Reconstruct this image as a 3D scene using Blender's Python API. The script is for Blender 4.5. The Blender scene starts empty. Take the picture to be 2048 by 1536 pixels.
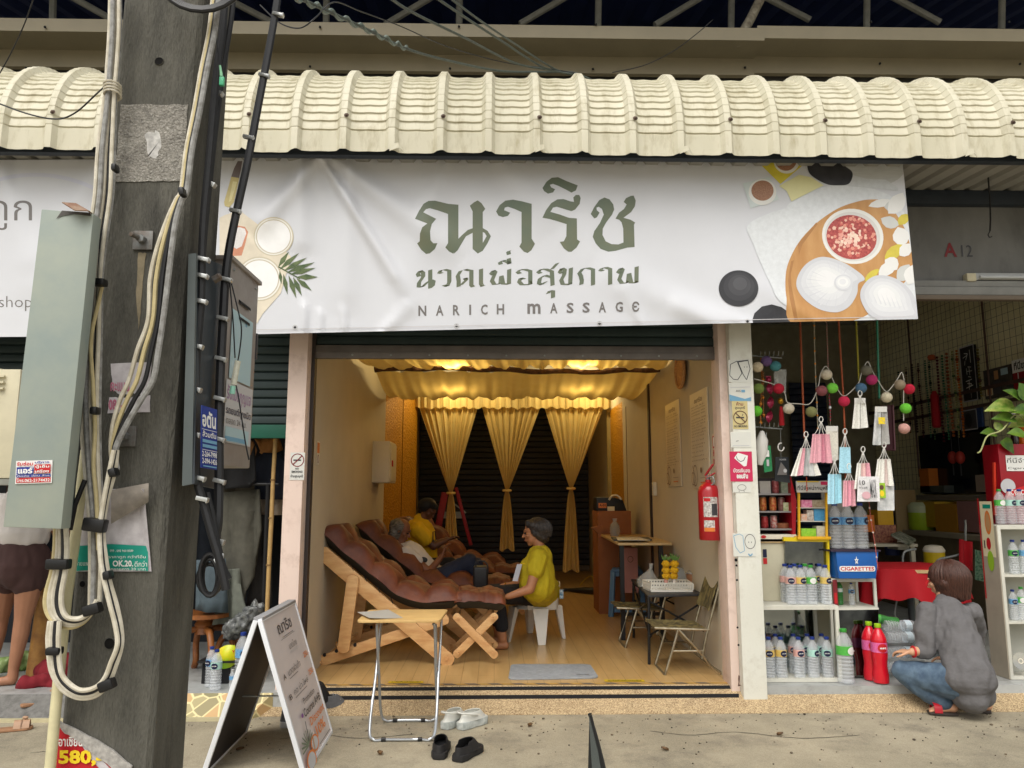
import bpy,bmesh,math,random
import numpy as np
from mathutils import Vector as V,Matrix
R = math.radians
sc = bpy.context.scene
COL = sc.collection
rnd = random.Random(11)

# ------------------------------------------------------------------ camera
CAMZ,YAW,PITCH,ROLL,FPX = 1.46,R(1.27),R(8.3),R(0.0),1538.0
_f = V((math.sin(YAW)*math.cos(PITCH),math.cos(YAW)*math.cos(PITCH),math.sin(PITCH)))
_r0 = V((math.cos(YAW),-math.sin(YAW),0)); _u0 = _r0.cross(_f)
_r = math.cos(ROLL)*_r0 - math.sin(ROLL)*_u0
_u = math.sin(ROLL)*_r0 + math.cos(ROLL)*_u0
cam = bpy.data.objects.new('camera',bpy.data.cameras.new('camera'))
COL.objects.link(cam); sc.camera = cam
m3 = Matrix((_r,_u,-_f)).transposed()
cam.matrix_world = Matrix.Translation((0,0,CAMZ)) @ m3.to_4x4()
cam.data.sensor_width = 36; cam.data.lens = 36*FPX/2048
cam.data.clip_start = .05; cam.data.clip_end = 2000

# ------------------------------------------------------------------ light
SUN_EL,SUN_AZ = R(56),R(200)
w = bpy.data.worlds.new('World'); sc.world = w; w.use_nodes = True
nt = w.node_tree; bg = nt.nodes['Background']
sky = nt.nodes.new('ShaderNodeTexSky'); sky.sky_type = 'NISHITA'; sky.sun_disc = False
sky.sun_elevation = SUN_EL; sky.sun_rotation = SUN_AZ; sky.dust_density = 4; sky.air_density = 1.2
hs = nt.nodes.new('ShaderNodeHueSaturation'); hs.inputs['Saturation'].default_value = .22
tint = nt.nodes.new('ShaderNodeMix'); tint.data_type = 'RGBA'; tint.blend_type = 'MULTIPLY'; tint.inputs[0].default_value = 1
tint.inputs[7].default_value = (1.0,.985,.945,1)
nt.links.new(sky.outputs[0],hs.inputs['Color']); nt.links.new(hs.outputs[0],tint.inputs[6])
nt.links.new(tint.outputs[2],bg.inputs[0]); bg.inputs[1].default_value = .15
sl = bpy.data.lights.new('sun','SUN'); sl.energy = 0.95; sl.angle = R(48); sl.color = (1,.97,.92)
so = bpy.data.objects.new('sun',sl); COL.objects.link(so)
sd = V((-math.sin(R(18))*math.cos(SUN_EL),-math.cos(R(18))*math.cos(SUN_EL),math.sin(SUN_EL)))
so.rotation_euler = sd.to_track_quat('Z','Y').to_euler()
sc.view_settings.view_transform = 'Standard'; sc.view_settings.look = 'None'
sc.view_settings.exposure = 0.42; sc.view_settings.gamma = 1

# ------------------------------------------------------------------ picture point -> place on a real surface
def ray(px,py): return _f*FPX + _r*(px-1024) + _u*(768-py)
def P(px,py,d):
 q = ray(px,py); t = d/q.y
 return V((q.x*t,d,CAMZ+q.z*t))
def G(px,py,z=0.):
 q = ray(px,py); t = (z-CAMZ)/q.z
 return V((q.x*t,q.y*t,z))
def XP(px,py,x):
 q = ray(px,py); t = x/q.x
 return V((x,q.y*t,CAMZ+q.z*t))
def S(d): return d/FPX

# ------------------------------------------------------------------ materials
def lin(c):
 return tuple((x/255/12.92 if x/255 <= .04045 else ((x/255+.055)/1.055)**2.4) for x in c[:3])+(1,)
MATS = {}
def mat(name,c=(200,200,200),rough=.6,metal=0.,var=.12,scale=6.,c2=None,bump=0.,bscale=60.,emit=0.,coat=0.,trans=0.,ior=1.45,stretch=None,spec=.5,clear=None,detail=5.,bdist=.01):
 if name in MATS: return MATS[name]
 m = bpy.data.materials.new(name); m.use_nodes = True; n = m.node_tree; b = n.nodes['Principled BSDF']
 L = n.links.new
 col = lin(c); dark = lin(c2) if c2 else tuple(x*(1-var) for x in col[:3])+(1,)
 tc = n.nodes.new('ShaderNodeTexCoord'); mp = n.nodes.new('ShaderNodeMapping'); L(tc.outputs['Object'],mp.inputs[0])
 if stretch: mp.inputs['Scale'].default_value = stretch
 if var > 0 or c2:
  nz = n.nodes.new('ShaderNodeTexNoise'); nz.inputs['Scale'].default_value = scale; nz.inputs['Detail'].default_value = detail
  nz.inputs['Roughness'].default_value = .62
  L(mp.outputs[0],nz.inputs[0])
  rp = n.nodes.new('ShaderNodeValToRGB'); rp.color_ramp.elements[0].position = .36; rp.color_ramp.elements[1].position = .66
  rp.color_ramp.elements[0].color = dark; rp.color_ramp.elements[1].color = col
  L(nz.outputs[0],rp.inputs[0]); L(rp.outputs[0],b.inputs['Base Color'])
 else: b.inputs['Base Color'].default_value = col
 b.inputs['Roughness'].default_value = rough; b.inputs['Metallic'].default_value = metal
 b.inputs['Specular IOR Level'].default_value = spec; b.inputs['Coat Weight'].default_value = coat
 b.inputs['Transmission Weight'].default_value = trans; b.inputs['IOR'].default_value = ior
 if emit:
  b.inputs['Emission Color'].default_value = col; b.inputs['Emission Strength'].default_value = emit
 if bump:
  n2 = n.nodes.new('ShaderNodeTexNoise'); n2.inputs['Scale'].default_value = bscale; n2.inputs['Detail'].default_value = 4
  L(mp.outputs[0],n2.inputs[0])
  bp = n.nodes.new('ShaderNodeBump'); bp.inputs['Strength'].default_value = bump; bp.inputs['Distance'].default_value = bdist
  L(n2.outputs[0],bp.inputs['Height']); L(bp.outputs[0],b.inputs['Normal'])
 if clear is not None:
  tr = n.nodes.new('ShaderNodeBsdfTransparent'); tr.inputs[0].default_value = col
  mx = n.nodes.new('ShaderNodeMixShader'); mx.inputs[0].default_value = 1-clear
  L(tr.outputs[0],mx.inputs[1]); L(b.outputs[0],mx.inputs[2]); L(mx.outputs[0],n.nodes['Material Output'].inputs[0])
 MATS[name] = m
 return m
def nodes_of(m): return m.node_tree,m.node_tree.nodes['Principled BSDF'],m.node_tree.links.new

# ------------------------------------------------------------------ mesh builder
ORG = {}
class MB:
 def __init__(s): s.v = []; s.f = []
 def add(s,vs,fs):
  k = len(s.v); s.v += [V(p) for p in vs]; s.f += [tuple(i+k for i in f) for f in fs]; return s
 def quad(s,a,b,c,d): return s.add([a,b,c,d],[(0,1,2,3)])
 def poly(s,pts): return s.add(pts,[tuple(range(len(pts)))])
 def box(s,lo,hi,M=None):
  x0,y0,z0 = lo; x1,y1,z1 = hi
  vs = [V(p) for p in ((x0,y0,z0),(x1,y0,z0),(x1,y1,z0),(x0,y1,z0),(x0,y0,z1),(x1,y0,z1),(x1,y1,z1),(x0,y1,z1))]
  if M: vs = [M @ p for p in vs]
  return s.add(vs,[(3,2,1,0),(4,5,6,7),(0,1,5,4),(1,2,6,5),(2,3,7,6),(3,0,4,7)])
 def bar(s,a,b,w,h=None,up=(0,0,1)):
  a,b = V(a),V(b); h = h or w; d = (b-a).normalized(); up = V(up)
  if abs(d.dot(up)) > .98: up = V((0,1,0))
  x = d.cross(up).normalized()*w/2; y = x.cross(d).normalized()*h/2
  vs = [p+i*x+j*y for p in (a,b) for i,j in ((-1,-1),(1,-1),(1,1),(-1,1))]
  return s.add(vs,[(3,2,1,0),(4,5,6,7),(0,1,5,4),(1,2,6,5),(2,3,7,6),(3,0,4,7)])
 def tube(s,pts,r,n=8,closed=False,caps=True):
  pts = [V(p) for p in pts]; N = len(pts); rs = r if isinstance(r,(list,tuple)) else [r]*N
  k = len(s.v); up = None
  for i,p in enumerate(pts):
   a = pts[i-1] if (i or closed) else p; b = pts[(i+1) % N] if (i < N-1 or closed) else p
   t = (b-a).normalized()
   if up is None: up = t.orthogonal().normalized()
   up = (up-t*up.dot(t))
   up = up.normalized() if up.length > 1e-6 else t.orthogonal().normalized()
   sd = t.cross(up)
   for j in range(n):
    q = 2*math.pi*j/n; s.v.append(p+(up*math.cos(q)+sd*math.sin(q))*rs[i])
  for i in range(N if closed else N-1):
   i2 = (i+1) % N
   for j in range(n):
    j2 = (j+1) % n
    s.f.append((k+i*n+j,k+i*n+j2,k+i2*n+j2,k+i2*n+j))
  if caps and not closed:
   s.f.append(tuple(k+j for j in range(n))[::-1]); s.f.append(tuple(k+(N-1)*n+j for j in range(n)))
  return s
 def lathe(s,prof,c=(0,0,0),n=20,M=None,cap=True):
  k = len(s.v); c = V(c)
  for r_,z in prof:
   for j in range(n):
    q = 2*math.pi*j/n; p = V((r_*math.cos(q),r_*math.sin(q),z))
    s.v.append(c+(M @ p if M else p))
  for i in range(len(prof)-1):
   for j in range(n):
    j2 = (j+1) % n
    s.f.append((k+i*n+j,k+i*n+j2,k+(i+1)*n+j2,k+(i+1)*n+j))
  if cap:
   s.f.append(tuple(k+j for j in range(n))[::-1]); s.f.append(tuple(k+(len(prof)-1)*n+j for j in range(n)))
  return s
 def ball(s,c,r,nu=14,nv=9,M=None):
  r = (r,r,r) if not isinstance(r,(tuple,list)) else r; c = V(c); k = len(s.v)
  for i in range(nv+1):
   th = math.pi*i/nv
   for j in range(nu):
    q = 2*math.pi*j/nu
    p = V((r[0]*math.sin(th)*math.cos(q),r[1]*math.sin(th)*math.sin(q),-r[2]*math.cos(th)))
    s.v.append(c+(M @ p if M else p))
  for i in range(nv):
   for j in range(nu):
    j2 = (j+1) % nu
    s.f.append((k+i*nu+j,k+i*nu+j2,k+(i+1)*nu+j2,k+(i+1)*nu+j))
  return s
 def cap(s,a,b,ra,rb,n=12):
  a,b = V(a),V(b); d = b-a; L = d.length; t = d/L if L > 1e-6 else V((0,0,1))
  up = t.orthogonal().normalized(); sd = t.cross(up); rings = []
  for i in range(5): q = -math.pi/2+i*math.pi/8; rings.append((a+t*ra*math.sin(q),max(ra*math.cos(q),1e-4)))
  rings.append((b,rb))
  for i in range(1,5): q = i*math.pi/8; rings.append((b+t*rb*math.sin(q),max(rb*math.cos(q),1e-4)))
  rings[4] = (a,ra); k = len(s.v)
  for p,r_ in rings:
   for j in range(n):
    q = 2*math.pi*j/n; s.v.append(p+(up*math.cos(q)+sd*math.sin(q))*r_)
  N = len(rings)
  for i in range(N-1):
   for j in range(n):
    j2 = (j+1) % n; s.f.append((k+i*n+j,k+i*n+j2,k+(i+1)*n+j2,k+(i+1)*n+j))
  s.f.append(tuple(k+j for j in range(n))[::-1]); s.f.append(tuple(k+(N-1)*n+j for j in range(n)))
  return s
 def chain(s,pts,rs,n=12):
  for i in range(len(pts)-1): s.cap(pts[i],pts[i+1],rs[i],rs[i+1],n)
  return s
 def grid(s,fn,nu,nv,closeu=False):
  k = len(s.v)
  for j in range(nv+1):
   for i in range(nu if closeu else nu+1): s.v.append(V(fn(i/nu,j/nv)))
  W = nu if closeu else nu+1
  for j in range(nv):
   for i in range(nu):
    i2 = (i+1) % W if closeu else i+1
    s.f.append((k+j*W+i,k+j*W+i2,k+(j+1)*W+i2,k+(j+1)*W+i))
  return s
 def prism(s,pts,ext):
  pts = [V(p) for p in pts]; ext = V(ext); n = len(pts)
  return s.add(pts+[p+ext for p in pts],[tuple(range(n))[::-1],tuple(range(n,2*n))]+[(i,(i+1) % n,(i+1) % n+n,i+n) for i in range(n)])
 def mesh(s,name,off=V((0,0,0)),bevel=0,smooth=False,seg=2,angle=40,normals=True,solid=0,weld=False):
  me = bpy.data.meshes.new(name)
  bm = bmesh.new(); vs = [bm.verts.new(p-off) for p in s.v]
  for f in s.f:
   try: bm.faces.new([vs[i] for i in f])
   except ValueError: pass
  if weld: bmesh.ops.remove_doubles(bm,verts=bm.verts,dist=1e-5)
  if normals: bmesh.ops.recalc_face_normals(bm,faces=bm.faces)
  if solid: bmesh.ops.solidify(bm,geom=bm.faces[:],thickness=solid)
  if bevel:
   es = [e for e in bm.edges if len(e.link_faces) == 2 and e.calc_face_angle(0) > R(30)]
   bmesh.ops.bevel(bm,geom=es,offset=bevel,segments=seg,affect='EDGES',clamp_overlap=True,profile=.6)
  bm.to_mesh(me); bm.free()
  if smooth or bevel:
   me.polygons.foreach_set('use_smooth',[True]*len(me.polygons))
   me.set_sharp_from_angle(angle=R(angle))
  return me
 def build(s,name,m,parent=None,**kw):
  off = ORG.get(parent.name,V((0,0,0))) if parent else V((0,0,0))
  return link(name,s.mesh(name,off,**kw),m,parent)
def link(name,me,m,parent=None):
 o = bpy.data.objects.new(name,me); COL.objects.link(o)
 if m:
  me.materials.clear()
  for x in (m if isinstance(m,(list,tuple)) else [m]): me.materials.append(x)
 if parent: o.parent = parent; ORG[o.name] = ORG.get(parent.name,V((0,0,0)))
 return o
def tag(o,label,cat,group=None,kind=None):
 if label: o['label'] = label
 if cat: o['category'] = cat
 if group: o['group'] = group
 if kind: o['kind'] = kind
 return o
def struct(o): o['kind'] = 'structure'; return o
def thing(name,label,cat,loc=(0,0,0),group=None,rz=0):
 o = bpy.data.objects.new(name,None); COL.objects.link(o); o.empty_display_size = .05
 o.location = loc; o.rotation_euler[2] = rz; ORG[o.name] = V(loc)
 return tag(o,label,cat,group)
def local(name,label,cat,group=None):
 return thing(name,label,cat,(0,0,0),group)
def copy_tree(o,parent=None):
 c = o.copy(); COL.objects.link(c); c.parent = parent
 for ch in o.children: copy_tree(ch,c)
 return c
def place(o,loc,rz=0,sc_=1,label=None,group=None,rot=None):
 o.location = loc; o.rotation_euler = rot if rot else (0,0,rz); o.scale = (sc_,)*3 if not isinstance(sc_,tuple) else sc_
 if label: o['label'] = label
 if group: o['group'] = group
 return o

# ------------------------------------------------------------------ lettering
def text_mesh(body,bold=0.0,spacing=1.0):
 c = bpy.data.curves.new('lettering','FONT'); c.body = body; c.resolution_u = 2; c.offset = bold; c.space_character = spacing
 o = bpy.data.objects.new('lettering',c); me = o.to_mesh()
 vs = [tuple(v.co) for v in me.vertices]; fs = [tuple(p.vertices) for p in me.polygons]
 o.to_mesh_clear(); bpy.data.objects.remove(o); bpy.data.curves.remove(c)
 return vs,fs
class Sheet:
 """Flat print on a surface: origin, u (right), v (up), normal; shapes in 0..1 of its width and height, each a hair above the last."""
 def __init__(s,o,u,v,lift=.0012):
  s.o,s.u,s.v = V(o),V(u),V(v); s.n = s.u.cross(s.v).normalized(); s.k = 0; s.lift = lift; s.mb = {}
 def at(s,a,b,k=0): return s.o+s.u*a+s.v*b+s.n*k
 def _k(s): s.k += 1; return .0015+s.lift*.35*s.k
 def poly(s,key,pts): k = s._k(); s.mb.setdefault(key,MB()).poly([s.at(a,b,k) for a,b in pts]); return s
 def rect(s,key,a0,b0,a1,b1): return s.poly(key,[(a0,b0),(a1,b0),(a1,b1),(a0,b1)])
 def oval(s,key,ca,cb,ra,rb,n=24,rot=0):
  cs,sn = math.cos(rot),math.sin(rot)
  return s.poly(key,[(ca+ra*math.cos(q)*cs-rb*math.sin(q)*sn,cb+ra*math.cos(q)*sn+rb*math.sin(q)*cs) for q in [2*math.pi*i/n for i in range(n)]])
 def line(s,key,pts,w):
  k = s._k(); asp = s.u.length/s.v.length; m = s.mb.setdefault(key,MB())
  for (a,b),(c,d) in zip(pts,pts[1:]):
   dx,dy = (c-a)*asp,d-b; L = math.hypot(dx,dy) or 1; nx,ny = -dy/L*w/2/asp,dx/L*w/2; k += .00008
   m.poly([s.at(a+nx,b+ny,k),s.at(a-nx,b-ny,k),s.at(c-nx,d-ny,k),s.at(c+nx,d+ny,k)])
  return s
 def ring(s,key,ca,cb,ra,rb,w,n=28):
  k = s._k(); m = s.mb.setdefault(key,MB()); asp = s.u.length/s.v.length
  for i in range(n):
   q,t = 2*math.pi*i/n,2*math.pi*(i+1)/n
   m.poly([s.at(ca+(ra+e/asp)*math.cos(g),cb+(rb+e)*math.sin(g),k) for e,g in ((0,q),(w,q),(w,t),(0,t))])
  return s
 def text(s,key,body,a0,b0,a1,b1,bold=0.0,spacing=1.0):
  vs,fs = text_mesh(body,bold,spacing)
  if not vs: return s
  xs = [p[0] for p in vs]; ys = [p[1] for p in vs]; x0,x1,y0,y1 = min(xs),max(xs),min(ys),max(ys)
  k = s._k()
  s.mb.setdefault(key,MB()).add([s.at(a0+(p[0]-x0)/(x1-x0)*(a1-a0),b0+(p[1]-y0)/(y1-y0)*(b1-b0),k) for p in vs],fs)
  return s
 def done(s,parent,names={}):
  out = []
  for key,mb in s.mb.items(): out.append(mb.build(names.get(key,'print'),INK[key] if isinstance(key,str) else key,parent,normals=False))
  return out

# ------------------------------------------------------------------ one continuous surface from overlapping volumes (bodies, clothes, cushions)
def fuse(name,mb,m,parent,voxel=.008,smooth=5,disp=0.,dscale=14.,seed=0):
 me = mb.mesh(name); o = bpy.data.objects.new(name,me); COL.objects.link(o)
 r = o.modifiers.new('r','REMESH'); r.mode = 'VOXEL'; r.voxel_size = voxel; r.use_smooth_shade = True
 s = o.modifiers.new('s','SMOOTH'); s.factor = .5; s.iterations = smooth
 bpy.context.view_layer.update(); dg = bpy.context.evaluated_depsgraph_get()
 nm = bpy.data.meshes.new_from_object(o.evaluated_get(dg))
 bpy.data.objects.remove(o); bpy.data.meshes.remove(me)
 off = ORG.get(parent.name,V((0,0,0))) if parent else V((0,0,0))
 from mathutils import noise
 ns = [v.normal.copy() for v in nm.vertices]
 for v,n_ in zip(nm.vertices,ns):
  if disp:
   q = v.co*dscale+V((seed*3.1,seed,0)); q.z *= .55
   v.co = v.co+n_*disp*(noise.noise(q)+.5*noise.noise(q*2.1))
  v.co = v.co-off
 nm.polygons.foreach_set('use_smooth',[True]*len(nm.polygons))
 nm.name = name
 return link(name,nm,m,parent)
# ------------------------------------------------------------------ inks for print
INK = {k: mat('ink_'+k,c,rough=r_,var=0) for k,c,r_ in (
 ('black',(28,28,30),.5),('white',(228,228,224),.5),('red',(190,30,36),.45),('darkred',(120,30,36),.5),('blue',(28,48,140),.45),('green',(18,140,120),.45),
 ('yellow',(235,205,40),.45),('sage',(112,122,102),.5),('grey',(112,108,106),.5),('brown',(96,66,50),.5),('pink',(206,50,92),.45),('navy',(20,26,60),.4),
 ('skyblue',(110,160,190),.45),('lime',(150,190,50),.45),('orange',(214,120,50),.45),('cream',(226,214,178),.5),('tan',(188,142,96),.5),('palepink',(214,170,178),.5),('lightgrey',(188,188,190),.5),('bronze',(122,92,68),.5),('aqua',(168,196,204),.45),('purple',(120,70,140),.5),('charcoal',(62,62,66),.4))}

# ------------------------------------------------------------------ materials of the setting
def stained(name,c,c2,c3,s1,s2,rough=.85,bump=.25,bs=140,speck=None,stretch=None):
 m = mat(name,c,rough=rough,c2=c2,scale=s1,bump=bump,bscale=bs,stretch=stretch)
 n,b,L = nodes_of(m); base = b.inputs['Base Color'].links[0].from_socket
 tc = [x for x in n.nodes if x.type == 'MAPPING'][0].outputs[0]
 nz = n.nodes.new('ShaderNodeTexNoise'); nz.inputs['Scale'].default_value = s2; nz.inputs['Detail'].default_value = 6; nz.inputs['Roughness'].default_value = .7; L(tc,nz.inputs[0])
 rp = n.nodes.new('ShaderNodeValToRGB'); rp.color_ramp.elements[0].position = .5; rp.color_ramp.elements[1].position = .72; L(nz.outputs[0],rp.inputs[0])
 mx = n.nodes.new('ShaderNodeMix'); mx.data_type = 'RGBA'; L(rp.outputs[0],mx.inputs[0]); L(base,mx.inputs[6]); mx.inputs[7].default_value = lin(c3)
 out = mx.outputs[2]
 if speck:
  vo = n.nodes.new('ShaderNodeTexVoronoi'); vo.inputs['Scale'].default_value = speck[0]; L(tc,vo.inputs[0])
  r2 = n.nodes.new('ShaderNodeValToRGB'); r2.color_ramp.elements[0].color = lin(speck[1]); r2.color_ramp.elements[1].color = lin(speck[2])
  sp = n.nodes.new('ShaderNodeSeparateColor'); L(vo.outputs['Color'],sp.inputs[0]); L(sp.outputs[0],r2.inputs[0])
  m2 = n.nodes.new('ShaderNodeMix'); m2.data_type = 'RGBA'; m2.inputs[0].default_value = speck[3]; L(out,m2.inputs[6]); L(r2.outputs[0],m2.inputs[7]); out = m2.outputs[2]
 L(out,b.inputs['Base Color'])
 return m
M_conc = stained('street_concrete',(174,163,138),(142,133,111),(98,91,77),1.5,1.9,bump=.3,bs=160,speck=(240,(78,74,68),(196,188,172),.22))
M_pebble = stained('pebble_wash',(184,156,116),(152,124,88),(120,98,72),2.2,3.2,bump=.5,bs=260,speck=(190,(96,74,52),(236,214,172),.55))
M_polec = stained('pole_concrete',(98,96,88),(70,69,63),(40,39,37),5,3.2,rough=.95,bump=.7,bs=70,speck=(260,(40,39,36),(140,137,126),.12),stretch=(2.2,2.2,.5))
M_wallcream = mat('painted_plaster_cream',(196,184,162),rough=.75,var=.1,scale=1.5,bump=.05,bscale=120)
M_wallgreen = stained('right_shop_wall',(236,230,190),(228,222,180),(210,204,164),1.6,2.2,rough=.8,bump=.1)
M_header = stained('header_concrete',(122,122,120),(106,106,104),(82,82,80),3,2,rough=.85,bump=.15,stretch=(1,1,.45))
M_pink = stained('pillar_pink_paint',(226,204,192),(220,198,186),(204,180,168),2.5,9,rough=.6,bump=.06,bs=80)
M_white = stained('pillar_white_paint',(222,222,212),(216,215,204),(198,194,180),2,5,rough=.6,bump=.08,bs=80)
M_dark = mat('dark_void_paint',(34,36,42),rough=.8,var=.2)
M_blueroof = mat('blue_roof_underside',(28,44,92),rough=.6,var=.2,scale=2)
M_steel = mat('galvanised_steel',(150,154,152),rough=.45,metal=.5,var=.2,scale=14)
M_greysteel = mat('old_grey_steel',(136,136,128),rough=.6,var=.25,scale=9)
M_shutter = mat('shutter_slate_green',(52,66,66),rough=.45,metal=.2,var=.25,scale=3)
M_shuttergreen = mat('shutter_bottom_green',(14,92,72),rough=.5,var=.2,scale=4)
M_rail = mat('shutter_rail_grey',(118,112,108),rough=.5,metal=.3,var=.25,scale=6)
M_tile = stained('grey_floor_tile',(178,180,178),(158,160,158),(132,132,128),4,6,rough=.4,bump=.05)
M_black = mat('black_rubber',(24,24,26),rough=.75,var=.25,scale=30,bump=.1,bscale=300)
M_beige = mat('beige_flashing',(136,127,105),rough=.5,var=.12,scale=2.5)

def wood_floor():
 m = mat('laminate_floor',(196,162,108),rough=.28,c2=(182,147,94),scale=1.6,stretch=(9,1.2,1)); n,b,L = nodes_of(m)
 base = b.inputs['Base Color'].links[0].from_socket; tc = n.nodes.new('ShaderNodeTexCoord')
 br = n.nodes.new('ShaderNodeTexBrick'); mp = n.nodes.new('ShaderNodeMapping'); mp.inputs['Rotation'].default_value[2] = R(90); L(tc.outputs['Object'],mp.inputs[0]); L(mp.outputs[0],br.inputs[0])
 br.inputs['Scale'].default_value = 1; br.inputs['Brick Width'].default_value = 1.2; br.inputs['Row Height'].default_value = .12; br.inputs['Mortar Size'].default_value = .0025
 br.inputs['Color1'].default_value = (1,1,1,1); br.inputs['Color2'].default_value = (.95,.94,.93,1); br.inputs['Mortar'].default_value = (.62,.56,.5,1)
 mx = n.nodes.new('ShaderNodeMix'); mx.data_type = 'RGBA'; mx.blend_type = 'MULTIPLY'; mx.inputs[0].default_value = 1; L(base,mx.inputs[6]); L(br.outputs[0],mx.inputs[7]); L(mx.outputs[2],b.inputs['Base Color'])
 return m
def crazy_paving():
 m = mat('crazy_paving_tile',(170,150,110),rough=.5,var=0); n,b,L = nodes_of(m); tc = n.nodes.new('ShaderNodeTexCoord')
 vo = n.nodes.new('ShaderNodeTexVoronoi'); vo.inputs['Scale'].default_value = 10; vo.inputs['Randomness'].default_value = .9; L(tc.outputs['Object'],vo.inputs[0])
 ve = n.nodes.new('ShaderNodeTexVoronoi'); ve.feature = 'DISTANCE_TO_EDGE'; ve.inputs['Scale'].default_value = 10; ve.inputs['Randomness'].default_value = .9; L(tc.outputs['Object'],ve.inputs[0])
 sp = n.nodes.new('ShaderNodeSeparateColor'); L(vo.outputs['Color'],sp.inputs[0])
 rp = n.nodes.new('ShaderNodeValToRGB'); rp.color_ramp.interpolation = 'CONSTANT'
 el = rp.color_ramp.elements; el[0].color = lin((170,158,116)); el[1].color = lin((196,160,112)); el[1].position = .3
 for p,c in ((.5,(134,128,92)),(.7,(186,170,124)),(.85,(150,140,104))): e = el.new(p); e.color = lin(c)
 L(sp.outputs[0],rp.inputs[0])
 r2 = n.nodes.new('ShaderNodeValToRGB'); r2.color_ramp.elements[0].position = .03; r2.color_ramp.elements[1].position = .07; L(ve.outputs['Distance'],r2.inputs[0])
 mx = n.nodes.new('ShaderNodeMix'); mx.data_type = 'RGBA'; L(r2.outputs[0],mx.inputs[0]); mx.inputs[6].default_value = lin((224,208,156)); L(rp.outputs[0],mx.inputs[7]); L(mx.outputs[2],b.inputs['Base Color'])
 return m

# ------------------------------------------------------------------ ground, step and floors
FY,FZ = 5.70,.135
struct(MB().quad((-150,-150,0),(150,-150,0),(150,150,0),(-150,150,0)).build('street_ground',M_conc))
xJ0,xJ1 = P(497,1440,5.42).x,P(560,1375,5.68).x
def ramp(name,x0a,x0b,x1a,x1b,y0,y1,m,z1=FZ):
 return struct(MB().add([(x0a,y0,-.02),(x1a,y0,-.02),(x1b,y1,z1),(x0b,y1,z1),(x0a,y0,.004),(x1a,y0,.004),(x0b,y1,-.02),(x1b,y1,-.02)],
     [(4,5,2,3),(0,1,5,4),(0,4,3,6),(1,7,2,5)]).build(name,m))
ramp('entrance_step',xJ0,xJ1,9,9,5.45,5.69,M_pebble)
ramp('tiled_step',P(130,1440,5.36).x,P(130,1390,5.5).x,xJ0-.002,xJ1-.002,5.37,5.52,crazy_paving())
gt = stained('diamond_tile',(120,118,114),(100,98,94),(80,78,74),30,12,rough=.5)
ramp('grey_tiled_step',-9,-9,P(130,1440,5.36).x-.002,P(130,1390,5.5).x-.002,5.37,5.52,gt)
struct(MB().box((-9,5.345,-.02),(xJ0,5.369,.022)).build('step_edging',mat('cream_edging',(196,186,150),var=.2)))
xL,xR = P(617,950,5.75).x,P(1447,1000,5.75).x
xW = P(1514,1000,5.6).x
RX = 5.35
struct(MB().box((xL-.06,5.692,-.02),(xR+.06,14.2,FZ)).build('laminate_floor',wood_floor()))
struct(MB().box((-9,5.522,-.02),(xL-.065,14.2,FZ)).build('tiled_floor',M_tile))
struct(MB().box((xR+.065,5.60,.03),(9,14.2,FZ+.006)).build('shop_floor',M_tile))

# ------------------------------------------------------------------ walls
def wall(name,lo,hi,m,label): return tag(MB().box(lo,hi).build(name,m),label,'wall')
CZ = 3.25
wall('partition_wall',(xL-.11,5.78,FZ),(xL,14.2,CZ),M_wallcream,'plain cream wall behind the leather recliners with the electric cabinet on it')
wall('partition_wall',(xR,5.78,FZ),(xR+.1,14.2,CZ),M_wallcream,'plain cream wall carrying the two tall price posters')
wall('partition_wall',(xR+.1005,5.78,FZ),(xW-.02,11,CZ),mat('dingy_wall',(140,132,116),var=.2),'dingy wall inside the drinks shop beside the white pillar')
wall('back_wall',(-9,14.2,0),(9,14.4,6),M_dark,'dark wall at the very back of the massage room')
wall('side_wall',(RX,5.9,FZ),(RX+.12,11,4.2),M_wallgreen,'yellowish wall hung with wire mesh and necklaces')
wall('rear_wall',(xW-.02,10.85,FZ),(RX,11.0,3.6),M_wallgreen,'yellowish rear wall of the drinks shop around the dark window')
wall('end_wall',(-6.2,5.9,FZ),(-6.05,14.2,3.4),M_wallcream,'far side wall of the clothes shop')
hz = P(1900,585,5.85).z
wall('header_wall',(-9,5.85,hz),(9.2,6.05,4.42),M_header,'grey concrete header wall above the shop openings marked A 12')
struct(MB().box((-9,6.05,CZ),(xW,14.2,CZ+.1)).build('ceiling',mat('ceiling_board',(150,146,138),var=.1)))
struct(MB().box((xW,6.05,3.95),(9,14.2,4.05)).build('ceiling',mat('pale_ceiling',(214,208,190),var=.08)))

def pillar(name,lo,hi,m,label): return tag(MB().box(lo,hi).build(name,m,bevel=.006),label,'pillar')
a,b_ = P(567,1000,5.62),P(617,1000,5.62)
pillar('pillar',(a.x,5.60,.05),(xL-.004,5.84,3.4),M_pink,'slim pink painted pillar behind the sign board')
a,b_ = P(1449,1000,5.62),P(1466,1000,5.62)
pillar('pillar',(a.x,5.63,.05),(b_.x,5.84,3.4),M_pink,'thin pink strip of pillar beside the fire extinguisher')
wp = pillar('pillar',(b_.x+.001,5.56,.02),(xW,5.80,3.4),M_white,'white painted pillar covered in stickers beside the drinks shop')

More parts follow.
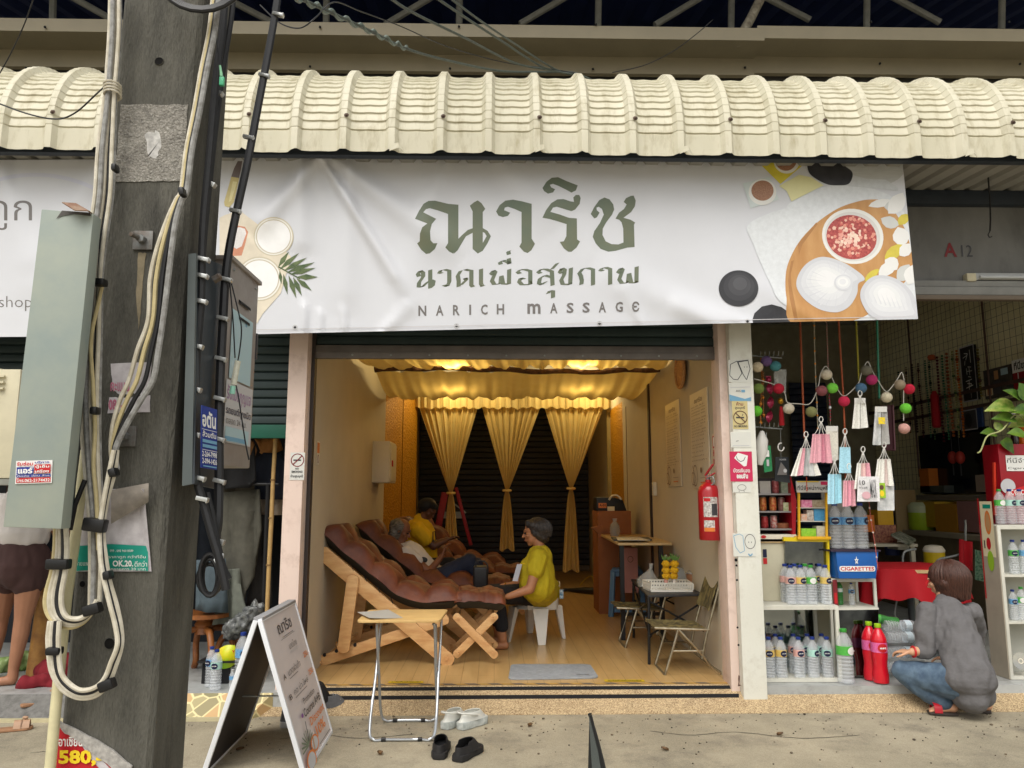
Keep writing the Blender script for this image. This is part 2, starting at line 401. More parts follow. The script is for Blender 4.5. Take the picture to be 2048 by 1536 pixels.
# ------------------------------------------------------------------ roller shutters
def shutter(label,x0,x1,z0,z1,y,slat=.075,m=M_shutter,bottom=None,railh=.1,cat='roller shutter'):
 t = thing('roller_shutter',label,cat,((x0+x1)/2,y,z0))
 mb = MB(); n = int((z1-z0-railh)/slat)+1
 prof = []
 for i in range(n):
  z = z0+railh+i*slat; prof += [(y-.002,z),(y-.014,z+slat*.12),(y-.016,z+slat*.5),(y-.012,z+slat*.86),(y+.004,z+slat*.93)]
 mb.grid(lambda u,v: (x0+(x1-x0)*u,prof[min(int(round(v*(len(prof)-1))),len(prof)-1)][0],prof[min(int(round(v*(len(prof)-1))),len(prof)-1)][1]),1,len(prof)-1)
 mb.build('slat_curtain',m,t,smooth=True,angle=25)
 MB().box((x0,y-.03,z0),(x1,y+.02,z0+railh-.004)).build('bottom_rail',bottom or M_rail,t,bevel=.004)
 return t
zr = P(1030,718,5.74).z
t = shutter('roller shutter rolled up above the massage shop with its grey bottom rail',xL+.012,xR-.004,zr,hz+.25,5.76,railh=P(1030,691,5.74).z-zr)
for i in range(10):
 x = xL+.3+i*.29; MB().lathe([(.008,0),(.008,.004),(.004,.006)],(x,5.728,zr+.025),8,Matrix.Rotation(R(90),3,'X')).build('rivet',M_steel,t)
MB().box((xL+.014,5.724,zr+.043),(xR-.006,5.73,zr+.048)).build('rail_lip',M_rail,t)
for x in (xL-.002,xR-.02):
 MB().box((x,5.72,FZ),(x+.026,5.79,zr+.3)).build('guide_rail',mat('guide_rail_dark',(58,50,48),rough=.5),t)
zl = P(520,876,5.72).z; xl0 = -4.9
t = shutter('half lowered dark roller shutter with a green bottom board over the hanging jeans',xl0,a.x-1.0 if False else P(586,760,5.74).x,zl,hz+.25,5.75,railh=P(520,848,5.72).z-zl,slat=.066,bottom=M_shuttergreen)
shutter('dark blue shutter panel at the back of the drinks shop',P(1582,850,10.6).x,P(1655,850,10.6).x,FZ+.02,P(1600,768,10.6).z,10.6,slat=.09,m=mat('navy_shutter',(34,46,70),rough=.5,var=.2))
shutter('closed dark shutter behind the tied curtains',xL+.01,xR-.01,FZ+.01,3.2,14.0,slat=.1,m=mat('night_shutter',(40,44,56),rough=.5,var=.2))

t = thing('shutter_guide_beam','grey steel beam under the header wall of the drinks shop','beam',(3.5,5.8,hz))
mb = MB(); za,zb_,zc = P(1900,585,5.8).z,P(1900,573,5.8).z,P(1900,561,5.8).z
mb.box((xW,5.79,za-.02),(9,5.848,zb_-.003)).box((xW,5.80,zb_),(9,5.848,zc))
mb.build('beam_web',mat('beam_grey_paint',(128,128,124),rough=.55,var=.2),t,bevel=.004)
MB().box((xW,5.78,za-.06),(9,5.846,za-.024)).build('lower_channel',mat('brown_channel',(104,92,78),var=.2),t,bevel=.003)
t = thing('tube_light','unlit white tube light fitting on the header wall near the letter A','tube light',P(1990,553,5.82))
p,q = P(1932,553,5.80),P(2110,553,5.80)
MB().box((p.x+.07,5.80,p.z-.025),(q.x,5.847,p.z+.03)).build('batten',mat('batten_white',(170,172,172),var=.1),t,bevel=.004)
MB().tube([(p.x+.1,5.782,p.z-.008),(q.x-.03,5.782,p.z-.008)],.013).build('tube',mat('unlit_tube',(190,194,196),rough=.2),t,smooth=True)
MB().box((p.x,5.785,p.z-.04),(p.x+.075,5.846,p.z+.025)).build('junction_box',mat('junction_cream',(196,188,160)),t,bevel=.008)
hw = bpy.data.objects['header_wall']
s_ = Sheet(P(1888,514,5.85)+V((0,-.003,0)),V((P(1945,514,5.85).x-P(1888,514,5.85).x,0,0)),V((0,0,P(1888,486,5.85).z-P(1888,514,5.85).z)))
s_.text('darkred','A',0,0,.45,1,bold=.02); s_.text('charcoal','12',.62,.02,1.0,.85,bold=-.005)
for o in s_.done(hw): o.name = 'lettering'
wc = thing('hanging_wire','thin black wire dangling from the awning in front of the A 12 wall','wire',P(1970,300,5.6))
MB().tube([P(1966,303,5.3),P(1976,350,5.5),P(1980,400,5.6),P(1981,440,5.65),P(1980,462,5.65)],.006,6).build('cord',M_black,wc,smooth=True)
MB().tube([P(1980,462,5.65),P(1976,470,5.65),P(1979,475,5.65),P(1984,473,5.65)],.004,5).build('hook',M_black,wc,smooth=True)

# ------------------------------------------------------------------ awning
AY = 5.0; zb = P(982,307,AY).z; AR = .68; RP = .330
x982 = P(982,307,AY).x
def aw_arc(s):
 if s < .16: return AY,zb+s,-1,0
 a = (s-.16)/AR
 if a < math.pi/2: return AY+AR*(1-math.cos(a)),zb+.16+AR*math.sin(a),-math.cos(a),math.sin(a)
 return AY+AR+(s-.16-AR*math.pi/2),zb+.16+AR,0,1
SMAX = .16+AR*math.pi/2+.7
ss = [0,.012,.15]
CR = .066
k = 0
while .16+k*CR < SMAX-.1:
 s0 = .16+k*CR; ss += [s0,s0+.006,s0+CR*.5]; k += 1
ss.append(SMAX)
def crimp(s):
 if s < .155: return 0
 f_ = ((s-.16) % CR)/CR
 return -.0085*(1-f_/.08) if f_ < .08 else -.010*((f_-.08)/.92)**1.5 + .002
prof = [(0,.044),(.016,.044),(.040,.010),(.060,.004),(.10,.0),(.16,.0045),(.22,.0),(.262,.004),(.278,.010),(.304,.044)]
xs = []
nrib = 44
for k in range(-21,nrib-21):
 for dx,h in prof: xs.append((x982+k*RP-.012+dx,h,k))
vs,fs = [],[]
wob = {k: (rnd.uniform(-.006,.006),rnd.uniform(-.004,.004)) for k in range(-30,40)}
for i,(x,h,k) in enumerate(xs):
 for s in ss:
  y,z,ny,nz = aw_arc(s); r_ = h + (crimp(s) if h < .04 else crimp(s)*.25)
  if s < .02: z += wob[k][0]
  vs.append((x,y+ny*r_,z+nz*r_+wob[k][1]*.5))
n2 = len(ss)
for i in range(len(xs)-1):
 for j in range(n2-1): fs.append((i*n2+j,(i+1)*n2+j,(i+1)*n2+j+1,i*n2+j+1))
M_awn = stained('awning_cream_paint',(206,201,180),(198,193,170),(172,164,136),1.6,5,rough=.5,bump=.06,bs=14,stretch=(2.2,.7,.7))
n,b,L = nodes_of(M_awn)
aw = thing('curved_awning','cream curved corrugated metal awning running over all the shop fronts','awning',(0,AY,zb))
o = MB().add(vs,fs).build('metal_sheet',M_awn,aw,smooth=True,angle=20,solid=-.0015)
mb = MB()
for k in range(-20,22,2):
 for dx in (0.012,):
  x = x982+k*RP+dx*.3-.001+RP
  y,z,ny,nz = aw_arc(.24); c = V((x,y+ny*.048,z+nz*.048)); Mx = Matrix.Rotation(R(90-14),3,'X')
  MB().lathe([(.016,0),(.017,.004),(.009,.006),(.009,.012),(.005,.014)],c,10,Mx).build('screw',mat('rusty_screw',(84,66,54),rough=.5,metal=.5,var=.4,scale=60),aw,smooth=True)
M_grime = mat('edge_grime',(120,108,70),rough=.9,c2=(170,158,120),scale=40)
for k in (-2,1,4,10):
 x = x982+k*RP
 MB().add([(x-.03,AY-.05,zb-.012),(x+.035,AY-.052,zb+.014),(x+.07,AY-.03,zb-.01),(x+.03,AY-.05,zb+.05),(x-.01,AY-.05,zb+.04)],[(0,1,3,4),(1,2,3)]).build('lap_edge',M_awn,aw,solid=.002)
def beam(name,lo,hi,m,label): return tag(MB().box(lo,hi).build(name,m,bevel=.003),label,'beam')
M_navy = mat('dark_painted_purlin',(40,48,58),rough=.55,var=.2)
beam('awning_purlin',(-9,5.06,P(1900,327,5.1).z),(9,5.12,P(1900,327,5.1).z+.13),M_navy,'dark steel purlin right behind the lower edge of the awning')
beam('awning_purlin',(-9,5.77,P(1900,408,5.78).z),(9,5.848,P(1900,381,5.78).z),M_navy,'dark steel purlin fixed along the top of the A 12 wall')
z0,z1 = P(1900,327,5.1).z+.02,P(1900,381,5.78).z+.008
vs,fs = [],[]
cp = [(0,0),(.09,0),(.11,.025),(.14,.025),(.16,0)]
px_ = [(-9+.16*i+dx,h) for i in range(113) for dx,h in cp[:-1]]
for x,h in px_: vs += [(x,5.06,z0+h),(x,5.849,z1+h)]
for i in range(len(px_)-1): fs.append((2*i,2*i+1,2*i+3,2*i+2))
tag(MB().add(vs,fs).build('soffit_sheet',mat('soffit_metal',(150,148,140),rough=.55,var=.15,scale=2)),'grey ribbed metal soffit under the awning beside the banner','soffit')

# ------------------------------------------------------------------ flashing and roof high above
t = thing('roof_flashing','long beige folded metal flashing above the awning','flashing',(0,6.8,P(1000,150,6.8).z))
pts = [(6.55,P(1030,50,6.55).z),(6.55,P(1030,75,6.55).z),(6.86,P(1030,112,6.86).z),(6.86,P(1030,145,6.86).z),(6.90,P(1030,147,6.86).z)]
def flash(x0,x1,dy,dz):
 mb = MB(); m_ = len(pts)-1
 mb.grid(lambda u,v: (x0+(x1-x0)*u,pts[int(round(v*m_))][0]+dy,pts[int(round(v*m_))][1]+dz),6,m_)
 return mb.build('flashing_sheet',M_beige,t,solid=.002)
xs_ = P(1512,130,6.8).x
flash(-10,xs_,-.004,0); flash(xs_-.06,11,.004,.03)
for px,py in ((90,54),(640,54),(918,53),(1192,49),(1742,44),(2018,44)): MB().ball(P(px,py,6.53),.012,8,5).build('rivet',M_black,t)
for px,py in ((52,136),(620,133),(900,137),(1186,138),(1490,135),(1760,127),(2040,128)): MB().ball(P(px,py,6.83),.012,8,5).build('rivet',M_black,t)
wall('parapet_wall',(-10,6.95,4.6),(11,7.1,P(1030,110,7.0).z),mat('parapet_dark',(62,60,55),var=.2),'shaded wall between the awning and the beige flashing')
def hi_roof():
 vs,fs = [],[]
 for i in range(240):
  x = -20+i*.17
  for y,z in ((5.3,7.0),(17,10.0)): vs.append((x,y,z+(.04 if i % 2 else 0)))  # front edge brought forward, out of view, to shade the flashing
 for i in range(239): fs.append((2*i,2*i+1,2*i+3,2*i+2))
 return MB().add(vs,fs).build('market_roof',M_blueroof)
tag(hi_roof(),'dark blue metal roof seen from below above the flashing','roof')
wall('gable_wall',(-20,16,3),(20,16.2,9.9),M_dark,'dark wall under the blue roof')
tr = thing('roof_truss','row of grey steel truss bars under the dark blue roof','truss',P(1030,40,7.6))
def tbar(x0,y0,x1,y1,d=7.4,r_=.035,nm='truss_bar'):
 MB().tube([P(x0,y0,d),P(x1,y1,d)],r_,8).build(nm,M_greysteel,tr,smooth=True)
for x in (105,375,652,918,1196,1462,1733,2003): tbar(x,60,x+2,-60)
for x0,x1 in ((150,330),(0,-120),(690,560-60),(790,930),(1050,1170),(1310,1440),(1620,1540),(1860,1750),(880,760)): pass
for x0,y0,x1,y1 in ((240,48,130,-14),(545,45,440,-10),(770,50,880,-16),(1040,48,1145,-14),(1310,50,1420,-16),(1620,40,1500,-22),(1880,45,1775,-12),(2150,45,2040,-12)): tbar(x0,y0,x1,y1)
br = thing('roof_brace','peeling grey pipe brace coming down onto the beige flashing','brace',P(1475,88,6.6))
MB().tube([P(1474,86,6.62),P(1500,40,6.75),P(1540,-40,6.95)],.045,12).build('pipe',stained('peeling_pipe',(164,158,140),(120,112,96),(84,66,50),9,14,rough=.7),br,smooth=True)
# ------------------------------------------------------------------ banners
class Banner:
 def __init__(s,name,label,d,corners,folds,cell=8):
  s.d,s.c,s.folds,s.cell = d,corners,folds,cell
  s.g = {}
  s.t = thing(name,label,'banner',P((corners[3][0]+corners[2][0])/2,corners[3][1],d)); s.k = 0
 def wave(s,px,py):
  h = .006*math.sin(px*.011+py*.004)+.004*math.sin(px*.027-py*.013+1)
  for (x0,y0,x1,y1,w_,a) in s.folds:
   dx,dy = x1-x0,y1-y0; L2 = dx*dx+dy*dy; t = ((px-x0)*dx+(py-y0)*dy)/L2
   q = max(0,min(1,t)); e = math.hypot(px-x0-dx*q,py-y0-dy*q)
   ww = w_*(.35+.65*q); h += 1.9*a*math.exp(-(e/ww)**2)*(1-.5*q)*min(1,6*(1-t)+.0 if t < 1 else 0 if t > 1.2 else .2)
  return h
 def wpl(s,px,py):
  c = s.cell; i,j = math.floor(px/c),math.floor(py/c); u,v = px/c-i,py/c-j; g = s.g
  def w_(a,b):
   if (a,b) not in g: g[(a,b)] = s.wave(a*c,b*c)
   return g[(a,b)]
  p,q = w_(i,j),w_(i+1,j+1)
  return p+(w_(i+1,j)-p)*u+(q-w_(i+1,j))*v if u >= v else p+(q-w_(i,j+1))*u+(w_(i,j+1)-p)*v
 def at(s,px,py,lift=0): return P(px,py,s.d-s.wpl(px,py)-lift)
 def cloth(s,m): s.o = s.decal('cloth',m,[s.c],lift=1e-6); s.k = 0; return s
 def decal(s,name,key,polys,faces=None,lift=None):
  """polys: outlines in picture pixels, draped over the folds a hair in front of the cloth"""
  bm = bmesh.new()
  if faces is not None:
   vs = [bm.verts.new((x,y,0)) for x,y in polys]
   for f in faces:
    try: bm.faces.new([vs[i] for i in f])
    except ValueError: pass
  else:
   for pl in polys:
    f = bm.faces.new([bm.verts.new((x,y,0)) for x,y in pl])
   bm.normal_update(); bmesh.ops.triangulate(bm,faces=bm.faces[:],ngon_method='EAR_CLIP')
  tl,tr,br,bl = s.c
  for p_,q_ in ((tr,br),(br,bl),(bl,tl),(tl,tr)):
   no = (-(q_[1]-p_[1]),q_[0]-p_[0],0); bmesh.ops.bisect_plane(bm,geom=bm.verts[:]+bm.edges[:]+bm.faces[:],plane_co=(p_[0],p_[1],0),plane_no=no,clear_inner=True,dist=1e-4)
  if not bm.verts: bm.free(); return None
  xs = [v.co.x for v in bm.verts]; ys = [v.co.y for v in bm.verts]; c = s.cell
  for ax,lo,hi in ((0,min(xs),max(xs)),(1,min(ys),max(ys))):
   q = math.ceil(lo/c)*c
   while q < hi:
    co = (q,0,0) if ax == 0 else (0,q,0); no = (1,0,0) if ax == 0 else (0,1,0)
    bmesh.ops.bisect_plane(bm,geom=bm.verts[:]+bm.edges[:]+bm.faces[:],plane_co=co,plane_no=no,dist=1e-4); q += c
  q = math.ceil((min(xs)-max(ys))/c)*c
  while q < max(xs)-min(ys): bmesh.ops.bisect_plane(bm,geom=bm.verts[:]+bm.edges[:]+bm.faces[:],plane_co=(q,0,0),plane_no=(1,-1,0),dist=1e-4); q += c
  s.k += 1; l_ = lift or (.0006+.00004*s.k); off = ORG[s.t.name]
  for v in bm.verts: v.co = s.at(v.co.x,v.co.y,l_)-off
  me = bpy.data.meshes.new(name); bm.to_mesh(me); bm.free()
  me.polygons.foreach_set('use_smooth',[True]*len(me.polygons))
  nrm = sum((p.normal.y*p.area for p in me.polygons))
  if nrm > 0: me.flip_normals()
  return link(name,me,INK[key] if isinstance(key,str) else key,s.t)
 def oval(s,name,key,cx,cy,rx,ry,rot=0,n=36):
  cs,sn = math.cos(rot),math.sin(rot)
  return s.decal(name,key,[[(cx+rx*math.cos(q)*cs-ry*math.sin(q)*sn,cy+rx*math.cos(q)*sn+ry*math.sin(q)*cs) for q in [2*math.pi*i/n for i in range(n)]]])
 def text(s,name,key,body,x0,y0,x1,y1,bold=0,shear=0):
  vs,fs = text_mesh(body,bold); X_ = [p[0] for p in vs]; Y_ = [p[1] for p in vs]
  a,b,c,d = min(X_),max(X_),min(Y_),max(Y_)
  pts = [(x0+(p[0]-a)/(b-a)*(x1-x0),y1-(p[1]-c)/(d-c)*(y1-y0)+shear*(p[0]-a)/(b-a)) for p in vs]
  return s.decal(name,key,pts,fs)
M_vinyl = mat('banner_vinyl',(211,213,219),rough=.34,var=.03,scale=3,spec=.5,bump=.015,bscale=14)
MV = lambda n,c,**k: mat('print_'+n,c,rough=.38,**{'var': .12,'scale': 12,**k})
folds = [(640,310,500,470,26,.030),(640,312,820,600,16,.034),(600,312,600,520,30,.024),(660,312,930,520,34,.024),(700,312,690,640,30,.016),
         (610,672,608,600,8,.02),(640,672,640,615,7,.016),(690,670,684,610,8,.016),(1450,660,1180,520,46,.016),(1000,310,1120,460,60,.012),(1500,650,1330,600,30,.014),(1640,645,1500,560,30,.01),
         (760,670,830,600,20,.012),(1290,655,1240,560,24,.012),(880,330,800,640,40,.008)]
bn = Banner('shop_banner','large white vinyl banner lettered NARICH MASSAGE with green Thai script and spa pictures',5.25,[(395,306),(1802,292),(1836,638),(395,671)],folds)
bn.cloth(M_vinyl)
Z = lambda pts: [(800+x/3.938,320+y/3.938) for x,y in pts]
sage = mat('sage_green_print',(92,106,90),rough=.42,c2=(108,112,90),scale=2.2)
logo = [[(118,463),(150,400),(185,345),(225,322),(275,320),(380,345),(460,352),(460,625),(450,690),(420,738),(385,720),(357,688),(378,655),(378,425),(300,398),(235,380),(205,387),(183,412),(285,463),(250,505),(237,560),(240,630),(262,656),(295,655),(275,700),(235,735),(205,740),(165,705),(135,657),(155,640),(157,580),(175,530),(215,500)],
 [(550,360),(580,335),(612,318),(642,340),(672,385),(652,410),(652,715),(612,737),(572,700),(572,405)],
 [(455,625),(490,590),(535,550),(574,537),(574,572),(520,600),(490,650),(455,710),(425,738)],
 [(650,535),(690,558),(716,600),(690,655),(650,717),(648,660),(668,625),(682,600),(668,575),(650,565)],
 [(757,405),(785,355),(830,320),(890,312),(960,325),(1037,345),(1037,620),(1063,660),(1035,710),(1005,733),(975,722),(940,682),(957,650),(957,410),(900,385),(850,368),(825,375),(820,395),(868,415),(850,440),(810,450),(775,438)],
 [(1122,220),(1155,170),(1195,140),(1245,135),(1310,165),(1400,200),(1385,240),(1350,257),(1310,235),(1250,205),(1205,188),(1180,195),(1190,215),(1222,230),(1205,255),(1165,265),(1135,245)],
 [(1122,455),(1150,395),(1190,340),(1240,310),(1290,308),(1340,325),(1370,330),(1365,295),(1385,275),(1412,275),(1423,300),(1415,345),(1380,390),(1350,403),(1290,385),(1235,368),(1205,375),(1185,408),(1260,430),(1330,455),(1393,460),(1395,625),(1418,642),(1390,690),(1350,723),(1325,722),(1290,695),(1258,645),(1290,640),(1310,600),(1312,505),(1250,485),(1180,465)],
 [(1502,425),(1530,370),(1570,315),(1610,295),(1650,310),(1680,350),(1687,390),(1670,430),(1625,490),(1597,540),(1595,590),(1620,640),(1665,662),(1720,665),(1760,650),(1758,540),(1745,490),(1725,470),(1697,462),(1725,415),(1765,385),(1785,350),(1762,330),(1780,300),(1820,282),(1840,280),(1857,320),(1850,365),(1820,410),(1760,455),(1815,470),(1852,492),(1843,510),(1848,685),(1790,690),(1700,715),(1640,722),(1580,700),(1540,655),(1518,605),(1530,560),(1575,495),(1605,430),(1590,385),(1565,368),(1548,375),(1550,395),(1572,415),(1550,452),(1530,460)]]
for pl in logo: bn.decal('lettering',sage,[Z(pl)])
def nib(strokes,w,ang=20,thin=1.0):
 n = (w/2*math.cos(R(ang)),-w/2*math.sin(R(ang))*thin); vs,fs = [],[]
 for st in strokes:
  k = len(vs)
  for x,y in st: vs += [(x+n[0],y+n[1]),(x-n[0],y-n[1])]
  for i in range(len(st)-1): fs.append((k+2*i,k+2*i+1,k+2*i+3,k+2*i+2))
 return vs,fs
line2 = [[[(150,918),(140,895),(160,872),(182,888),(182,920),(150,965),(147,998),(175,1000),(212,965),(243,945),(265,955),(258,992),(238,1008)],[(238,865),(238,1010)]],
 [[(330,892),(308,888),(322,868),(352,862),(388,872),(388,960),(372,995),(345,985)]],
 [[(480,985),(522,945),(512,930),(525,935)],[(462,998),(462,950),(455,910),(478,872),(512,862),(562,872),(562,985),(575,1000)]],
 [[(638,858),(638,975),(650,995),(665,990)]],
 [[(735,905),(718,892),(735,870),(752,884),(724,950),(742,980),(790,975),(798,912)],[(800,915),(812,975),(858,978),(860,860)],[(795,822),(786,805),(812,790),(850,805),(862,818),(856,775)],[(858,745),(852,722),(860,715)]],
 [[(945,895),(926,882),(946,864),(985,862),(1026,874),(1026,980),(960,982),(938,958),(950,930),(978,938)]],
 [[(1108,893),(1088,880),(1112,860),(1150,860),(1196,878),(1202,988)],[(1196,860),(1240,812)],[(1200,925),(1140,908),(1102,932),(1094,970),(1115,982),(1148,958)],[(1165,1052),(1180,1030),(1205,1032),(1205,1085)]],
 [[(1275,892),(1258,880),(1276,852),(1298,865),(1292,905),(1270,945),(1282,978),(1340,980),(1346,850)]],
 [[(1428,920),(1412,890),(1440,855),(1480,850),(1520,862),(1520,985)],[(1425,918),(1432,950),(1428,980),(1412,985)]],
 [[(1600,872),(1578,868),(1592,850),(1620,846),(1655,858),(1655,980)]],
 [[(1738,892),(1718,880),(1738,852),(1754,865),(1727,940),(1747,970),(1795,966),(1803,893)],[(1805,893),(1820,966),(1862,966),(1864,840)]]]
for st in line2:
 for one in st:
  vs,fs = nib([one],36,22,.7); bn.decal('lettering',sage,Z(vs),fs)
for ch,x0,x1 in (('N',145,207),('A',283,342),('R',417,470),('I',545,560),('C',637,690),('H',762,820),('m',1003,1107),('A',1182,1240),('S',1312,1368),('S',1437,1495),('A',1565,1622),('G',1697,1755),('Є',1828,1885)):
 sl_ = -34*(x0-145)/1740; q = Z([(x0,1147+sl_),(x1,1228+sl_)])
 bn.text('lettering','grey',ch,q[0][0],q[0][1],q[1][0],q[1][1],bold=.025)
def eyelets(px):
 for x,y in px:
  bn.oval('eyelet','lightgrey',x,y,5.5,5.5,n=14); bn.oval('eyelet','black',x,y,2.8,2.8,n=12)
eyelets(((590,655),(913,652),(1199,647),(1495,643),(1819,630)))
ZL = lambda pts: [(400+x/3.84,300+y/3.84) for x,y in pts]
bn.decal('picture',MV('warm_white',(226,216,196)),[ZL([(190,500),(300,460),(430,560),(700,820),(620,1100),(480,1260),(440,1330),(150,1330),(150,520)])])
bn.decal('picture',MV('amber_glass',(206,190,130)),[ZL([(240,205),(302,215),(260,400),(225,440),(190,430),(185,400)])])
bn.decal('picture',MV('dropper_grey',(122,112,112)),[ZL([(262,140),(315,150),(300,215),(240,205)]),ZL([(290,85),(325,85),(315,150),(262,140)])])
bn.decal('picture',MV('amber_light',(226,216,160)),[ZL([(252,240),(285,245),(240,390),(220,400)])])
bn.decal('picture',MV('copper_scoop',(206,140,110)),[ZL([(250,600),(290,580),(345,590),(370,630),(345,730),(320,810),(250,815)])])
bn.decal('picture',MV('salt_white',(226,222,220),scale=80),[ZL([(255,610),(300,592),(345,605),(355,640),(320,740),(280,760),(250,740)])])
def jar(cx,cy,r_):
 for k_,(c,s2) in enumerate((((200,190,166),1.06),((232,230,222),1.0),((196,186,166),.93),((240,240,240),.88))):
  q = ZL([(cx,cy)])[0]; bn.oval('picture',MV('jar%d' % k_,c,var=.05),q[0],q[1],r_*s2/3.84,r_*s2*.98/3.84)
jar(565,665,145); jar(455,990,165)
gl = MV('palm_leaf',(104,118,74),c2=(64,84,50),scale=20)
for x0,y0,x1,y1,ww in ((600,900,682,780,20),(610,920,760,790,20),(640,930,822,825,20),(665,940,882,862,20),(690,955,888,905,20),(740,975,905,975,22),(740,985,858,1080,20),(715,975,782,1120,20),(680,960,740,1140,20),(640,950,672,1110,18),(612,930,625,1030,14)):
 dx,dy = x1-x0,y1-y0; L_ = math.hypot(dx,dy); nx,ny = -dy/L_*ww,dx/L_*ww
 bn.decal('picture',gl,[ZL([(x0,y0),(x0+dx*.45+nx,y0+dy*.45+ny),(x1,y1),(x0+dx*.45-nx,y0+dy*.45-ny)])])
bn.decal('picture',gl,[ZL([(598,900),(606,893),(770,985),(764,992)])])
ZR = lambda pts: [(1400+x/4.042,300+y/4.042) for x,y in pts]
def sm(pts,n=5):
 o = []; N = len(pts)
 for i in range(N):
  a,b,c,d = pts[i-1],pts[i],pts[(i+1) % N],pts[(i+2) % N]
  for k in range(n):
   t_ = k/n; o.append(tuple(.5*(2*b[j]+(c[j]-a[j])*t_+(2*a[j]-5*b[j]+4*c[j]-d[j])*t_*t_+(3*b[j]-a[j]-3*c[j]+d[j])*t_**3) for j in (0,1)))
 return o
def tones(pts,cx,cy,cols,nm):
 for i,c in enumerate(cols):
  k = 1-i*.86/len(cols); bn.decal('picture',MV('%s%d' % (nm,i),c,var=.03),[ZR(sm([(cx+(x-cx)*k,cy+(y-cy)*k) for x,y in pts]))])
def ro(key,cx,cy,rx,ry,rot=0): q = ZR([(cx,cy)])[0]; bn.oval('picture',key,q[0],q[1],rx/4.042,ry/4.042,rot)
bn.decal('picture',MV('towel',(222,226,230),scale=30,var=.1),[ZR(sm([(385,610),(560,510),(690,470),(740,420),(1050,285),(1300,300),(1450,330),(1600,420),(1690,640),(1760,1150),(1770,1370),(1190,1385),(700,1260),(560,1060),(430,760)]))])
bn.decal('picture',MV('pale_yellow',(226,222,168),var=.05),[ZR([(640,290),(800,200),(900,220),(1000,285),(740,415),(700,330)])])
ro(MV('bamboo_bowl',(196,198,198),scale=40,stretch=(.3,1,4)),1390,90,280,190,.2)
bn.decal('picture',MV('towel_shade',(206,210,214),scale=30,var=.1),[ZR([(1230,200),(1350,235),(1500,240),(1600,300),(1600,330),(1300,300),(1060,285)])])
bn.decal('picture',MV('oil_yellow',(222,206,70)),[ZR([(487,115),(640,20),(760,20),(840,115),(650,275)])])
ro('white',700,85,105,105); ro(MV('cork',(176,132,104),scale=140,c2=(140,100,76)),694,80,88,88)
bn.decal('picture',MV('jar_glass',(206,216,216),var=.05),[ZR([(345,270),(560,215),(640,400),(410,470)])])
ro('white',505,340,112,105); ro(MATS['print_cork'],505,328,90,82)
stone = MV('black_stone',(66,66,70),scale=5,c2=(46,46,50))
bn.decal('picture',stone,[ZR(sm([(870,85),(915,35),(980,22),(1090,25),(1110,60),(1160,120),(1225,170),(1232,220),(1200,275),(1130,285),(1040,280),(950,240),(880,180)]))])
tones([(312+160*math.cos(q),1118+146*math.sin(q)) for q in [i*.45 for i in range(14)]],330,1060,[(52,52,56),(62,62,66),(72,72,76),(84,84,88)],'pebble'); bn.decal('picture',stone,[ZR([(425,1370),(440,1320),(500,1265),(580,1248),(660,1270),(715,1310),(748,1395),(430,1405)])])
tray = MV('wooden_tray',(200,154,100),scale=9,c2=(184,134,80),stretch=(1,1,.3))
bn.decal('picture',tray,[ZR(sm([(745,1400),(700,1200),(690,1080),(700,960),(740,850),(800,745),(880,650),(980,560),(1120,470),(1260,420),(1370,400),(1480,410),(1560,480),(1680,700),(1700,1000),(1400,1300),(1160,1392)]))])
bn.decal('picture',MV('tray_rim',(176,126,76),scale=9),[ZR([(790,760),(940,585),(950,600),(830,760),(800,850)]),ZR([(735,900),(760,890),(735,1000),(740,1100),(770,1250),(790,1370),(765,1380),(725,1200),(712,1050)])])
ro('white',1235,698,250,222,.25); ro(MV('bowl_inside',(216,214,210),var=.05),1232,700,226,198,.25)
ro(MV('pink_salt',(196,96,90),scale=70,c2=(150,58,60)),1225,705,205,178,.25)
for i in range(150):
 q = rnd.uniform(0,6.28); r_ = rnd.uniform(0,1)**.7
 c = rnd.choice([(222,150,132),(206,110,100),(232,190,170),(170,80,76)]) if r_ > .5 else rnd.choice([(236,196,180),(228,160,146),(240,214,196)])
 x,y = 1225+190*r_*math.cos(q),702+165*r_*math.sin(q); s_ = rnd.uniform(9,20); ph = rnd.uniform(0,6)
 bn.decal('picture',MV('salt%d' % (c[1]//12),c,var=0),[ZR([(x+s_*math.cos(ph+k_*1.3),y+s_*math.sin(ph+k_*1.3)) for k_ in range(5)])],lift=.0052+.000004*i)
bn.k = 122
def petal(x0,y0,x1,y1,ww,key='white'):
 pts = []; dx,dy = x1-x0,y1-y0; L_ = math.hypot(dx,dy); nx,ny = -dy/L_,dx/L_
 for t in (0,.15,.35,.6,.85,1): pts.append((x0+dx*t+nx*ww*math.sin(math.pi*min(1,t*.9+.05)),y0+dy*t+ny*ww*math.sin(math.pi*min(1,t*.9+.05))))
 for t in (.85,.6,.35,.15): pts.append((x0+dx*t-nx*ww*math.sin(math.pi*(t*.9+.05)),y0+dy*t-ny*ww*math.sin(math.pi*(t*.9+.05))))
 bn.decal('picture',key,[ZR(pts)])
pw = MV('petal_white',(232,232,230),var=.04); py_ = MV('petal_yellow',(214,198,80)); pg = MV('petal_shadow',(206,208,206),var=.05)
petal(1360,450,1560,410,34,pw); petal(1660,430,1490,470,60,pg); petal(1650,350,1530,520,66,pw)
petal(1610,610,1460,560,50,pg); petal(1610,620,1640,780,70,pw); petal(1600,600,1690,520,40,py_)
petal(1490,900,1640,760,50,py_); petal(1500,880,1600,960,60,pw); petal(1440,1010,1590,910,52,pw); petal(1700,760,1620,860,50,pw)
petal(1700,930,1600,1060,60,pg); petal(1730,930,1690,1090,64,pw); petal(1330,1060,1450,960,30,py_)
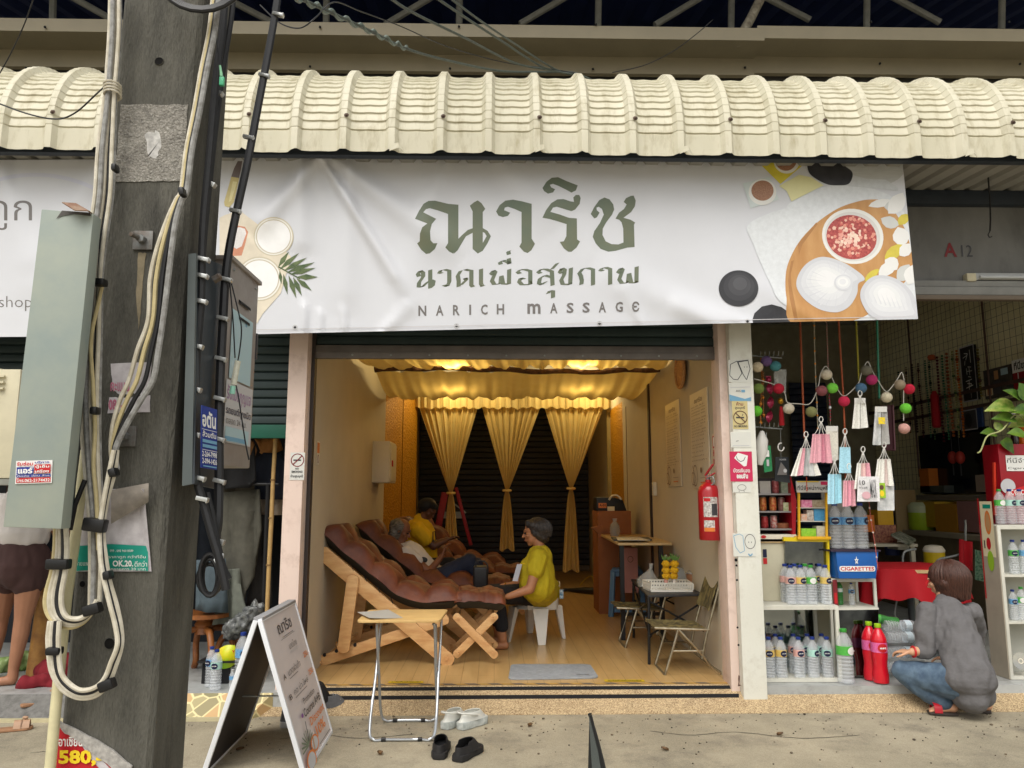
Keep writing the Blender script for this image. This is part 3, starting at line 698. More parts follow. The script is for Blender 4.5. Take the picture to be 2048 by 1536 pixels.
cw = MV('compress_white',(226,228,232),var=.06,scale=10); cs_ = MV('compress_crease',(190,194,202),var=.05)
G5 = [(204,206,212),(214,216,221),(222,224,228),(228,230,232),(233,234,236)]
A1 = [(778,1080),(800,1000),(860,920),(950,870),(1040,868),(1150,905),(1230,950),(1310,1010),(1330,1050),(1280,1080),(1270,1160),(1220,1250),(1150,1300),(1070,1312),(960,1285),(860,1220),(800,1150)]
A2 = [(1295,1180),(1310,1110),(1370,1040),(1450,1012),(1560,1030),(1660,1090),(1730,1180),(1760,1290),(1768,1368),(1500,1385),(1380,1340),(1320,1260)]
tones(A1,1010,1020,G5,'bundle')
for i in range(26):
 q = .6+i*.2; r0,r1 = rnd.uniform(.3,.5),rnd.uniform(.82,.97); x,y = 1120,1075; bx,by = 1050+235*math.cos(q),1090+205*math.sin(q); w_ = rnd.uniform(2,5)
 bn.decal('picture',MV('crease%d' % (i % 2),(216,218,223) if i % 2 else (207,209,216),var=.03),[ZR([(x+(bx-x)*r0,y+(by-y)*r0),(x+(bx-x)*r1+w_,y+(by-y)*r1+w_),(x+(bx-x)*r1-w_,y+(by-y)*r1-w_)])])
tones([(1160+76*math.cos(q),1072+66*math.sin(q)) for q in [i*.52 for i in range(12)]],1150,1060,[(210,212,218),(224,226,229),(234,235,236),(222,224,228)],'knot')
tones(A2,1500,1160,G5,'bundle')
for i in range(9):
 x = 1350+i*38; y = 1130+i*9; bn.decal('picture',MV('crease1',()),[ZR([(x,y),(x+44,y+95),(x+34,y+102)])])
bn.decal('hem',MV('hem_line',(204,202,204),var=.05),[[(396,661),(1834,632),(1834,633.2),(396,662.4)]])

b2 = Banner('shop_banner','plain white neighbouring banner lettered _shop cut off by the concrete pole',5.25,[(-400,322),(328,318),(328,672),(-400,676)],[(0,330,60,560,40,.012),(190,330,40,620,50,.012)])
b2.cloth(M_vinyl)
lav = MV('pale_lavender',(206,208,222),var=.04)
ring = [(70+270*math.cos(q),610+270*math.sin(q)*.98) for q in [3.0+i*.07 for i in range(36)]]
ring2 = [(70+264*math.cos(q),612+264*math.sin(q)*.98) for q in [3.0+i*.07 for i in range(36)]]
vs = [p for pr in zip(ring,ring2) for p in pr]; b2.decal('picture',lav,vs,[(2*i,2*i+1,2*i+3,2*i+2) for i in range(35)])
b2.text('lettering','grey','ถูก',-22,401,64,460,bold=-.005)
b2.text('lettering','grey','thrift_shop',-95,592,64,622,bold=-.01)
# ------------------------------------------------------------------ concrete pole and everything on it
PD = 2.0
def lin_x(p,q,z): return p.x+(q.x-p.x)*(z-p.z)/(q.z-p.z)
eL = (P(245,0,PD),P(113,1536,PD)); eR = (P(405,0,PD),P(300,1536,PD)); eB = (P(467,0,PD+.24),P(369,1536,PD+.24))
t = thing('utility_pole','tapering square concrete utility pole carrying cables and torn posters','utility pole',(eL[1].x+.12,PD+.12,0))
mb = MB(); rings = []
NZ = 40
for i in range(NZ+1):
 z = -.1+7.5*i/NZ; a,b,c = lin_x(*eL,z),lin_x(*eR,z),lin_x(*eB,z); g = .012
 j = lambda: rnd.uniform(-.0012,.0012)
 rings.append([(a+g,PD+j(),z),(b-g+j(),PD,z),(b+j(),PD+g,z),(c,PD+.24-g,z),(c-g,PD+.24,z),(a+g,PD+.24,z),(a,PD+.24-g,z),(a+j(),PD+g,z)])
vs = [p for r_ in rings for p in r_]; fs = [(i*8+j,i*8+(j+1) % 8,(i+1)*8+(j+1) % 8,(i+1)*8+j) for i in range(NZ) for j in range(8)]
mb.add(vs,fs).build('shaft',M_polec,t,smooth=True,angle=30)
M_hole = mat('hole_dark',(12,11,10),var=0,rough=1)
def hole(px,py,rpx):
 c = P(px,py,PD-.0025); r_ = rpx*S(PD)
 MB().lathe([(r_*1.12,0),(r_,.0022)],c,20,Matrix.Rotation(R(90),3,'X'),cap=False).build('bolt_hole_rim',M_polec,t,smooth=True)
 MB().lathe([(r_,.0),(r_*.01,.0005)],c+V((0,.001,0)),20,Matrix.Rotation(R(90),3,'X')).build('bolt_hole',M_hole,t)
hole(318,122,9); hole(219,1287,10); hole(165,1168,6)
M_skim = stained('scraped_paste',(150,147,138),(116,113,105),(76,74,68),16,30,rough=.95,bump=.8,bs=160,speck=(300,(84,80,74),(210,204,196),.3))
def ragged(pts,n,j):
 out = []
 for i in range(len(pts)):
  a,b = pts[i],pts[(i+1) % len(pts)]
  for k in range(n): out.append((a[0]+(b[0]-a[0])*k/n+rnd.uniform(-j,j),a[1]+(b[1]-a[1])*k/n+rnd.uniform(-j,j)))
 return out
def onpole(name,px,m,thick=.0016,d=PD-.0008,parent=t):
 return MB().prism([P(x,y,d) for x,y in px],(0,-thick,0)).build(name,m,parent)
onpole('scraped_patch',ragged([(242,209),(376,210),(366,362),(229,364)],14,1.2),M_skim)
onpole('chalk_mark',ragged([(292,268),(318,262),(322,300),(312,318),(296,312)],5,3),mat('chalk',(206,204,200),var=.4,scale=60,rough=1),.0022)
M_galv = mat('weathered_galvanised',(126,130,130),rough=.55,metal=.4,c2=(98,84,72),scale=22)
def plate(cx,cy,w_,m=M_galv):
 h = w_*S(PD)/2; c = P(cx,cy,PD); b = thing('bolt_plate','square rusty steel plate with a nut on the pole' if cy < 700 else 'square grey steel plate half hidden by white cables on the pole','plate',c)
 MB().box((c.x-h,PD-.008,c.z-h),(c.x+h,PD-.0005,c.z+h)).build('washer',m,b,bevel=.0015)
 MB().lathe([(h*.46,0),(h*.46,.014),(h*.4,.017)],c+V((0,-.008,0)),6,Matrix.Rotation(R(90),3,'X') @ Matrix.Rotation(.3,3,'Z')).build('nut',m,b)
 MB().lathe([(h*.26,0),(h*.26,.032),(h*.22,.034)],c+V((-.004,-.016,.003)),12,Matrix.Rotation(R(90),3,'X') @ Matrix.Rotation(R(-14),3,'Y')).build('bolt',m,b,smooth=True)
plate(288,482,40); plate(254,873,40)
onpole('rust_streak',ragged([(276,506),(292,506),(284,590),(278,660),(272,600)],6,1.5),mat('pale_leach',(146,134,110),var=.3,scale=30,rough=1),.0012)

def pframe(x0,y0,x1,y1,d=PD-.003): a,b,c = P(x0,y1,d),P(x1,y1,d),P(x0,y0,d); return a,V((b.x-a.x,0,0)),V((c.x-a.x,0,c.z-a.z))
def sticker(name,label,cat,ori,mt,key='board'):
 o,u,v = (V(i_) for i_ in ori); s_ = thing(name,label,cat,o); n_ = u.cross(v).normalized()*.0012
 MB().prism([o,o+u,o+u+v,o+v],n_).build('paper',mt,s_)
 return s_,Sheet(o,u,v)
M_paper = mat('weathered_paper',(206,202,204),rough=.7,c2=(180,174,178),scale=26)
s_ = thing('poster','torn white poster with faded pink phone number 081 on the pole','poster',P(262,775,PD))
onpole('paper',ragged([(221,728),(303,724),(300,782),(286,790),(262,787),(242,791),(226,780)],5,1),M_paper,.0015,PD-.0015,s_)
onpole('paper_strip',ragged([(219,794),(250,796),(284,792),(301,790),(300,824),(216,826)],5,.8),M_paper,.0015,PD-.0015,s_)
q = Sheet(*pframe(216,724,303,826,PD-.0035)); fp = mat('ink_faded_pink',(196,116,140),var=.3,scale=60)
q.text(fp,'081-',.02,.05,.36,.27,bold=.04); q.text(fp,'คะแนน',.07,.42,.5,.6,bold=.02)
q.done(s_,{fp: 'lettering'})
s_ = thing('poster','torn green and white poster peeling off the pole under the cables','poster',P(225,1060,PD))
def curl(u,v):
 x = 150+147*u+ (6*(1-v) if u > .5 else 0); y = 1143-165*v; lift = .004+.035*max(0,v-.55)**2*4*max(0,u-.3)+.022*max(0,u-.9)*10*v
 return P(x+(-10 if u > .9 else 0)*v,y,PD-lift)
MB().grid(curl,16,14).build('paper',M_paper,s_,smooth=True,solid=.001)
MB().grid(lambda u,v: P(151+145*u,1142-50*v-4*(1-abs(2*u-1)),PD-.0062-.002*u),10,2).build('green_band',mat('poster_green',(20,150,130),rough=.5,var=.15,scale=20),s_)
MB().grid(lambda u,v: P(222+75*u,980+38*(1-v)-14*u+(30*(1-u)*(1-v)),PD-.03-.012*math.sin(v*3)),8,6).build('curled_corner',mat('paper_back',(140,132,122),rough=.9,var=.3,scale=30),s_,smooth=True,solid=.001)
q = Sheet(*pframe(150,1092,297,1145,PD-.0085))
q.text('white','099 , 095 960 8589',.48,.76,.8,.86); q.text('white','ราคาถูก กว่าที่อื่น',.46,.5,.97,.66)
q.text('white','จ่ายแพง',.02,.26,.22,.46); q.text('white','OK.20.',.52,.22,.8,.46,bold=.03); q.text('white','ดีกว่า',.82,.22,.99,.44)
q.text('white','ทุกรายการ 20 บาท',.46,.04,.97,.18)
q.done(s_,{'white': 'lettering'})
s_ = thing('poster','red and white torn poster with yellow 580 low on the pole','poster',P(190,1500,PD))
onpole('paper',ragged([(113,1442),(150,1462),(262,1560),(240,1640),(100,1640)],4,.8),mat('poster_red',(192,26,40),rough=.45,var=.12,scale=12),.002,PD-.001,s_)
onpole('torn_edge',ragged([(113,1438),(142,1452),(215,1490),(266,1532),(258,1560),(196,1512),(150,1475),(128,1462)],4,1.2),mat('torn_paper',(186,182,176),var=.4,scale=90,rough=1),.006,PD-.003,s_)
onpole('white_band',[(150,1470),(205,1520),(250,1570),(228,1570),(180,1515)],M_paper,.001,PD-.0032,s_)
q = Sheet(*pframe(113,1470,215,1536,PD-.006)); q.text('yellow','580,-',.05,.05,.92,.55,bold=.04); q.text('white','อาเซียน',.05,.66,.52,.98,bold=.02); q.done(s_,{'yellow': 'lettering','white': 'lettering'})

cb = thing('cable_cabinet','tall narrow grey green metal cabinet with rusty bottom on the pole','cabinet',P(100,1000,1.86))
D0 = 1.82
def rusty():
 m = mat('cabinet_paint',(154,160,148),rough=.5,c2=(134,146,142),scale=4,bump=.03,bscale=40); n,b,L = nodes_of(m)
 base = b.inputs['Base Color'].links[0].from_socket; tc = n.nodes.new('ShaderNodeTexCoord'); nz = n.nodes.new('ShaderNodeTexNoise'); nz.inputs['Scale'].default_value = 16; nz.inputs['Detail'].default_value = 8; L(tc.outputs['Object'],nz.inputs[0])
 sp = n.nodes.new('ShaderNodeSeparateXYZ'); L(tc.outputs['Object'],sp.inputs[0])
 mr = n.nodes.new('ShaderNodeMapRange'); mr.inputs['From Min'].default_value = .02; mr.inputs['From Max'].default_value = -.11; L(sp.outputs['Z'],mr.inputs[0])
 mx = n.nodes.new('ShaderNodeMapRange'); mx.inputs['From Min'].default_value = -.10; mx.inputs['From Max'].default_value = .06; mx.inputs['To Min'].default_value = -.22; mx.inputs['To Max'].default_value = .22; L(sp.outputs['X'],mx.inputs[0])
 ad = n.nodes.new('ShaderNodeMath'); L(mr.outputs[0],ad.inputs[0]); L(mx.outputs[0],ad.inputs[1])
 a2 = n.nodes.new('ShaderNodeMath'); L(ad.outputs[0],a2.inputs[0]); L(nz.outputs[0],a2.inputs[1])
 rp = n.nodes.new('ShaderNodeValToRGB'); e = rp.color_ramp.elements; e[0].position = 1.0; e[0].color = (0,0,0,1); e[1].position = 1.2; e[1].color = (1,1,1,1); L(a2.outputs[0],rp.inputs[0])
 r2 = n.nodes.new('ShaderNodeValToRGB'); e = r2.color_ramp.elements; e[0].color = lin((206,176,110)); e[0].position = .95; e[1].color = lin((88,56,44)); e[1].position = 1.2; L(a2.outputs[0],r2.inputs[0])
 mm = n.nodes.new('ShaderNodeMix'); mm.data_type = 'RGBA'; L(rp.outputs[0],mm.inputs[0]); L(base,mm.inputs[6]); L(r2.outputs[0],mm.inputs[7]); L(mm.outputs[2],b.inputs['Base Color']); return m
M_cab = rusty()
q4 = [P(83,418,D0),P(187,427,D0),P(122,1058,D0),P(6,1054,D0)]
bk = [p+V((0.0,.04,0)) for p in q4]
MB().add(q4+bk,[(0,1,2,3),(4,7,6,5),(1,5,6,2),(0,3,7,4),(0,4,5,1),(3,2,6,7)]).build('body',M_cab,cb,bevel=.0025)
MB().add([P(190,440,1.835),P(198,442,1.93),P(146,1040,1.93),P(125,1040,1.835)],[(0,1,2,3)]).build('side_panel',mat('cabinet_side',(70,82,82),rough=.5,var=.2),cb,solid=.002)
MB().add([P(124,404,1.80),P(152,406,1.83),P(190,430,1.84),P(178,421,1.80),P(150,420,1.79)],[(0,1,3,4),(1,2,3)]).build('bent_flap',mat('rusty_flap',(150,130,110),c2=(120,74,50),scale=30),cb,solid=.0025)
MB().add([P(112,438,D0-.002),P(124,421,D0-.002),P(150,423,D0-.002),P(180,425,D0-.002),P(182,432,D0-.002),P(148,428,D0-.002),P(122,432,D0-.002)],[(0,1,2,3,4,5,6)]).build('torn_tape',mat('dark_tape',(80,76,72),var=.4,scale=40),cb)
st,q = sticker('sticker','red blue and white phone number sticker on the grey green cabinet','sticker',(P(31,968,D0-.0015),P(104,966,D0-.0015)-P(31,968,D0-.0015),P(33,922,D0-.0015)-P(31,968,D0-.0015)),MATS['ink_white'])
q.rect('red',.03,.04,.97,.26); q.text('white','โทร.062-2174432',.05,.07,.95,.23,bold=.02); q.rect('blue',.03,.28,.97,.4); q.text('white','ติดตั้ง ซ่อม ล้าง',.06,.30,.94,.38)
q.rect('blue',.04,.42,.5,.72); q.text('white','แอร์',.08,.44,.48,.7,bold=.04); q.rect('red',.53,.44,.97,.82); q.text('white','ตู้เย็น',.56,.64,.94,.8,bold=.02); q.text('white','เครื่อง',.56,.46,.94,.6,bold=.02)
q.text('red','รับซ่อม',.05,.78,.5,.96,bold=.03); q.text('blue','บริการ',.55,.86,.95,.96,bold=.03); q.done(st,{k: 'lettering' for k in ('red','blue','white')})

# cables -------------------------------------------------------
def crom(pts,n=6):
 out = []; pts = [V(p) for p in pts]
 for i in range(len(pts)-1):
  a,b,c,d = pts[max(i-1,0)],pts[i],pts[i+1],pts[min(i+2,len(pts)-1)]
  for k in range(n):
   t_ = k/n; out.append(.5*((2*b)+(c-a)*t_+(2*a-5*b+4*c-d)*t_*t_+(3*b-a-3*c+d)*t_**3))
 return out+[pts[-1]]
M_cw = mat('white_cable',(214,208,192),rough=.42,c2=(186,178,158),scale=30)
M_cy = mat('yellowed_cable',(206,190,142),rough=.45,var=.2,scale=30)
M_cg = mat('grey_cable',(160,160,158),rough=.5,c2=(120,118,114),scale=50)
M_cb = mat('black_cable',(34,34,36),rough=.45,var=.3,scale=40)
M_tape = mat('black_tape',(22,22,23),rough=.4,var=.2)
def cable(parent,pts,rpx,m,d=1.95,dd=0,name='cable',n=8):
 w3 = [P(p[0],p[1],(p[2] if len(p) > 2 else d)+dd) for p in pts]
 return MB().tube(crom(w3),rpx*S(d),n).build(name,m,parent,smooth=True)
lb = thing('cable_bundle','thick bundle of white and yellow cables looped down beside the pole','cables',P(190,900,1.93))
dn = 1.94
for dx,m,r_,dz in ((-10,M_cw,4.4,0),(-3,M_cg,5,-.006),(3,M_cw,4,.004),(9,M_cb,3.5,.008),(13,M_cw,4.2,-.002),(17,M_cg,3.8,.006)):
 k = 1+abs(dx)*.02
 cable(lb,[(228+dx*.7,-40),(227+dx*.8,60),(222+dx*.8,140),(219+dx*.75,180),(208+dx*1.2,300),(203+dx*1.3,390),(191+dx*1.25,480),(188+dx*.9,560),(182+dx*1.2,660),(176+dx*1.4,760),(177+dx*1.3,860),(183+dx*1.1,960),(189+dx,1040),(190+dx*.9,1120),(188+dx*.8,1210)],r_,m,dn,dz)
cable(lb,[(206,565),(198,600),(182,680),(186,770),(190,860),(187,930),(193,1000),(197,1100)],4,M_cy,dn,-.012)
cable(lb,[(238,20),(235,120),(233,180),(226,300),(224,330)],3.6,M_cy,dn,.01)
for k,m in enumerate((M_cy,M_cw,M_cw,M_cb,M_cw)):
 o_ = k*8
 cable(lb,[(112+k*5,1052),(110+k*6,1100),(105+k*6.5,1140),(93+o_*.95,1185),(92+o_,1215),(105+o_*.9,1240-k*1.5),(135+o_*.6,1254-o_*.5),(160+o_*.4,1248-o_*.55),(178+o_*.3,1232-o_*.6),(186+k*2,1212-k*3)],5,m,dn,-.02-.004*k)
for k,m in enumerate((M_cw,M_cw,M_cb,M_cw)):
 o_ = k*7
 cable(lb,[(100+o_*.9,1242),(96+o_,1275),(98+o_*.95,1310),(104+o_*.9,1345),(124+o_*.6,1378-o_*.6),(155+o_*.3,1395-o_*.7),(190,1392-o_*.8),(216-o_*.3,1368-o_*.6),(232-o_*.5,1330-o_*.2),(243-o_*.4,1290),(242-o_*.5,1255),(233-o_*.6,1210),(220-o_*.5,1165),(212-o_*.5,1120),(206-o_*.3,1060),(214-o_*.3,1000),(229-o_*.5,945),(234-o_*.3,900)],4.6,m,dn,-.03-.004*k)
for k,(m,dx) in enumerate(((M_cw,0),(M_cy,10),(M_cb,15),(M_cg,20))):
 f_ = k/3
 cable(lb,[(228+k*2,940),(222+k*3,900),(226+k*9,850),(240+k*14,800),(258+k*16,760),(275+k*14,700),(296+k*10,640) if k else (296,640),(300+k*12,560),(313+k*10,500),(334+k*6,440),(352+k*4,400),(362+k*4,380),(372+k*4,300),(388+k*4,220),(402+k*4,140),(418+k*4,60),(428+k*4,-30)],4.6 if k != 3 else 6,m,1.955,-.004*k)
def tie(parent,px,py,wpx,hpx,d,ang=0,m=M_tape,name='tape_tie',dep=.03):
 c = P(px,py,d); w_,h_ = wpx*S(d)/2,hpx*S(d)/2; Mx = Matrix.Translation(c) @ Matrix.Rotation(R(ang),4,'Y')
 MB().box((-w_,-dep,-h_),(w_,dep*.6,h_),Mx).build(name,m,parent,bevel=.006)
for a in ((200,566,27,15,0),(192,822,14,16,0),(192,1050,42,26,8),(229,945,15,17,-20),(119,1128,42,20,0),(187,1218,32,20,-18),(111,1301,26,15,0),(216,1369,28,20,-22),(232,338,10,16,0),(218,1150,14,17,-12),(366,386,12,18,-14)): tie(lb,a[0],a[1],a[2],a[3],1.905,a[4],dep=.018)
for k in range(4):
 c = P(225,172+k*6,1.94); MB().tube([c+V((.021*math.cos(q),.02*math.sin(q),.004*math.cos(q)-.006*math.sin(q+.6))) for q in [i*.45 for i in range(14)]],.003,6,closed=True).build('wire_wrap',M_cw,lb,smooth=True)
cd = thing('conduit_pipe','slim cream plastic conduit pipe rising beside the pole','pipe',P(120,1400,1.96))
MB().tube([P(172,900,1.98),P(150,1080,1.97),P(133,1200,1.965),P(112,1410,1.96),P(98,1560,1.955)],.0125,14).build('pipe',mat('conduit_cream',(214,206,166),rough=.4,var=.15,scale=20),cd,smooth=True)
MB().tube([P(170,960,1.93),P(150,1010,1.925),P(140,1060,1.925)],.006,8).build('black_lead',M_cb,cd,smooth=True)

ch = thing('cable_tray','dark grey metal channel clamped on the pole side behind black cables','cable tray',P(400,740,2.05))
M_chan = mat('channel_grey',(72,80,82),rough=.5,var=.25,scale=10)
MB().prism([P(377,508,2.0),P(392,506,2.0),P(384,968,2.0),P(364,972,2.0)],(0,.012,0)).build('flange',mat('channel_edge',(88,96,96),rough=.5,var=.2),ch)
def side(pts): return [P(x,y,2.0+(x-385)*.0042 if x > 385 else 2.0) for x,y in pts]
MB().add(side([(392,512),(441,530),(428,978),(384,968)]),[(0,1,2,3)]).build('web_plate',mat('channel_web',(52,60,66),rough=.5,var=.2),ch,solid=.006)
p0 = P(424,556,2.13); MB().add(side([(416,535),(438,545),(434,582),(416,570)]),[(0,1,2,3)]).build('washer_plate',M_galv,ch,solid=-.008)
MB().lathe([(.012,0),(.012,.02),(.008,.024)],P(427,560,2.12),6,Matrix.Rotation(R(60),3,'Y')).build('bolt',M_galv,ch)
MB().add(side([(402,752),(432,766),(431,778),(403,766)]),[(0,1,2,3)]).build('strap',M_steel,ch,solid=-.003)
bc = thing('cable_bundle','pair of thick black cables with silver clips on the right flank of the pole','cables',P(420,900,2.08))
cable(bc,[(452,-60),(445,60),(432,160),(420,300),(408,430),(404,512),(402,600),(394,700),(390,800),(388,880),(394,960),(408,1010),(424,1070),(436,1110),(446,1150),(452,1180)],8.5,M_cb,2.04)
cable(bc,[(560,-40,2.5),(550,30,2.45),(532,130,2.4),(513,230,2.35),(494,330,2.3),(474,420,2.26),(458,500,2.22),(450,570,2.2),(445,660,2.18),(440,760,2.16),(438,860,2.14),(438,950,2.12),(436,1040,2.1),(432,1080,2.1),(442,1130,2.1),(455,1160,2.1)],9,M_cb,2.2)
cable(bc,[(470,-40),(462,40),(446,140),(432,250),(420,360),(410,460),(406,520)],6,M_cb,2.1); cable(bc,[(415,985),(428,1040),(436,1090),(440,1150)],5,M_cb,2.07)
for k,(rx,ry) in enumerate(((20,42),(15,36),(24,30))):
 MB().tube([P(420+rx*math.cos(q),1150+k*4+ry*math.sin(q),2.1+.01*k) for q in [i*.3 for i in range(21)]],.006,7,closed=True).build('coil',M_cb,bc,smooth=True)
def clip(px,py,d,wpx,ang):
 c = P(px,py,d-.016); w_ = wpx*S(d)/2; Mx = Matrix.Translation(c) @ Matrix.Rotation(R(ang),4,'Y')
 MB().box((-w_,-.004,-.0055),(w_,.012,.0055),Mx).box((w_*.8,-.008,-.008),(w_*1.02,.008,.006),Mx).build('clip',mat('clip_silver',(196,198,196),rough=.3,metal=.6,var=.1),bc,bevel=.002)
for y,x in ((518,407),(551,404),(602,402),(692,394),(778,390),(868,389),(956,398),(998,404)): clip(x,y,2.04,24,12)
for x,y,d in ((556,28,2.45),(528,150,2.39),(497,274,2.33),(470,421,2.26),(452,558,2.2),(445,636,2.18),(441,717,2.17),(439,797,2.15),(438,878,2.14),(438,962,2.12),(436,1082,2.1)): clip(x,y,d,24,14)
MB().tube([P(437,1104,2.06),P(430,1120,2.05),P(436,1132,2.05),P(444,1122,2.05),P(445,1108,2.06)],.004,8).build('wire_hook',MATS['clip_silver'],bc,smooth=True)
clip(437,184,2.08,20,30); clip(421,366,2.06,22,30)
o = P(401,935,1.985); u = P(433,940,2.06)-o; v = P(402,810,1.985)-o
st,q = sticker('sign','small blue sign with white Thai writing and phone numbers on the pole side','sign',(o,u,v),mat('sign_blue',(34,58,140),rough=.4,var=.08))
q.text('white','อตัน',.05,.66,.9,.93,bold=.03); q.line('white',[(.02,.62),(.95,.62)],.008); q.text('white','ส้วมตัน',.05,.5,.9,.6,bold=.02); q.rect('skyblue',.04,.41,.95,.46); q.rect('skyblue',.04,.33,.95,.38); q.line('white',[(.02,.29),(.95,.29)],.008)
q.text('white','2-264-7998',.0,.18,.92,.27,bold=.02); q.text('white','2-094-1426',.0,.07,.92,.16,bold=.02); q.rect('skyblue',.05,.02,.9,.04); q.done(st,{'white': 'lettering'})
mx_ = P(462,515,2.27).x
bx = thing('meter_box','grey metal box with pasted papers standing out behind the pole','meter box',(mx_,2.4,1.5))
za,zb2 = P(462,515,2.27).z,P(447,930,2.27).z
MB().box((mx_-.16,2.27,zb2),(mx_,2.55,za)).build('body',mat('meter_grey',(150,144,138),rough=.5,metal=.1,c2=(134,124,118),scale=7),bx,bevel=.006)
MB().box((mx_-.165,2.262,za-.008),(mx_+.008,2.56,za+.006)).build('lid',mat('meter_grey',()),bx,bevel=.003)
Sx = lambda y0,y1,z0,z1: ((mx_+.001,y0,z0),V((0,y1-y0,0)),V((0,0,z1-z0)))
hz_ = za-zb2
for k in range(2):
 zz = za-hz_*(.17+.08*k); MB().prism([(mx_,2.36,zz),(mx_,2.46,zz),(mx_,2.46,zz-.008),(mx_,2.36,zz-.008)],(.006,0,-.006)).build('vent_louver',M_black,bx)
for y in (2.30,2.52):
 MB().ball((mx_+.001,y,za-.03),.005,8,5).build('screw',M_steel,bx)
MB().box((mx_-.002,2.548,za-hz_*.42),(mx_+.004,2.556,za-hz_*.28)).build('hinge',MATS['ink_charcoal'],bx)
q = Sheet(*Sx(2.30,2.50,zb2+hz_*.42,zb2+hz_*.76)); q.rect('aqua',0,0,1,1); q.rect('skyblue',.62,.86,.7,.92); q.done(bx,{'aqua': 'pasted_paper'})
q = Sheet(*Sx(2.28,2.53,zb2+hz_*.11,zb2+hz_*.41)); q.rect('lightgrey',0,0,1,1); mauve = mat('ink_mauve',(160,128,160),var=.2,scale=40); q.text(mauve,'รับเปิดกุญแจ',.04,.62,.94,.92,bold=.02); q.text('navy','รถยนต์ทุกชนิด',.03,.42,.96,.58,bold=.02); q.text('grey','ตลอด 24 ชม.',.05,.3,.8,.4); q.rect('aqua',.03,.02,.9,.25); q.rect('skyblue',.03,.03,.8,.1); q.done(bx,{'lightgrey': 'pasted_paper','navy': 'lettering','grey': 'lettering',mauve: 'lettering'})
hc = thing('hanging_lead','thin black lead with a taped clear connector hanging in front of the meter box','lead',P(480,700,2.2))
MB().tube(crom([P(459,560,2.19),P(466,640,2.2),P(470,716,2.21)]),.0022,6).build('lead',M_cb,hc,smooth=True)
MB().tube(crom([P(460,556,2.19),P(476,620,2.2),P(483,660,2.2),P(478,710,2.21),P(470,752,2.21),P(478,800,2.21),P(490,880,2.22),P(498,920,2.23)]),.0022,6).build('lead',M_cb,hc,smooth=True)
MB().tube([P(476,722,2.205),P(470,752,2.205),P(467,770,2.205)],.009,8).build('connector',mat('clear_connector',(206,206,190),rough=.25,var=.2,scale=60),hc,smooth=True)
MB().tube([P(466,772,2.205),P(464,788,2.205)],.008,8).build('connector_tip',mat('mint_plastic',(150,206,186),rough=.35),hc,smooth=True)
gp = thing('fibre_plug','mint green fibre plug dangling on a thin lead in front of the pole','plug',P(444,150,1.97))
MB().tube(crom([P(430,40,1.98),P(432,70,1.975),P(440,132,1.97)]),.0018,6).build('lead',M_cb,gp,smooth=True)
a_,b_ = P(440,131,1.97),P(443,153,1.97); MB().tube([a_,b_],[.003,.0045],8).build('boot',mat('mint_boot',(140,200,160),rough=.4),gp,smooth=True)
c_ = P(444,163,1.97); MB().box((c_.x-.006,c_.y-.005,c_.z-.012),(c_.x+.006,c_.y+.005,c_.z+.012)).build('plug_body',mat('mint_plug',(70,176,130),rough=.35),gp,bevel=.001)
co = thing('cable_coil','coil of black cable hanging across the top of the pole','cable coil',P(405,0,1.9))
for k in range(4):
 MB().tube([P(404+(88-k*7)*math.cos(q),-52+k*6+(74-k*8)*math.sin(q),1.9+.006*k) for q in [i*.26 for i in range(24)]],.0065,8,closed=True).build('turn',M_cb,co,smooth=True)
def wire(label,pts,r_,m=M_cb,parts=None,nm='overhead_wire'):
 t_ = thing(nm,label,'wire',P(pts[0][0],pts[0][1],pts[0][2])); MB().tube(crom([P(*p) for p in pts],8),r_,7).build('strand',m,t_,smooth=True); return t_
wire('thin black wire rising steeply at the upper left of the photo',[(-20,180,2.6),(20,110,2.5),(50,45,2.4),(72,-20,2.3)],.002)
wire('thin black wire sagging across the awning towards the pole',[(-20,200,2.2),(50,226,2.1),(110,238,2.05),(150,226,2.0),(195,186,1.97),(224,160,1.95)],.0022)
M_ow = mat('weathered_green_cable',(84,92,86),rough=.6,var=.3,scale=30)
def drop(label,pts,r_): return wire(label,pts,r_,M_ow)
d1 = drop('drop cable wrapped in a spiral sleeve descending over the awning',[(560,-20,3.0),(640,15,3.4),(740,62,4.0),(815,98,4.5),(900,122,5.0),(1000,142,5.5),(1080,144,5.8),(1150,146,5.95),(1190,168,6.0)],.009)
sp_ = crom([P(*p) for p in [(560,-20,3.0),(640,15,3.4),(740,62,4.0),(815,98,4.5)]],40); pts = []
for i,p in enumerate(sp_): q = i*.55; pts.append(p+V((0,math.cos(q),math.sin(q)))*.014)
MB().tube(pts,.009,6).build('spiral_sleeve',mat('sleeve_grey',(120,132,124),rough=.5,var=.2),d1,smooth=True)
drop('drop cable that sags lowest from a wrapped end above the awning middle',[(760,-20,3.4),(820,22,3.9),(930,76,4.6),(1030,126,5.4),(1100,140,5.8),(1160,150,5.95),(1185,165,6.0)],.008)
drop('upper cable of the close pair coming down above the awning',[(850,-20,3.8),(920,28,4.2),(1000,80,4.9),(1090,136,5.7),(1165,152,5.95),(1195,168,6.0)],.008)
drop('lower cable of the close pair coming down above the awning',[(880,-20,3.82),(950,34,4.3),(1030,88,5.0),(1110,138,5.8),(1170,158,6.0),(1188,170,6.02)],.007)
wire('thinnest black wire arching above the awning beside the drop cables',[(645,20,3.4),(672,4,3.5),(720,22,3.8),(800,52,4.2),(900,95,4.8),(1010,125,5.5),(1090,136,5.8),(1150,146,5.9)],.0035)
wire('thin slack wire running from the brace pipe down to the awning',[(1425,40,6.4),(1400,62,6.4),(1350,100,6.3),(1290,130,6.2),(1225,145,6.1)],.004,M_cb)
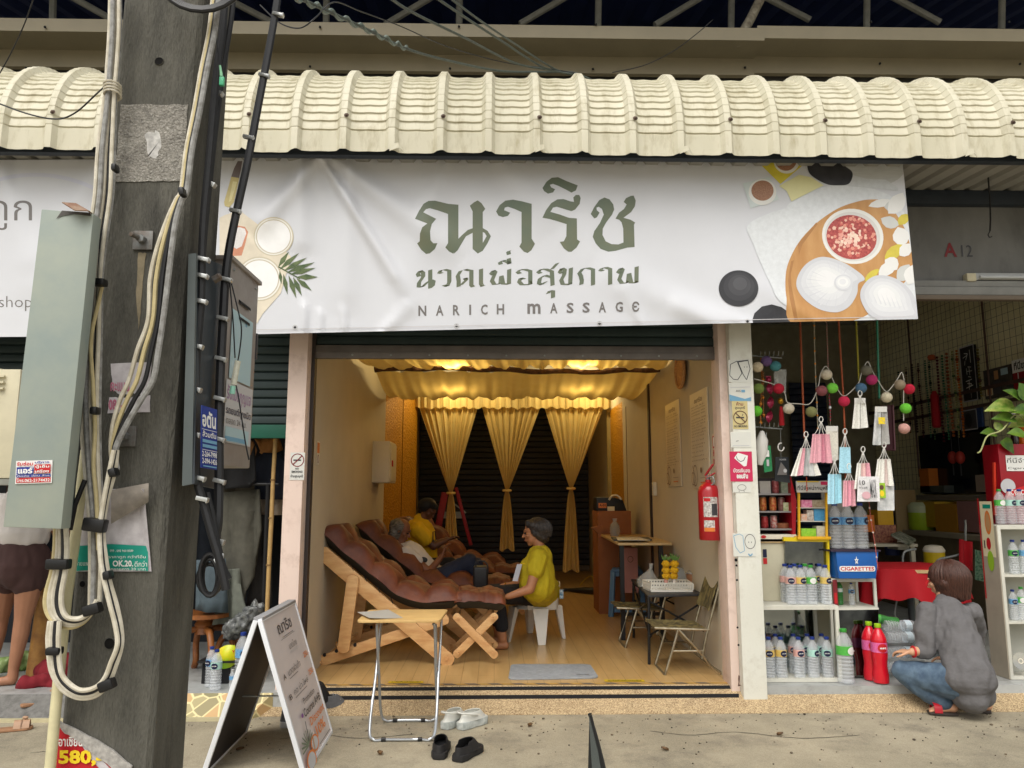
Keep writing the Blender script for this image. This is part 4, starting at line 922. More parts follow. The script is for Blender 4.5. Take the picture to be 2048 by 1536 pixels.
wire('short slack wire looping behind the black cable near the pole top',[(520,10,3),(560,46,3),(600,56,3),(630,36,3),(645,20,3.4)],.003,M_cb)
# ------------------------------------------------------------------ the massage room
M_cloth = mat('gold_voile',(234,214,152),rough=.8,c2=(226,202,132),scale=5)
n,b,L = nodes_of(M_cloth); tl_ = n.nodes.new('ShaderNodeBsdfTranslucent'); tl_.inputs[0].default_value = lin((236,206,130)); mx = n.nodes.new('ShaderNodeMixShader'); mx.inputs[0].default_value = .4
L(b.outputs[0],mx.inputs[1]); L(tl_.outputs[0],mx.inputs[2]); L(mx.outputs[0],n.nodes['Material Output'].inputs[0])
M_log = mat('bark_log',(104,70,46),rough=.9,c2=(66,44,30),scale=24,bump=.6,bscale=60)
CD = 11.2
def lamp(px,py,d,e,r_=.05):
 l = bpy.data.lights.new('cove_or_fill_lamp','POINT'); l.energy = e; l.color = (1,.78,.38); l.shadow_soft_size = r_
 o = bpy.data.objects.new('cove_or_fill_lamp',l); COL.objects.link(o); o.location = P(px,py,d)
for px,e_ in ((905,10),(1178,10),(990,5),(1095,5)): lamp(px,779,CD-.36,e_)  # outer pair are the cove lamps, inner pair added to spread the glow
for px in (905,1165): lamp(px,712,7.5,11); lamp(px,744,8.6,7,.1)  # upper pair lights the cloth; lower pair is added fill warming the walls
def pole(label,a,b,r_,d,n=40):
 t = thing('log_pole',label,'pole',P(a[0],a[1],d)); pts = []; rs = []
 for i in range(n+1):
  u = i/n; p = P(a[0]+(b[0]-a[0])*u,a[1]+(b[1]-a[1])*u,d); pts.append(p+V((0,0,.018*math.sin(u*7)+.008*math.sin(u*31)))); rs.append(r_*(1-.25*u)*rnd.uniform(.86,1.14))
 MB().tube(pts,rs,10).build('log',M_log,t,smooth=True,angle=80); return t
pole('knobbly brown log slung under the ceiling in front of the draped cloth',(749,738),(1322,741),.036,7.8)
pole('thin rough log holding the draped cloth right before the lit valance',(800,774),(1265,776),.028,CD-.45)
dr = thing('ceiling_drape','gathered cream cloth draped under the ceiling between the two logs','drape',P(1030,742,9))
def drape(x0,x1,d0,y0,d1,y1,sag,amp,nw,seed,name,nu=150,nv=10,hem=0):
 def fn(u,v):
  px = x0[0]+(x0[1]-x0[0])*u; px2 = x1[0]+(x1[1]-x1[0])*u
  a,b = P(px,y0,d0),P(px2,y1,d1); p = a+(b-a)*v
  f_ = math.sin(u*nw*6.283+1.7*math.sin(u*11+seed)+v*1.1)+.5*math.sin(u*nw*2.3*6.283+seed)
  p.z += -sag*math.sin(math.pi*v)+amp*f_*(.5+.5*v); p.y += amp*.8*math.cos(u*nw*5+seed)
  if hem: p.z += hem*v*(math.sin(u*43+seed)+.6*math.sin(u*97))
  return p
 return MB().grid(fn,nu,nv).build(name,M_cloth,dr,smooth=True,angle=180)
drape((700,1345),(752,1318),7.05,700,7.75,735,.05,.02,13,0,'front_swag')
drape((752,1318),(800,1262),7.86,742,CD-.5,774,.22,.022,11,3,'middle_swag')
va = thing('valance','gathered gold valance glowing in the lamp light above the curtains','valance',P(1030,800,CD-.06))
def val(u,v):
 px = 826+(1250-826)*u; p = P(px,770+46*v,CD-.05); sc_ = math.sin(u*math.pi*3.0)
 p.y += .016*math.sin(u*6.283*31+2*math.sin(u*9))+.008*math.sin(u*6.283*67); p.z += v*(.010*math.sin(u*60)+.012*math.sin(u*137)); return p
MB().grid(val,260,8).build('cloth',M_cloth,va,smooth=True,angle=180)
def curtain(label,x0,x1,cx,ty,by,tail):
 t = thing('curtain',label,'curtain',P(cx,ty,CD+.04),'tied gold curtains across the back')
 def up(u,v):
  w_ = (1-v)**.98; a = x0+(x1-x0)*u; px = cx+(a-cx)*(.045+.955*w_); p = P(px,806+(ty-806)*v,CD+.04)
  k = .024*(.35+.65*(1-v)); p.y += k*math.sin(u*6.283*9+1.3*math.sin(u*8))+k*.4*math.sin(u*6.283*21); return p
 MB().grid(up,120,26).build('upper_cloth',M_cloth,t,smooth=True,angle=180)
 def lo(u,v):
  px = cx+(u-.5)*(6+tail*(v**.6)); p = P(px,ty+(by-ty)*v+(3*math.sin(u*9) if v > .9 else 0),CD+.04); p.y += .03*math.sin(u*6.283*4); return p
 MB().grid(lo,30,12).build('tail',M_cloth,t,smooth=True,angle=180)
 MB().tube([P(cx-7,ty,CD+.04),P(cx,ty+1,CD-.03),P(cx+7,ty,CD+.04),P(cx,ty-1,CD+.1)],.018,8,closed=True).build('tie_band',M_cloth,t,smooth=True)
curtain('tied gold curtain in front of the red ladder',835,958,902,986,1098,22)
curtain('middle tied gold curtain of the three',962,1084,1014,981,1100,24)
curtain('tied gold curtain nearest the brown box with the black bag',1086,1211,1142,977,1142,28)
M_gold = mat('gold_foil_paper',(214,158,40),rough=.4,metal=.3,c2=(170,112,22),scale=40,bump=1.0,bscale=36,bdist=.03)
def pier(label,a,b,top,dark=None):
 t = thing('gold_panel',label,'panel',P(a[0],1000,a[1])); p0,p1 = P(a[0],top,a[1]),P(b[0],top,b[1]); zt = p0.z
 n_ = 1 if p0.x < 0 else -1
 q = [V((p0.x,p0.y,FZ)),V((p1.x,p1.y,FZ)),V((p1.x-n_*.3,p1.y+.06,FZ)),V((p0.x-n_*.02,p0.y+.05,FZ))]
 MB().prism(q,(0,0,zt-FZ)).build('foil',M_gold,t)
 m_ = q[0].lerp(q[1],.52); MB().bar((m_.x+n_*.004,m_.y-.004,FZ+.6),(m_.x+n_*.004,m_.y-.004,zt-.1),.006).build('seam',mat('seam_dark',(96,60,16)),t)
 return t,q
pier('textured gold panel behind the white electric cabinet',(770,9.6),(836,11.3),765)
pier('textured gold panel behind the wooden desk',(1297,8.45),(1219,11.25),765)
p = P(1306,1000,8.4); MB().box((p.x-.03,8.36,FZ),(p.x+.035,8.44,2.85)).build('x',mat('dark_trim',(52,38,34)),None); o = bpy.context.scene.objects['x']; o.name = 'trim_post'; tag(o,'dark wooden post at the edge of the gold panel by the price posters','post')
p = P(1226,1000,11.2); tag(MB().box((p.x-.05,11.32,FZ),(p.x+.03,11.4,2.9)).build('door_post',mat('pale_post',(170,150,96))),'pale narrow post beside the tied curtain with a switch on it','post')
cdt = thing('cable_conduit','white plastic conduit running down the wall by the dark wooden post','conduit',P(1312,900,8.2))
MB().tube([P(1310,745,8.2),P(1311,900,8.2),P(1314,960,8.2)],.012,8).build('pipe',mat('white_plastic',(222,214,196),rough=.4,var=.06),cdt,smooth=True)
p = P(1311,978,8.2); MB().box((p.x-.04,8.12,p.z-.07),(p.x+.03,8.2,p.z+.07)).build('junction_box',MATS['white_plastic'],cdt,bevel=.006)
p = P(747,882,8.7); q = P(778,965,8.7); r_ = P(791,882,9.25)
eb = thing('electric_cabinet','white electric cabinet with a red latch on the cream wall','cabinet',p)
M_wp = MATS['white_plastic']
MB().box((xL-.002,8.7,q.z),(q.x,9.25,p.z)).build('body',M_wp,eb,bevel=.006); MB().box((q.x+.001,8.74,q.z+.02),(q.x+.012,9.21,p.z-.02)).build('door',M_wp,eb,bevel=.003)
zm = (p.z+q.z)/2; MB().box((q.x+.012,8.80,zm-.05),(q.x+.024,8.85,zm+.02)).build('latch',INK['red'],eb,bevel=.003)
st,s_ = sticker('sticker','oval orange and white tag on the cream wall beside the pink pillar','tag',((xL+.002,5.98,P(626,929,5.98).z),V((0,.09,0)),V((0,0,P(626,882,5.98).z-P(626,929,5.98).z))),M_wp)
s_.rect('orange',.06,.5,.94,.95); s_.ring('darkred',.5,.25,.2,.14,.04); s_.done(st)
def poster(label,pa,pb,top,bot):
 a = XP(pa,top,xR-.012); b = XP(pb,top,xR-.012); zb_ = XP(pa,bot,xR-.012).z
 t = thing('wall_poster',label,'poster',(a.x,(a.y+b.y)/2,zb_),'price posters on the cream wall')
 o,u,v = V((a.x,a.y,zb_)),V((0,b.y-a.y,0)),V((0,0,a.z-zb_))
 MB().prism([o,o+u,o+u+v,o+v],(.008,0,0)).build('board',mat('poster_beige',(214,200,176),rough=.28,var=.05),t)
 s = Sheet(o,u,v); k = .86
 s.text('bronze','ณาริช',.28,.885,.72,.935)
 words = ['นวดไทย 300','นวดเท้า','คอ บ่า ไหล่','ประคบสมุนไพร']
 while k > .26: s.text('bronze',words[int(k*100) % 4],.1,k-.016,rnd.uniform(.7,.92),k); k -= rnd.choice((.03,.03,.044))
 s.ring('bronze',.25,.13,.12,.1,.012); s.ring('bronze',.12,.1,.08,.06,.01); s.oval('bronze',.6,.18,.05,.03); s.rect('bronze',.55,.1,.9,.104); s.rect('orange',.55,.05,.88,.062); s.line('bronze',[(.1,.24),(.3,.1),(.2,.02)],.01)
 s.done(t,{'bronze': 'lettering','orange': 'lettering'})
poster('tall beige price poster nearer the gold panel',1330,1358,812,974); poster('tall beige price poster right above the fire extinguisher',1379,1414,791,977)
c = XP(1364,742,xR-.02); t = thing('wicker_fan','round woven fan hung high on the cream wall above the posters','fan',c)
Mx = Matrix.Rotation(R(-90),3,'Y')
MB().lathe([(.14,0),(.155,.012),(.14,.02),(.0,.024)],c,28,Mx).build('woven_disc',mat('wicker_tan',(206,156,104),rough=.8,c2=(170,120,74),scale=60,bump=.4),t,smooth=True)
MB().tube([c+V((-.02,.15*math.cos(q),.15*math.sin(q))) for q in [i*.3 for i in range(21)]],.016,8,closed=True).build('rim',MATS['wicker_tan'],t,smooth=True)
FE = V((xR-.088,5.83,P(1424,1080,5.83).z)); t = thing('fire_extinguisher','red fire extinguisher hung by the pink strip of pillar','fire extinguisher',FE)
hh = P(1424,970,5.83).z-FE.z; M_fr = mat('extinguisher_red',(168,22,32),rough=.28,var=.06,coat=.4)
MB().lathe([(.074,0),(.08,.008),(.08,hh-.05),(.07,hh-.015),(.04,hh+.012),(.022,hh+.022),(.022,hh+.04)],FE,28).build('cylinder',M_fr,t,smooth=True,angle=50)
MB().lathe([(.016,hh+.04),(.018,hh+.07),(.012,hh+.075)],FE,14).build('valve',M_steel,t,smooth=True)
MB().bar(FE+V((-.02,0,hh+.07)),FE+V((.03,-.05,hh+.155)),.02,.012).bar(FE+V((-.02,0,hh+.05)),FE+V((.045,-.04,hh+.09)),.018,.01).build('lever',M_fr,t,bevel=.003)
MB().tube(crom([FE+V((-.01,-.01,hh+.055)),FE+V((.02,-.05,hh+.06)),FE+V((.03,-.06,hh+.02)),FE+V((.01,-.05,hh+.0))]),.006,8).build('pin_ring',M_steel,t,smooth=True)
def wrap(name,m,z0,z1,a0,a1,r_,parent,c=FE,n=14): return MB().grid(lambda u,v: (c.x+r_*math.cos(R(a0+(a1-a0)*u)),c.y+r_*math.sin(R(a0+(a1-a0)*u)),c.z+z0+(z1-z0)*v),n,1).build(name,m,parent,smooth=True)
wrap('instruction_label',mat('label_white',(214,212,206),rough=.4,c2=(150,140,136),scale=70,detail=2),hh*.42,hh*.78,225,305,.0808,t); wrap('instruction_print',INK['red'],hh*.70,hh*.76,228,262,.0812,t); wrap('pictogram_print',INK['charcoal'],hh*.45,hh*.66,268,300,.0812,t)
wrap('lower_label',MATS['label_white'],hh*.16,hh*.36,225,282,.0808,t); wrap('lower_print',INK['orange'],hh*.16,hh*.23,226,281,.0812,t)
st,s_ = sticker('sign','small red and white fire sign on the pink pillar edge over the extinguisher','sign',((xR-.003,5.98,P(1440,932,5.9).z),V((0,-.16,0)),V((0,0,P(1440,866,5.9).z-P(1440,932,5.9).z))),mat('sign_cream',(220,200,176)))
s_.rect('red',.1,.55,.9,.92); s_.rect('white',.2,.6,.8,.88); s_.text('red','ถังดับ',.12,.3,.88,.5,bold=.03); s_.text('red','เพลิง',.12,.06,.88,.26,bold=.03); s_.done(st,{'red': 'lettering'})

# ------------------------------------------------------------------ recliners
M_leather = mat('brown_leather',(122,67,42),rough=.5,c2=(88,47,33),scale=5,bump=.35,bscale=14,spec=.4,bdist=.02)
M_under = mat('dark_canvas',(62,62,60),rough=.85,var=.15,scale=40)
M_pine = mat('pine_wood',(216,174,120),rough=.5,c2=(196,146,94),scale=7,stretch=(1,1,4))
def cushion(path,y0,W,h0,ns,nw,base=.075,nu=110,edge=.5):
 """tufted cushion along a profile path of (x, z); returns (top, under) builders"""
 pts = crom([V((x,0,z)) for x,z in path],8); L = [0]
 for a,b in zip(pts,pts[1:]): L.append(L[-1]+(b-a).length)
 def fr(s):
  s *= L[-1]; i = max(k for k in range(len(L)) if L[k] <= s+1e-9); i = min(i,len(pts)-2); f_ = (s-L[i])/max(L[i+1]-L[i],1e-6)
  p = pts[i].lerp(pts[i+1],f_); i0,i1 = max(0,i-3),min(len(pts)-1,i+4); t_ = (pts[i1]-pts[i0]).normalized(); n_ = V((-t_.z,0,t_.x)); n_ = n_ if n_.z > 0 else -n_
  return p,n_
 top,und = MB(),MB(); M_ = 26
 def ft(u,v):
  p,n_ = fr(v); q = u*2
  if u <= .5:
   y = q; a = (abs(math.sin(math.pi*ns*v+.35*math.sin(9*y)))**.7*abs(math.sin(math.pi*nw*y+.3*math.sin(7*v)))**.8)**.8
   e = min(1,9*y,9*(1-y))**.5*min(1,14*v,14*(1-v))**.5
   h = h0*(edge+(1-edge)*a)*e+.002+.007*math.sin(v*23+3*y)*math.sin(y*6+v*9)
   h += .006*math.sin(v*70+y*9)*(1-a)*e
  else: y = 2-q; h = -.012*min(1,8*y,8*(1-y))
  return V((p.x,y0+W*y,p.z))+n_*h
 top.grid(ft,M_*2,nu,closeu=True)
 def fu(u,v):
  p,n_ = fr(v); q = u*2; y,h = (q,-.004) if u <= .5 else (2-q,-base*min(1,12*v+.15,12*(1-v)+.15))
  return V((p.x,y0+.01+(W-.02)*y,p.z))+n_*h
 und.grid(fu,8,nu//2,closeu=True)
 return top,und
DF = 6.36
def pt(px,py,d=DF): p = P(px,py,d); return (p.x,p.z)
ch_path = [pt(*q) for q in ((636,1060),(664,1084),(700,1114),(738,1146),(772,1174),(800,1192),(832,1203),(875,1205),(924,1200))]
rc = thing('recliner','front tufted brown leather recliner on a notched pine frame, nobody in it','recliner',P(760,1300,6.7),'brown leather recliners')
a_,b_ = cushion(ch_path,DF,.62,.13,5,2); a_.build('cushion',M_leather,rc,smooth=True,angle=70); b_.build('cushion_base',M_under,rc,smooth=True)
def beam2(name,pa,pb,wpx,y0,th,parent,m=M_pine,holes=True):
 a,b = P(pa[0],pa[1],DF),P(pb[0],pb[1],DF); a.y = b.y = y0+th/2; w_ = wpx*S(DF); d = (b-a).normalized(); up = V((0,1,0))
 n_ = d.cross(up).normalized()*w_/2; o = []
 for c,s_ in ((a,-1),(b,1)):
  for k in range(7):
   q = math.pi*(k/6-.5); o.append(c+d*s_*w_/2*math.cos(q)*.7*1+n_*math.sin(q)*(1 if s_ > 0 else -1))
 return MB().prism([p-V((0,th/2,0)) for p in o],(0,th,0)).build(name,m,parent,bevel=.004)
for y0 in (DF+.0,DF+.56):
 beam2('back_beam',(645,1106),(897,1322),27,y0,.035,rc); beam2('base_rail',(630,1328),(890,1240),20,y0+.036,.03,rc); beam2('prop',(707,1158),(688,1296),23,y0-.034,.032,rc)
for (px,py) in ((640,1326),(703,1158),(690,1290),(893,1318),(880,1243)):
 a = P(px,py,DF); MB().tube([(a.x,DF-.01,a.z),(a.x,DF+.60,a.z)],.012,8).build('cross_bar',M_pine,rc)
for px,py in ((649,1310),(673,1302),(710,1290)):
 a = P(px,py,DF+.036); MB().tube([(a.x,DF+.033,a.z),(a.x,DF+.05,a.z)],.014,12).build('notch',M_black,rc)
for k in range(4):
 a = P(706+k*26,1133+k*21,DF); MB().bar((a.x-.012,DF-.002,a.z+.01),(a.x+.012,DF+.01,a.z-.06),.012,.004).build('cushion_strap',M_black,rc)
ot = thing('footstool','front brown leather footstool on crossed pine legs under the woman\'s hand','footstool',P(952,1315,6.75),'brown leather footstools')
a_,b_ = cushion([pt(*q) for q in ((908,1206),(935,1203),(965,1204),(1012,1210))],DF,.50,.085,2,2,base=.07,nu=40,edge=.6); a_.build('cushion',M_leather,ot,smooth=True,angle=70); b_.build('cushion_base',M_under,ot,smooth=True)
for y0 in (DF+.02,DF+.42):
 beam2('cross_leg',(912,1234),(990,1312),15,y0,.022,ot); beam2('cross_leg',(990,1234),(912,1312),15,y0+.023,.022,ot)
for px,py in ((916,1238),(986,1238),(916,1308),(986,1308)):
 a = P(px,py,DF); MB().tube([(a.x,DF+.01,a.z),(a.x,DF+.46,a.z)],.010,8).build('cross_bar',M_pine,ot)
for k,(dx,dy,lab,lab2) in enumerate(((.10,1.12,'tufted brown leather recliner in which the grey haired person lies','brown leather footstool behind the black handbag'),(.28,2.3,'dim tufted brown leather recliner behind the person in a dark cap','brown leather footstool with pale legs close to the middle curtain'),(.40,3.25,'dimmest brown leather recliner back next to the gold panel','farthest brown leather footstool in the dark by the curtain tail'))):
 c = copy_tree(rc); c.location = rc.location+V((dx,dy,0)); c['label'] = lab
 if k < 2: c2 = copy_tree(ot); c2.location = ot.location+V((dx-.02+.05*k,dy,.06)) if k else ot.location+V((dx-.02,dy,0)); c2.location.z = ot.location.z; c2['label'] = lab2

lg = [G(1014,1284,FZ),G(1084,1291,FZ),G(1130,1277,FZ),G(1060,1266,FZ)]
cc = sum(lg,V())/4; SH = FZ+.33
wc = thing('plastic_chair','white plastic stool chair with a low back that the woman in yellow sits on','chair',cc)
M_wpl = mat('white_chair_plastic',(222,220,214),rough=.38,var=.04,scale=5)
tops = [cc+(p-cc)*.80+V((0,0,SH-FZ-.015)) for p in lg]
for p,q in zip(lg,tops):
 d = (p-cc); d.z = 0; d.normalize(); s_ = V((-d.y,d.x,0))
 MB().add([p+s_*.035,p-s_*.035,p-s_*.02-d*.03,p+s_*.02-d*.03,q+s_*.075+d*.012,q-s_*.075+d*.012,q-s_*.04-d*.05,q+s_*.04-d*.05],[(0,1,2,3),(4,7,6,5),(0,4,5,1),(1,5,6,2),(2,6,7,3),(3,7,4,0)]).build('leg',M_wpl,wc,bevel=.008)
cx_,cy_ = cc.x,cc.y
def seat(u,v):
 q = u*6.2832; r_ = .205*v; sq = (abs(math.cos(q))**4+abs(math.sin(q))**4)**-.25; return V((cx_+r_*sq*math.cos(q)*.95,cy_+r_*sq*math.sin(q),SH-.012*(1-v)**.5-(.03 if v > .99 else 0)))
MB().grid(seat,40,10,closeu=True).build('seat',M_wpl,wc,smooth=True,solid=-.006)
def back(u,v):
 q = R(-112+224*u); e = math.cos((u-.5)*math.pi)**.8; r_ = .20+.025*v; sq = (abs(math.cos(q))**4+abs(math.sin(q))**4)**-.25
 return V((cx_+r_*sq*math.cos(q),cy_+r_*sq*math.sin(q),SH-.035+v*(.035+.20*e)))
MB().grid(back,40,8).build('backrest',M_wpl,wc,smooth=True,solid=.007)
b0 = V((cx_+.225,cy_-.1,SH+.06)); MB().box((b0.x-.02,cy_-.232,SH+.07),(b0.x+.015,cy_-.228,SH+.15)).build('price_tag',mat('tag_blue',(20,96,136),rough=.4,c2=(180,200,210),scale=50),wc)
bh = thing('handbag','black leather handbag standing on the footstool beside the reclining person','handbag',P(962,1178,7.3))
p0,p1 = P(946,1178,7.3),P(976,1132,7.3)
MB().box((p0.x,7.25,p0.z),(p1.x,7.42,p1.z)).build('bag_body',mat('bag_black',(34,32,34),rough=.4,var=.3,scale=20,bump=.2),bh,bevel=.025,seg=3)
cx2 = (p0.x+p1.x)/2; MB().tube(crom([V((cx2-.04,7.3,p1.z-.01)),V((cx2-.045,7.3,p1.z+.03)),V((cx2,7.3,p1.z+.05)),V((cx2+.06,7.28,p1.z+.02)),V((cx2+.07,7.27,p1.z-.06))]),.006,8).build('strap',MATS['bag_black'],bh,smooth=True)
ld = thing('stepladder','red stepladder half hidden behind the tied gold curtain','ladder',P(925,1090,11.9))
for a,b in (((890,985),(868,1100)),((912,975),(942,1090))): MB().bar(P(a[0],a[1],11.8),P(b[0],b[1],11.8),.10,.05).build('rail',mat('ladder_red',(150,26,44),rough=.45),ld,bevel=.005)
MB().bar(P(905,1005,11.8),P(932,1026,11.8),.03,.02).build('spreader',M_steel,ld); MB().bar(P(884,1030,11.82),P(925,1030,11.82),.04,.1).build('step',M_steel,ld)
c0 = [G(1022,1331,FZ),G(1180,1331,FZ),G(1198,1358,FZ),G(1016,1361,FZ)]
def rrect(c,n=5,k=.12):
 out = []
 for i in range(4):
  a,b,d = c[i],c[i-1],c[(i+1) % 4]
  for j in range(n+1):
   t_ = j/n; p,q = a.lerp(b,k*(1-t_)),a.lerp(d,k*t_); out.append(p.lerp(q,t_))
 return out
m_ = thing('floor_mat','grey rounded floor mat just inside the massage shop','mat',(c0[0]+c0[2])/2)
MB().prism([p+V((0,0,.001)) for p in rrect(c0)],(0,0,.012)).build('pad',mat('mat_grey',(150,154,158),rough=.95,var=.2,scale=26,bump=.5,bscale=160),m_,bevel=.003)
o = G(1152,1354,FZ)+V((0,0,.0135)); q = Sheet(o,V((.10,0,0)),V((0,.035,0))); q.text('charcoal','WELCOME',0,0,1,.5,bold=.05); q.done(m_,{'charcoal': 'lettering'})
M_grip = mat('grip_tape',(22,22,24),rough=.9,var=.2,scale=60,bump=.4,bscale=500)
def rz(y): return (y-5.45)/.24*FZ
for lab,y0,y1,x0,x1 in (('black anti slip strip close under the threshold of the massage shop',5.648,5.675,P(640,1380,5.66).x,P(1463,1378,5.66).x),('black anti slip strip lower down the pebble step',5.575,5.607,P(640,1404,5.59).x,P(1477,1402,5.59).x)):
 tag(MB().add([(x0,y0,rz(y0)+.003),(x1,y0,rz(y0)+.003),(x1+.01,y1,rz(y1)+.003),(x0,y1,rz(y1)+.003)],[(0,1,2,3)]).build('grip_strip',M_grip,solid=.002),lab,'strip')
hzt = thing('hazard_tape','worn yellow and grey hazard tape along the shop threshold','tape',(0,5.72,FZ))
xa,xb = xL+.02,xR-.02; MB().quad((xa,5.705,FZ+.002),(xb,5.705,FZ+.002),(xb,5.745,FZ+.002),(xa,5.745,FZ+.002)).build('tape_base',mat('tape_ochre',(190,150,84),rough=.6,var=.2,scale=40),hzt)
mb = MB(); x = xa+.02
while x < xb-.15: mb.quad((x,5.707,FZ+.0035),(x+.085,5.707,FZ+.0035),(x+.045,5.743,FZ+.0035),(x-.035+.0,5.743,FZ+.0035)); x += .165
mb.build('stripes',mat('tape_grey_stripe',(112,104,96),rough=.6,var=.2),hzt)
for lab,x0,x1,yy in (('yellow floor sticker with black lettering in front of the tray table',776,846,1366),('yellow floor sticker with black lettering in front of the camouflage chair',1210,1290,1363)):
 a,b = G(x0,yy,FZ+.004),G(x1,yy,FZ+.004); st = thing('floor_sticker',lab,'sticker',a)
 MB().prism([a,b,b+V((0,.055,0)),a+V((0,.055,0))],(0,0,.001)).build('label',mat('sticker_yellow',(214,180,30),rough=.5,var=.15,scale=30),st)
 s_ = Sheet(a+V((0,0,.001)),b-a,V((0,.055,0))); s_.text('black','ระวังพื้นต่างระดับ',.08,.2,.92,.75,bold=.03); s_.done(st,{'black': 'lettering'})

# ------------------------------------------------------------------ tables and chairs on the right of the room
M_blk = mat('black_metal',(26,26,28),rough=.45,var=.2)
M_desk = mat('pale_desk_top',(212,184,136),rough=.4,c2=(196,164,114),scale=6,stretch=(1,6,1))
M_chrome = mat('worn_chrome',(178,170,150),rough=.28,metal=.85,c2=(140,128,104),scale=20)
def onz(px,py,z): return G(px,py,z)
legf = P(1247,1256,7.35); legf.z = FZ; zt = P(1240,1086,legf.y).z
dk = thing('desk','tall wooden top desk on black legs with papers and a bagged coffee cup','desk',legf)
tp = [onz(1236,1086,zt),onz(1344,1086,zt),onz(1318,1069,zt),onz(1200,1068,zt)]
MB().prism(tp,(0,0,-.022)).build('desk_top',M_desk,dk,bevel=.003)
for p in (tp[0]+V((.04,.05,0)),tp[1]+V((-.1,.05,0)),tp[2]+V((-.06,-.06,0)),tp[3]+V((.06,-.06,0))): MB().box((p.x-.02,p.y-.02,FZ+.001),(p.x+.02,p.y+.02,zt-.023)).build('leg',M_blk,dk)
MB().box((tp[0].x+.04,tp[0].y+.04,FZ+.22),(tp[1].x-.1,tp[0].y+.06,FZ+.25)).build('stretcher',M_blk,dk)
a = onz(1238,1082,zt+.002); nb = thing('clipboard','dark clipboard with white papers lying on the desk','clipboard',a)
MB().prism([onz(1228,1082,zt+.002),onz(1304,1082,zt+.002),onz(1296,1077,zt+.002),onz(1222,1077,zt+.002)],(0,0,.018)).build('board',mat('board_dark',(70,64,60),rough=.5),nb)
MB().prism([onz(1236,1081,zt+.0215),onz(1300,1081,zt+.0215),onz(1280,1075,zt+.0215),onz(1232,1075,zt+.0215)],(0,0,.003)).build('paper',mat('white_paper',(216,212,204),var=.05),nb)
c = onz(1230,1072,zt+.001); cf = thing('iced_coffee','plastic cup of iced coffee in a clear bag on the desk','coffee cup',c)
MB().lathe([(.03,0),(.04,.12),(.04,.13)],c,16).build('cup',mat('coffee',(70,48,36),rough=.2,c2=(120,96,76),scale=30),cf,smooth=True)
M_film = mat('clear_film',(235,236,232),rough=.12,var=.0,clear=.72,bump=.6,bscale=40)
MB().lathe([(.05,0),(.062,.05),(.05,.12),(.02,.16),(.03,.19)],c,12,cap=False).build('bag',M_film,cf,smooth=True)
a = P(1196,1080,8.9); bxs = thing('cardboard_box','tall brown box by the gold panel behind the desk','box',P(1228,1190,9.0))
p0,p1 = P(1198,1190,9.0),P(1262,1022,9.0); MB().box((p0.x,9.0,FZ),(p1.x,9.5,p1.z)).build('carton',mat('brown_carton',(150,92,52),rough=.7,var=.15),bxs,bevel=.004)
MB().prism([P(1184,1056,8.99),P(1204,1050,8.99),P(1212,1062,8.99),P(1196,1066,8.99)],(0,.15,0)).build('flap',MATS['brown_carton'],bxs)
bb = thing('equipment_case','black half round equipment case with a pale handle on the brown box','case',P(1226,1022,9.1))
MB().prism([P(x,y,9.05) for x,y in ((1193,1022),(1193,994),(1230,995),(1246,1000),(1254,1022))],(0,.3,0)).build('case_body',mat('case_black',(26,26,28),rough=.45),bb,bevel=.015)
MB().tube(crom([P(1218,1000,9.03),P(1224,992,9.03),P(1234,991,9.03),P(1243,999,9.03)]),.012,8).build('handle',M_wp,bb,smooth=True)
o,u,v = P(1197,1016,9.045),V((P(1213,1016,9.045).x-P(1197,1016,9.045).x,0,0)),V((0,0,P(1197,1006,9.045).z-P(1197,1016,9.045).z)); q = Sheet(o,u,v); q.rect('orange',0,0,1,1); q.text('black','A-01',.1,.3,.9,.8,bold=.03); q.rect('cream',1.1,-.6,2.0,.3); q.done(bb,{'orange': 'plate','black': 'lettering','cream': 'tag'})
sl_ = [G(1222,1234,FZ),G(1288,1234,FZ),G(1280,1215,FZ),G(1228,1215,FZ)]; zt2 = P(1250,1138,sl_[0].y).z
bs = thing('plastic_stool','blue plastic stool tucked beneath the desk','stool',sum(sl_,V())/4); M_bl = mat('stool_blue',(96,138,178),rough=.45,var=.08)
c = sum(sl_,V())/4
for p in sl_:
 q = c+(p-c)*.82; q.z = zt2-.02; d = (p-c).normalized(); MB().bar(p,q,.055,.035,up=(d.x,d.y,0)).build('leg',M_bl,bs,bevel=.006)
MB().prism([V((c.x+(p.x-c.x)*.92,c.y+(p.y-c.y)*.92,zt2-.035)) for p in sl_],(0,0,.035)).build('seat',M_bl,bs,bevel=.012)
for i in range(4):
 p,q = sl_[i],sl_[(i+1) % 4]; MB().bar(c+(p-c)*.9+V((0,0,.07)),c+(q-c)*.9+V((0,0,.07)),.02,.05).build('apron',M_bl,bs)
 MB().bar(c+(p-c)*.84+V((0,0,zt2-FZ-.06)),c+(q-c)*.84+V((0,0,zt2-FZ-.06)),.02,.05).build('apron',M_bl,bs)
pb = thing('paper_bag','pink paper bag with a face print behind the blue stool','paper bag',P(1262,1180,8.6)); p0,p1 = P(1244,1186,8.6),P(1275,1096,8.6)
MB().box((p0.x,8.6,p0.z),(p1.x,8.75,p1.z)).build('bag',mat('bag_pink',(196,142,136),rough=.7,var=.1),pb,bevel=.005); q = Sheet((p0.x,8.598,p0.z),(p1.x-p0.x,0,0),(0,0,p1.z-p0.z)); q.ring('brown',.55,.75,.14,.06,.012); q.done(pb)
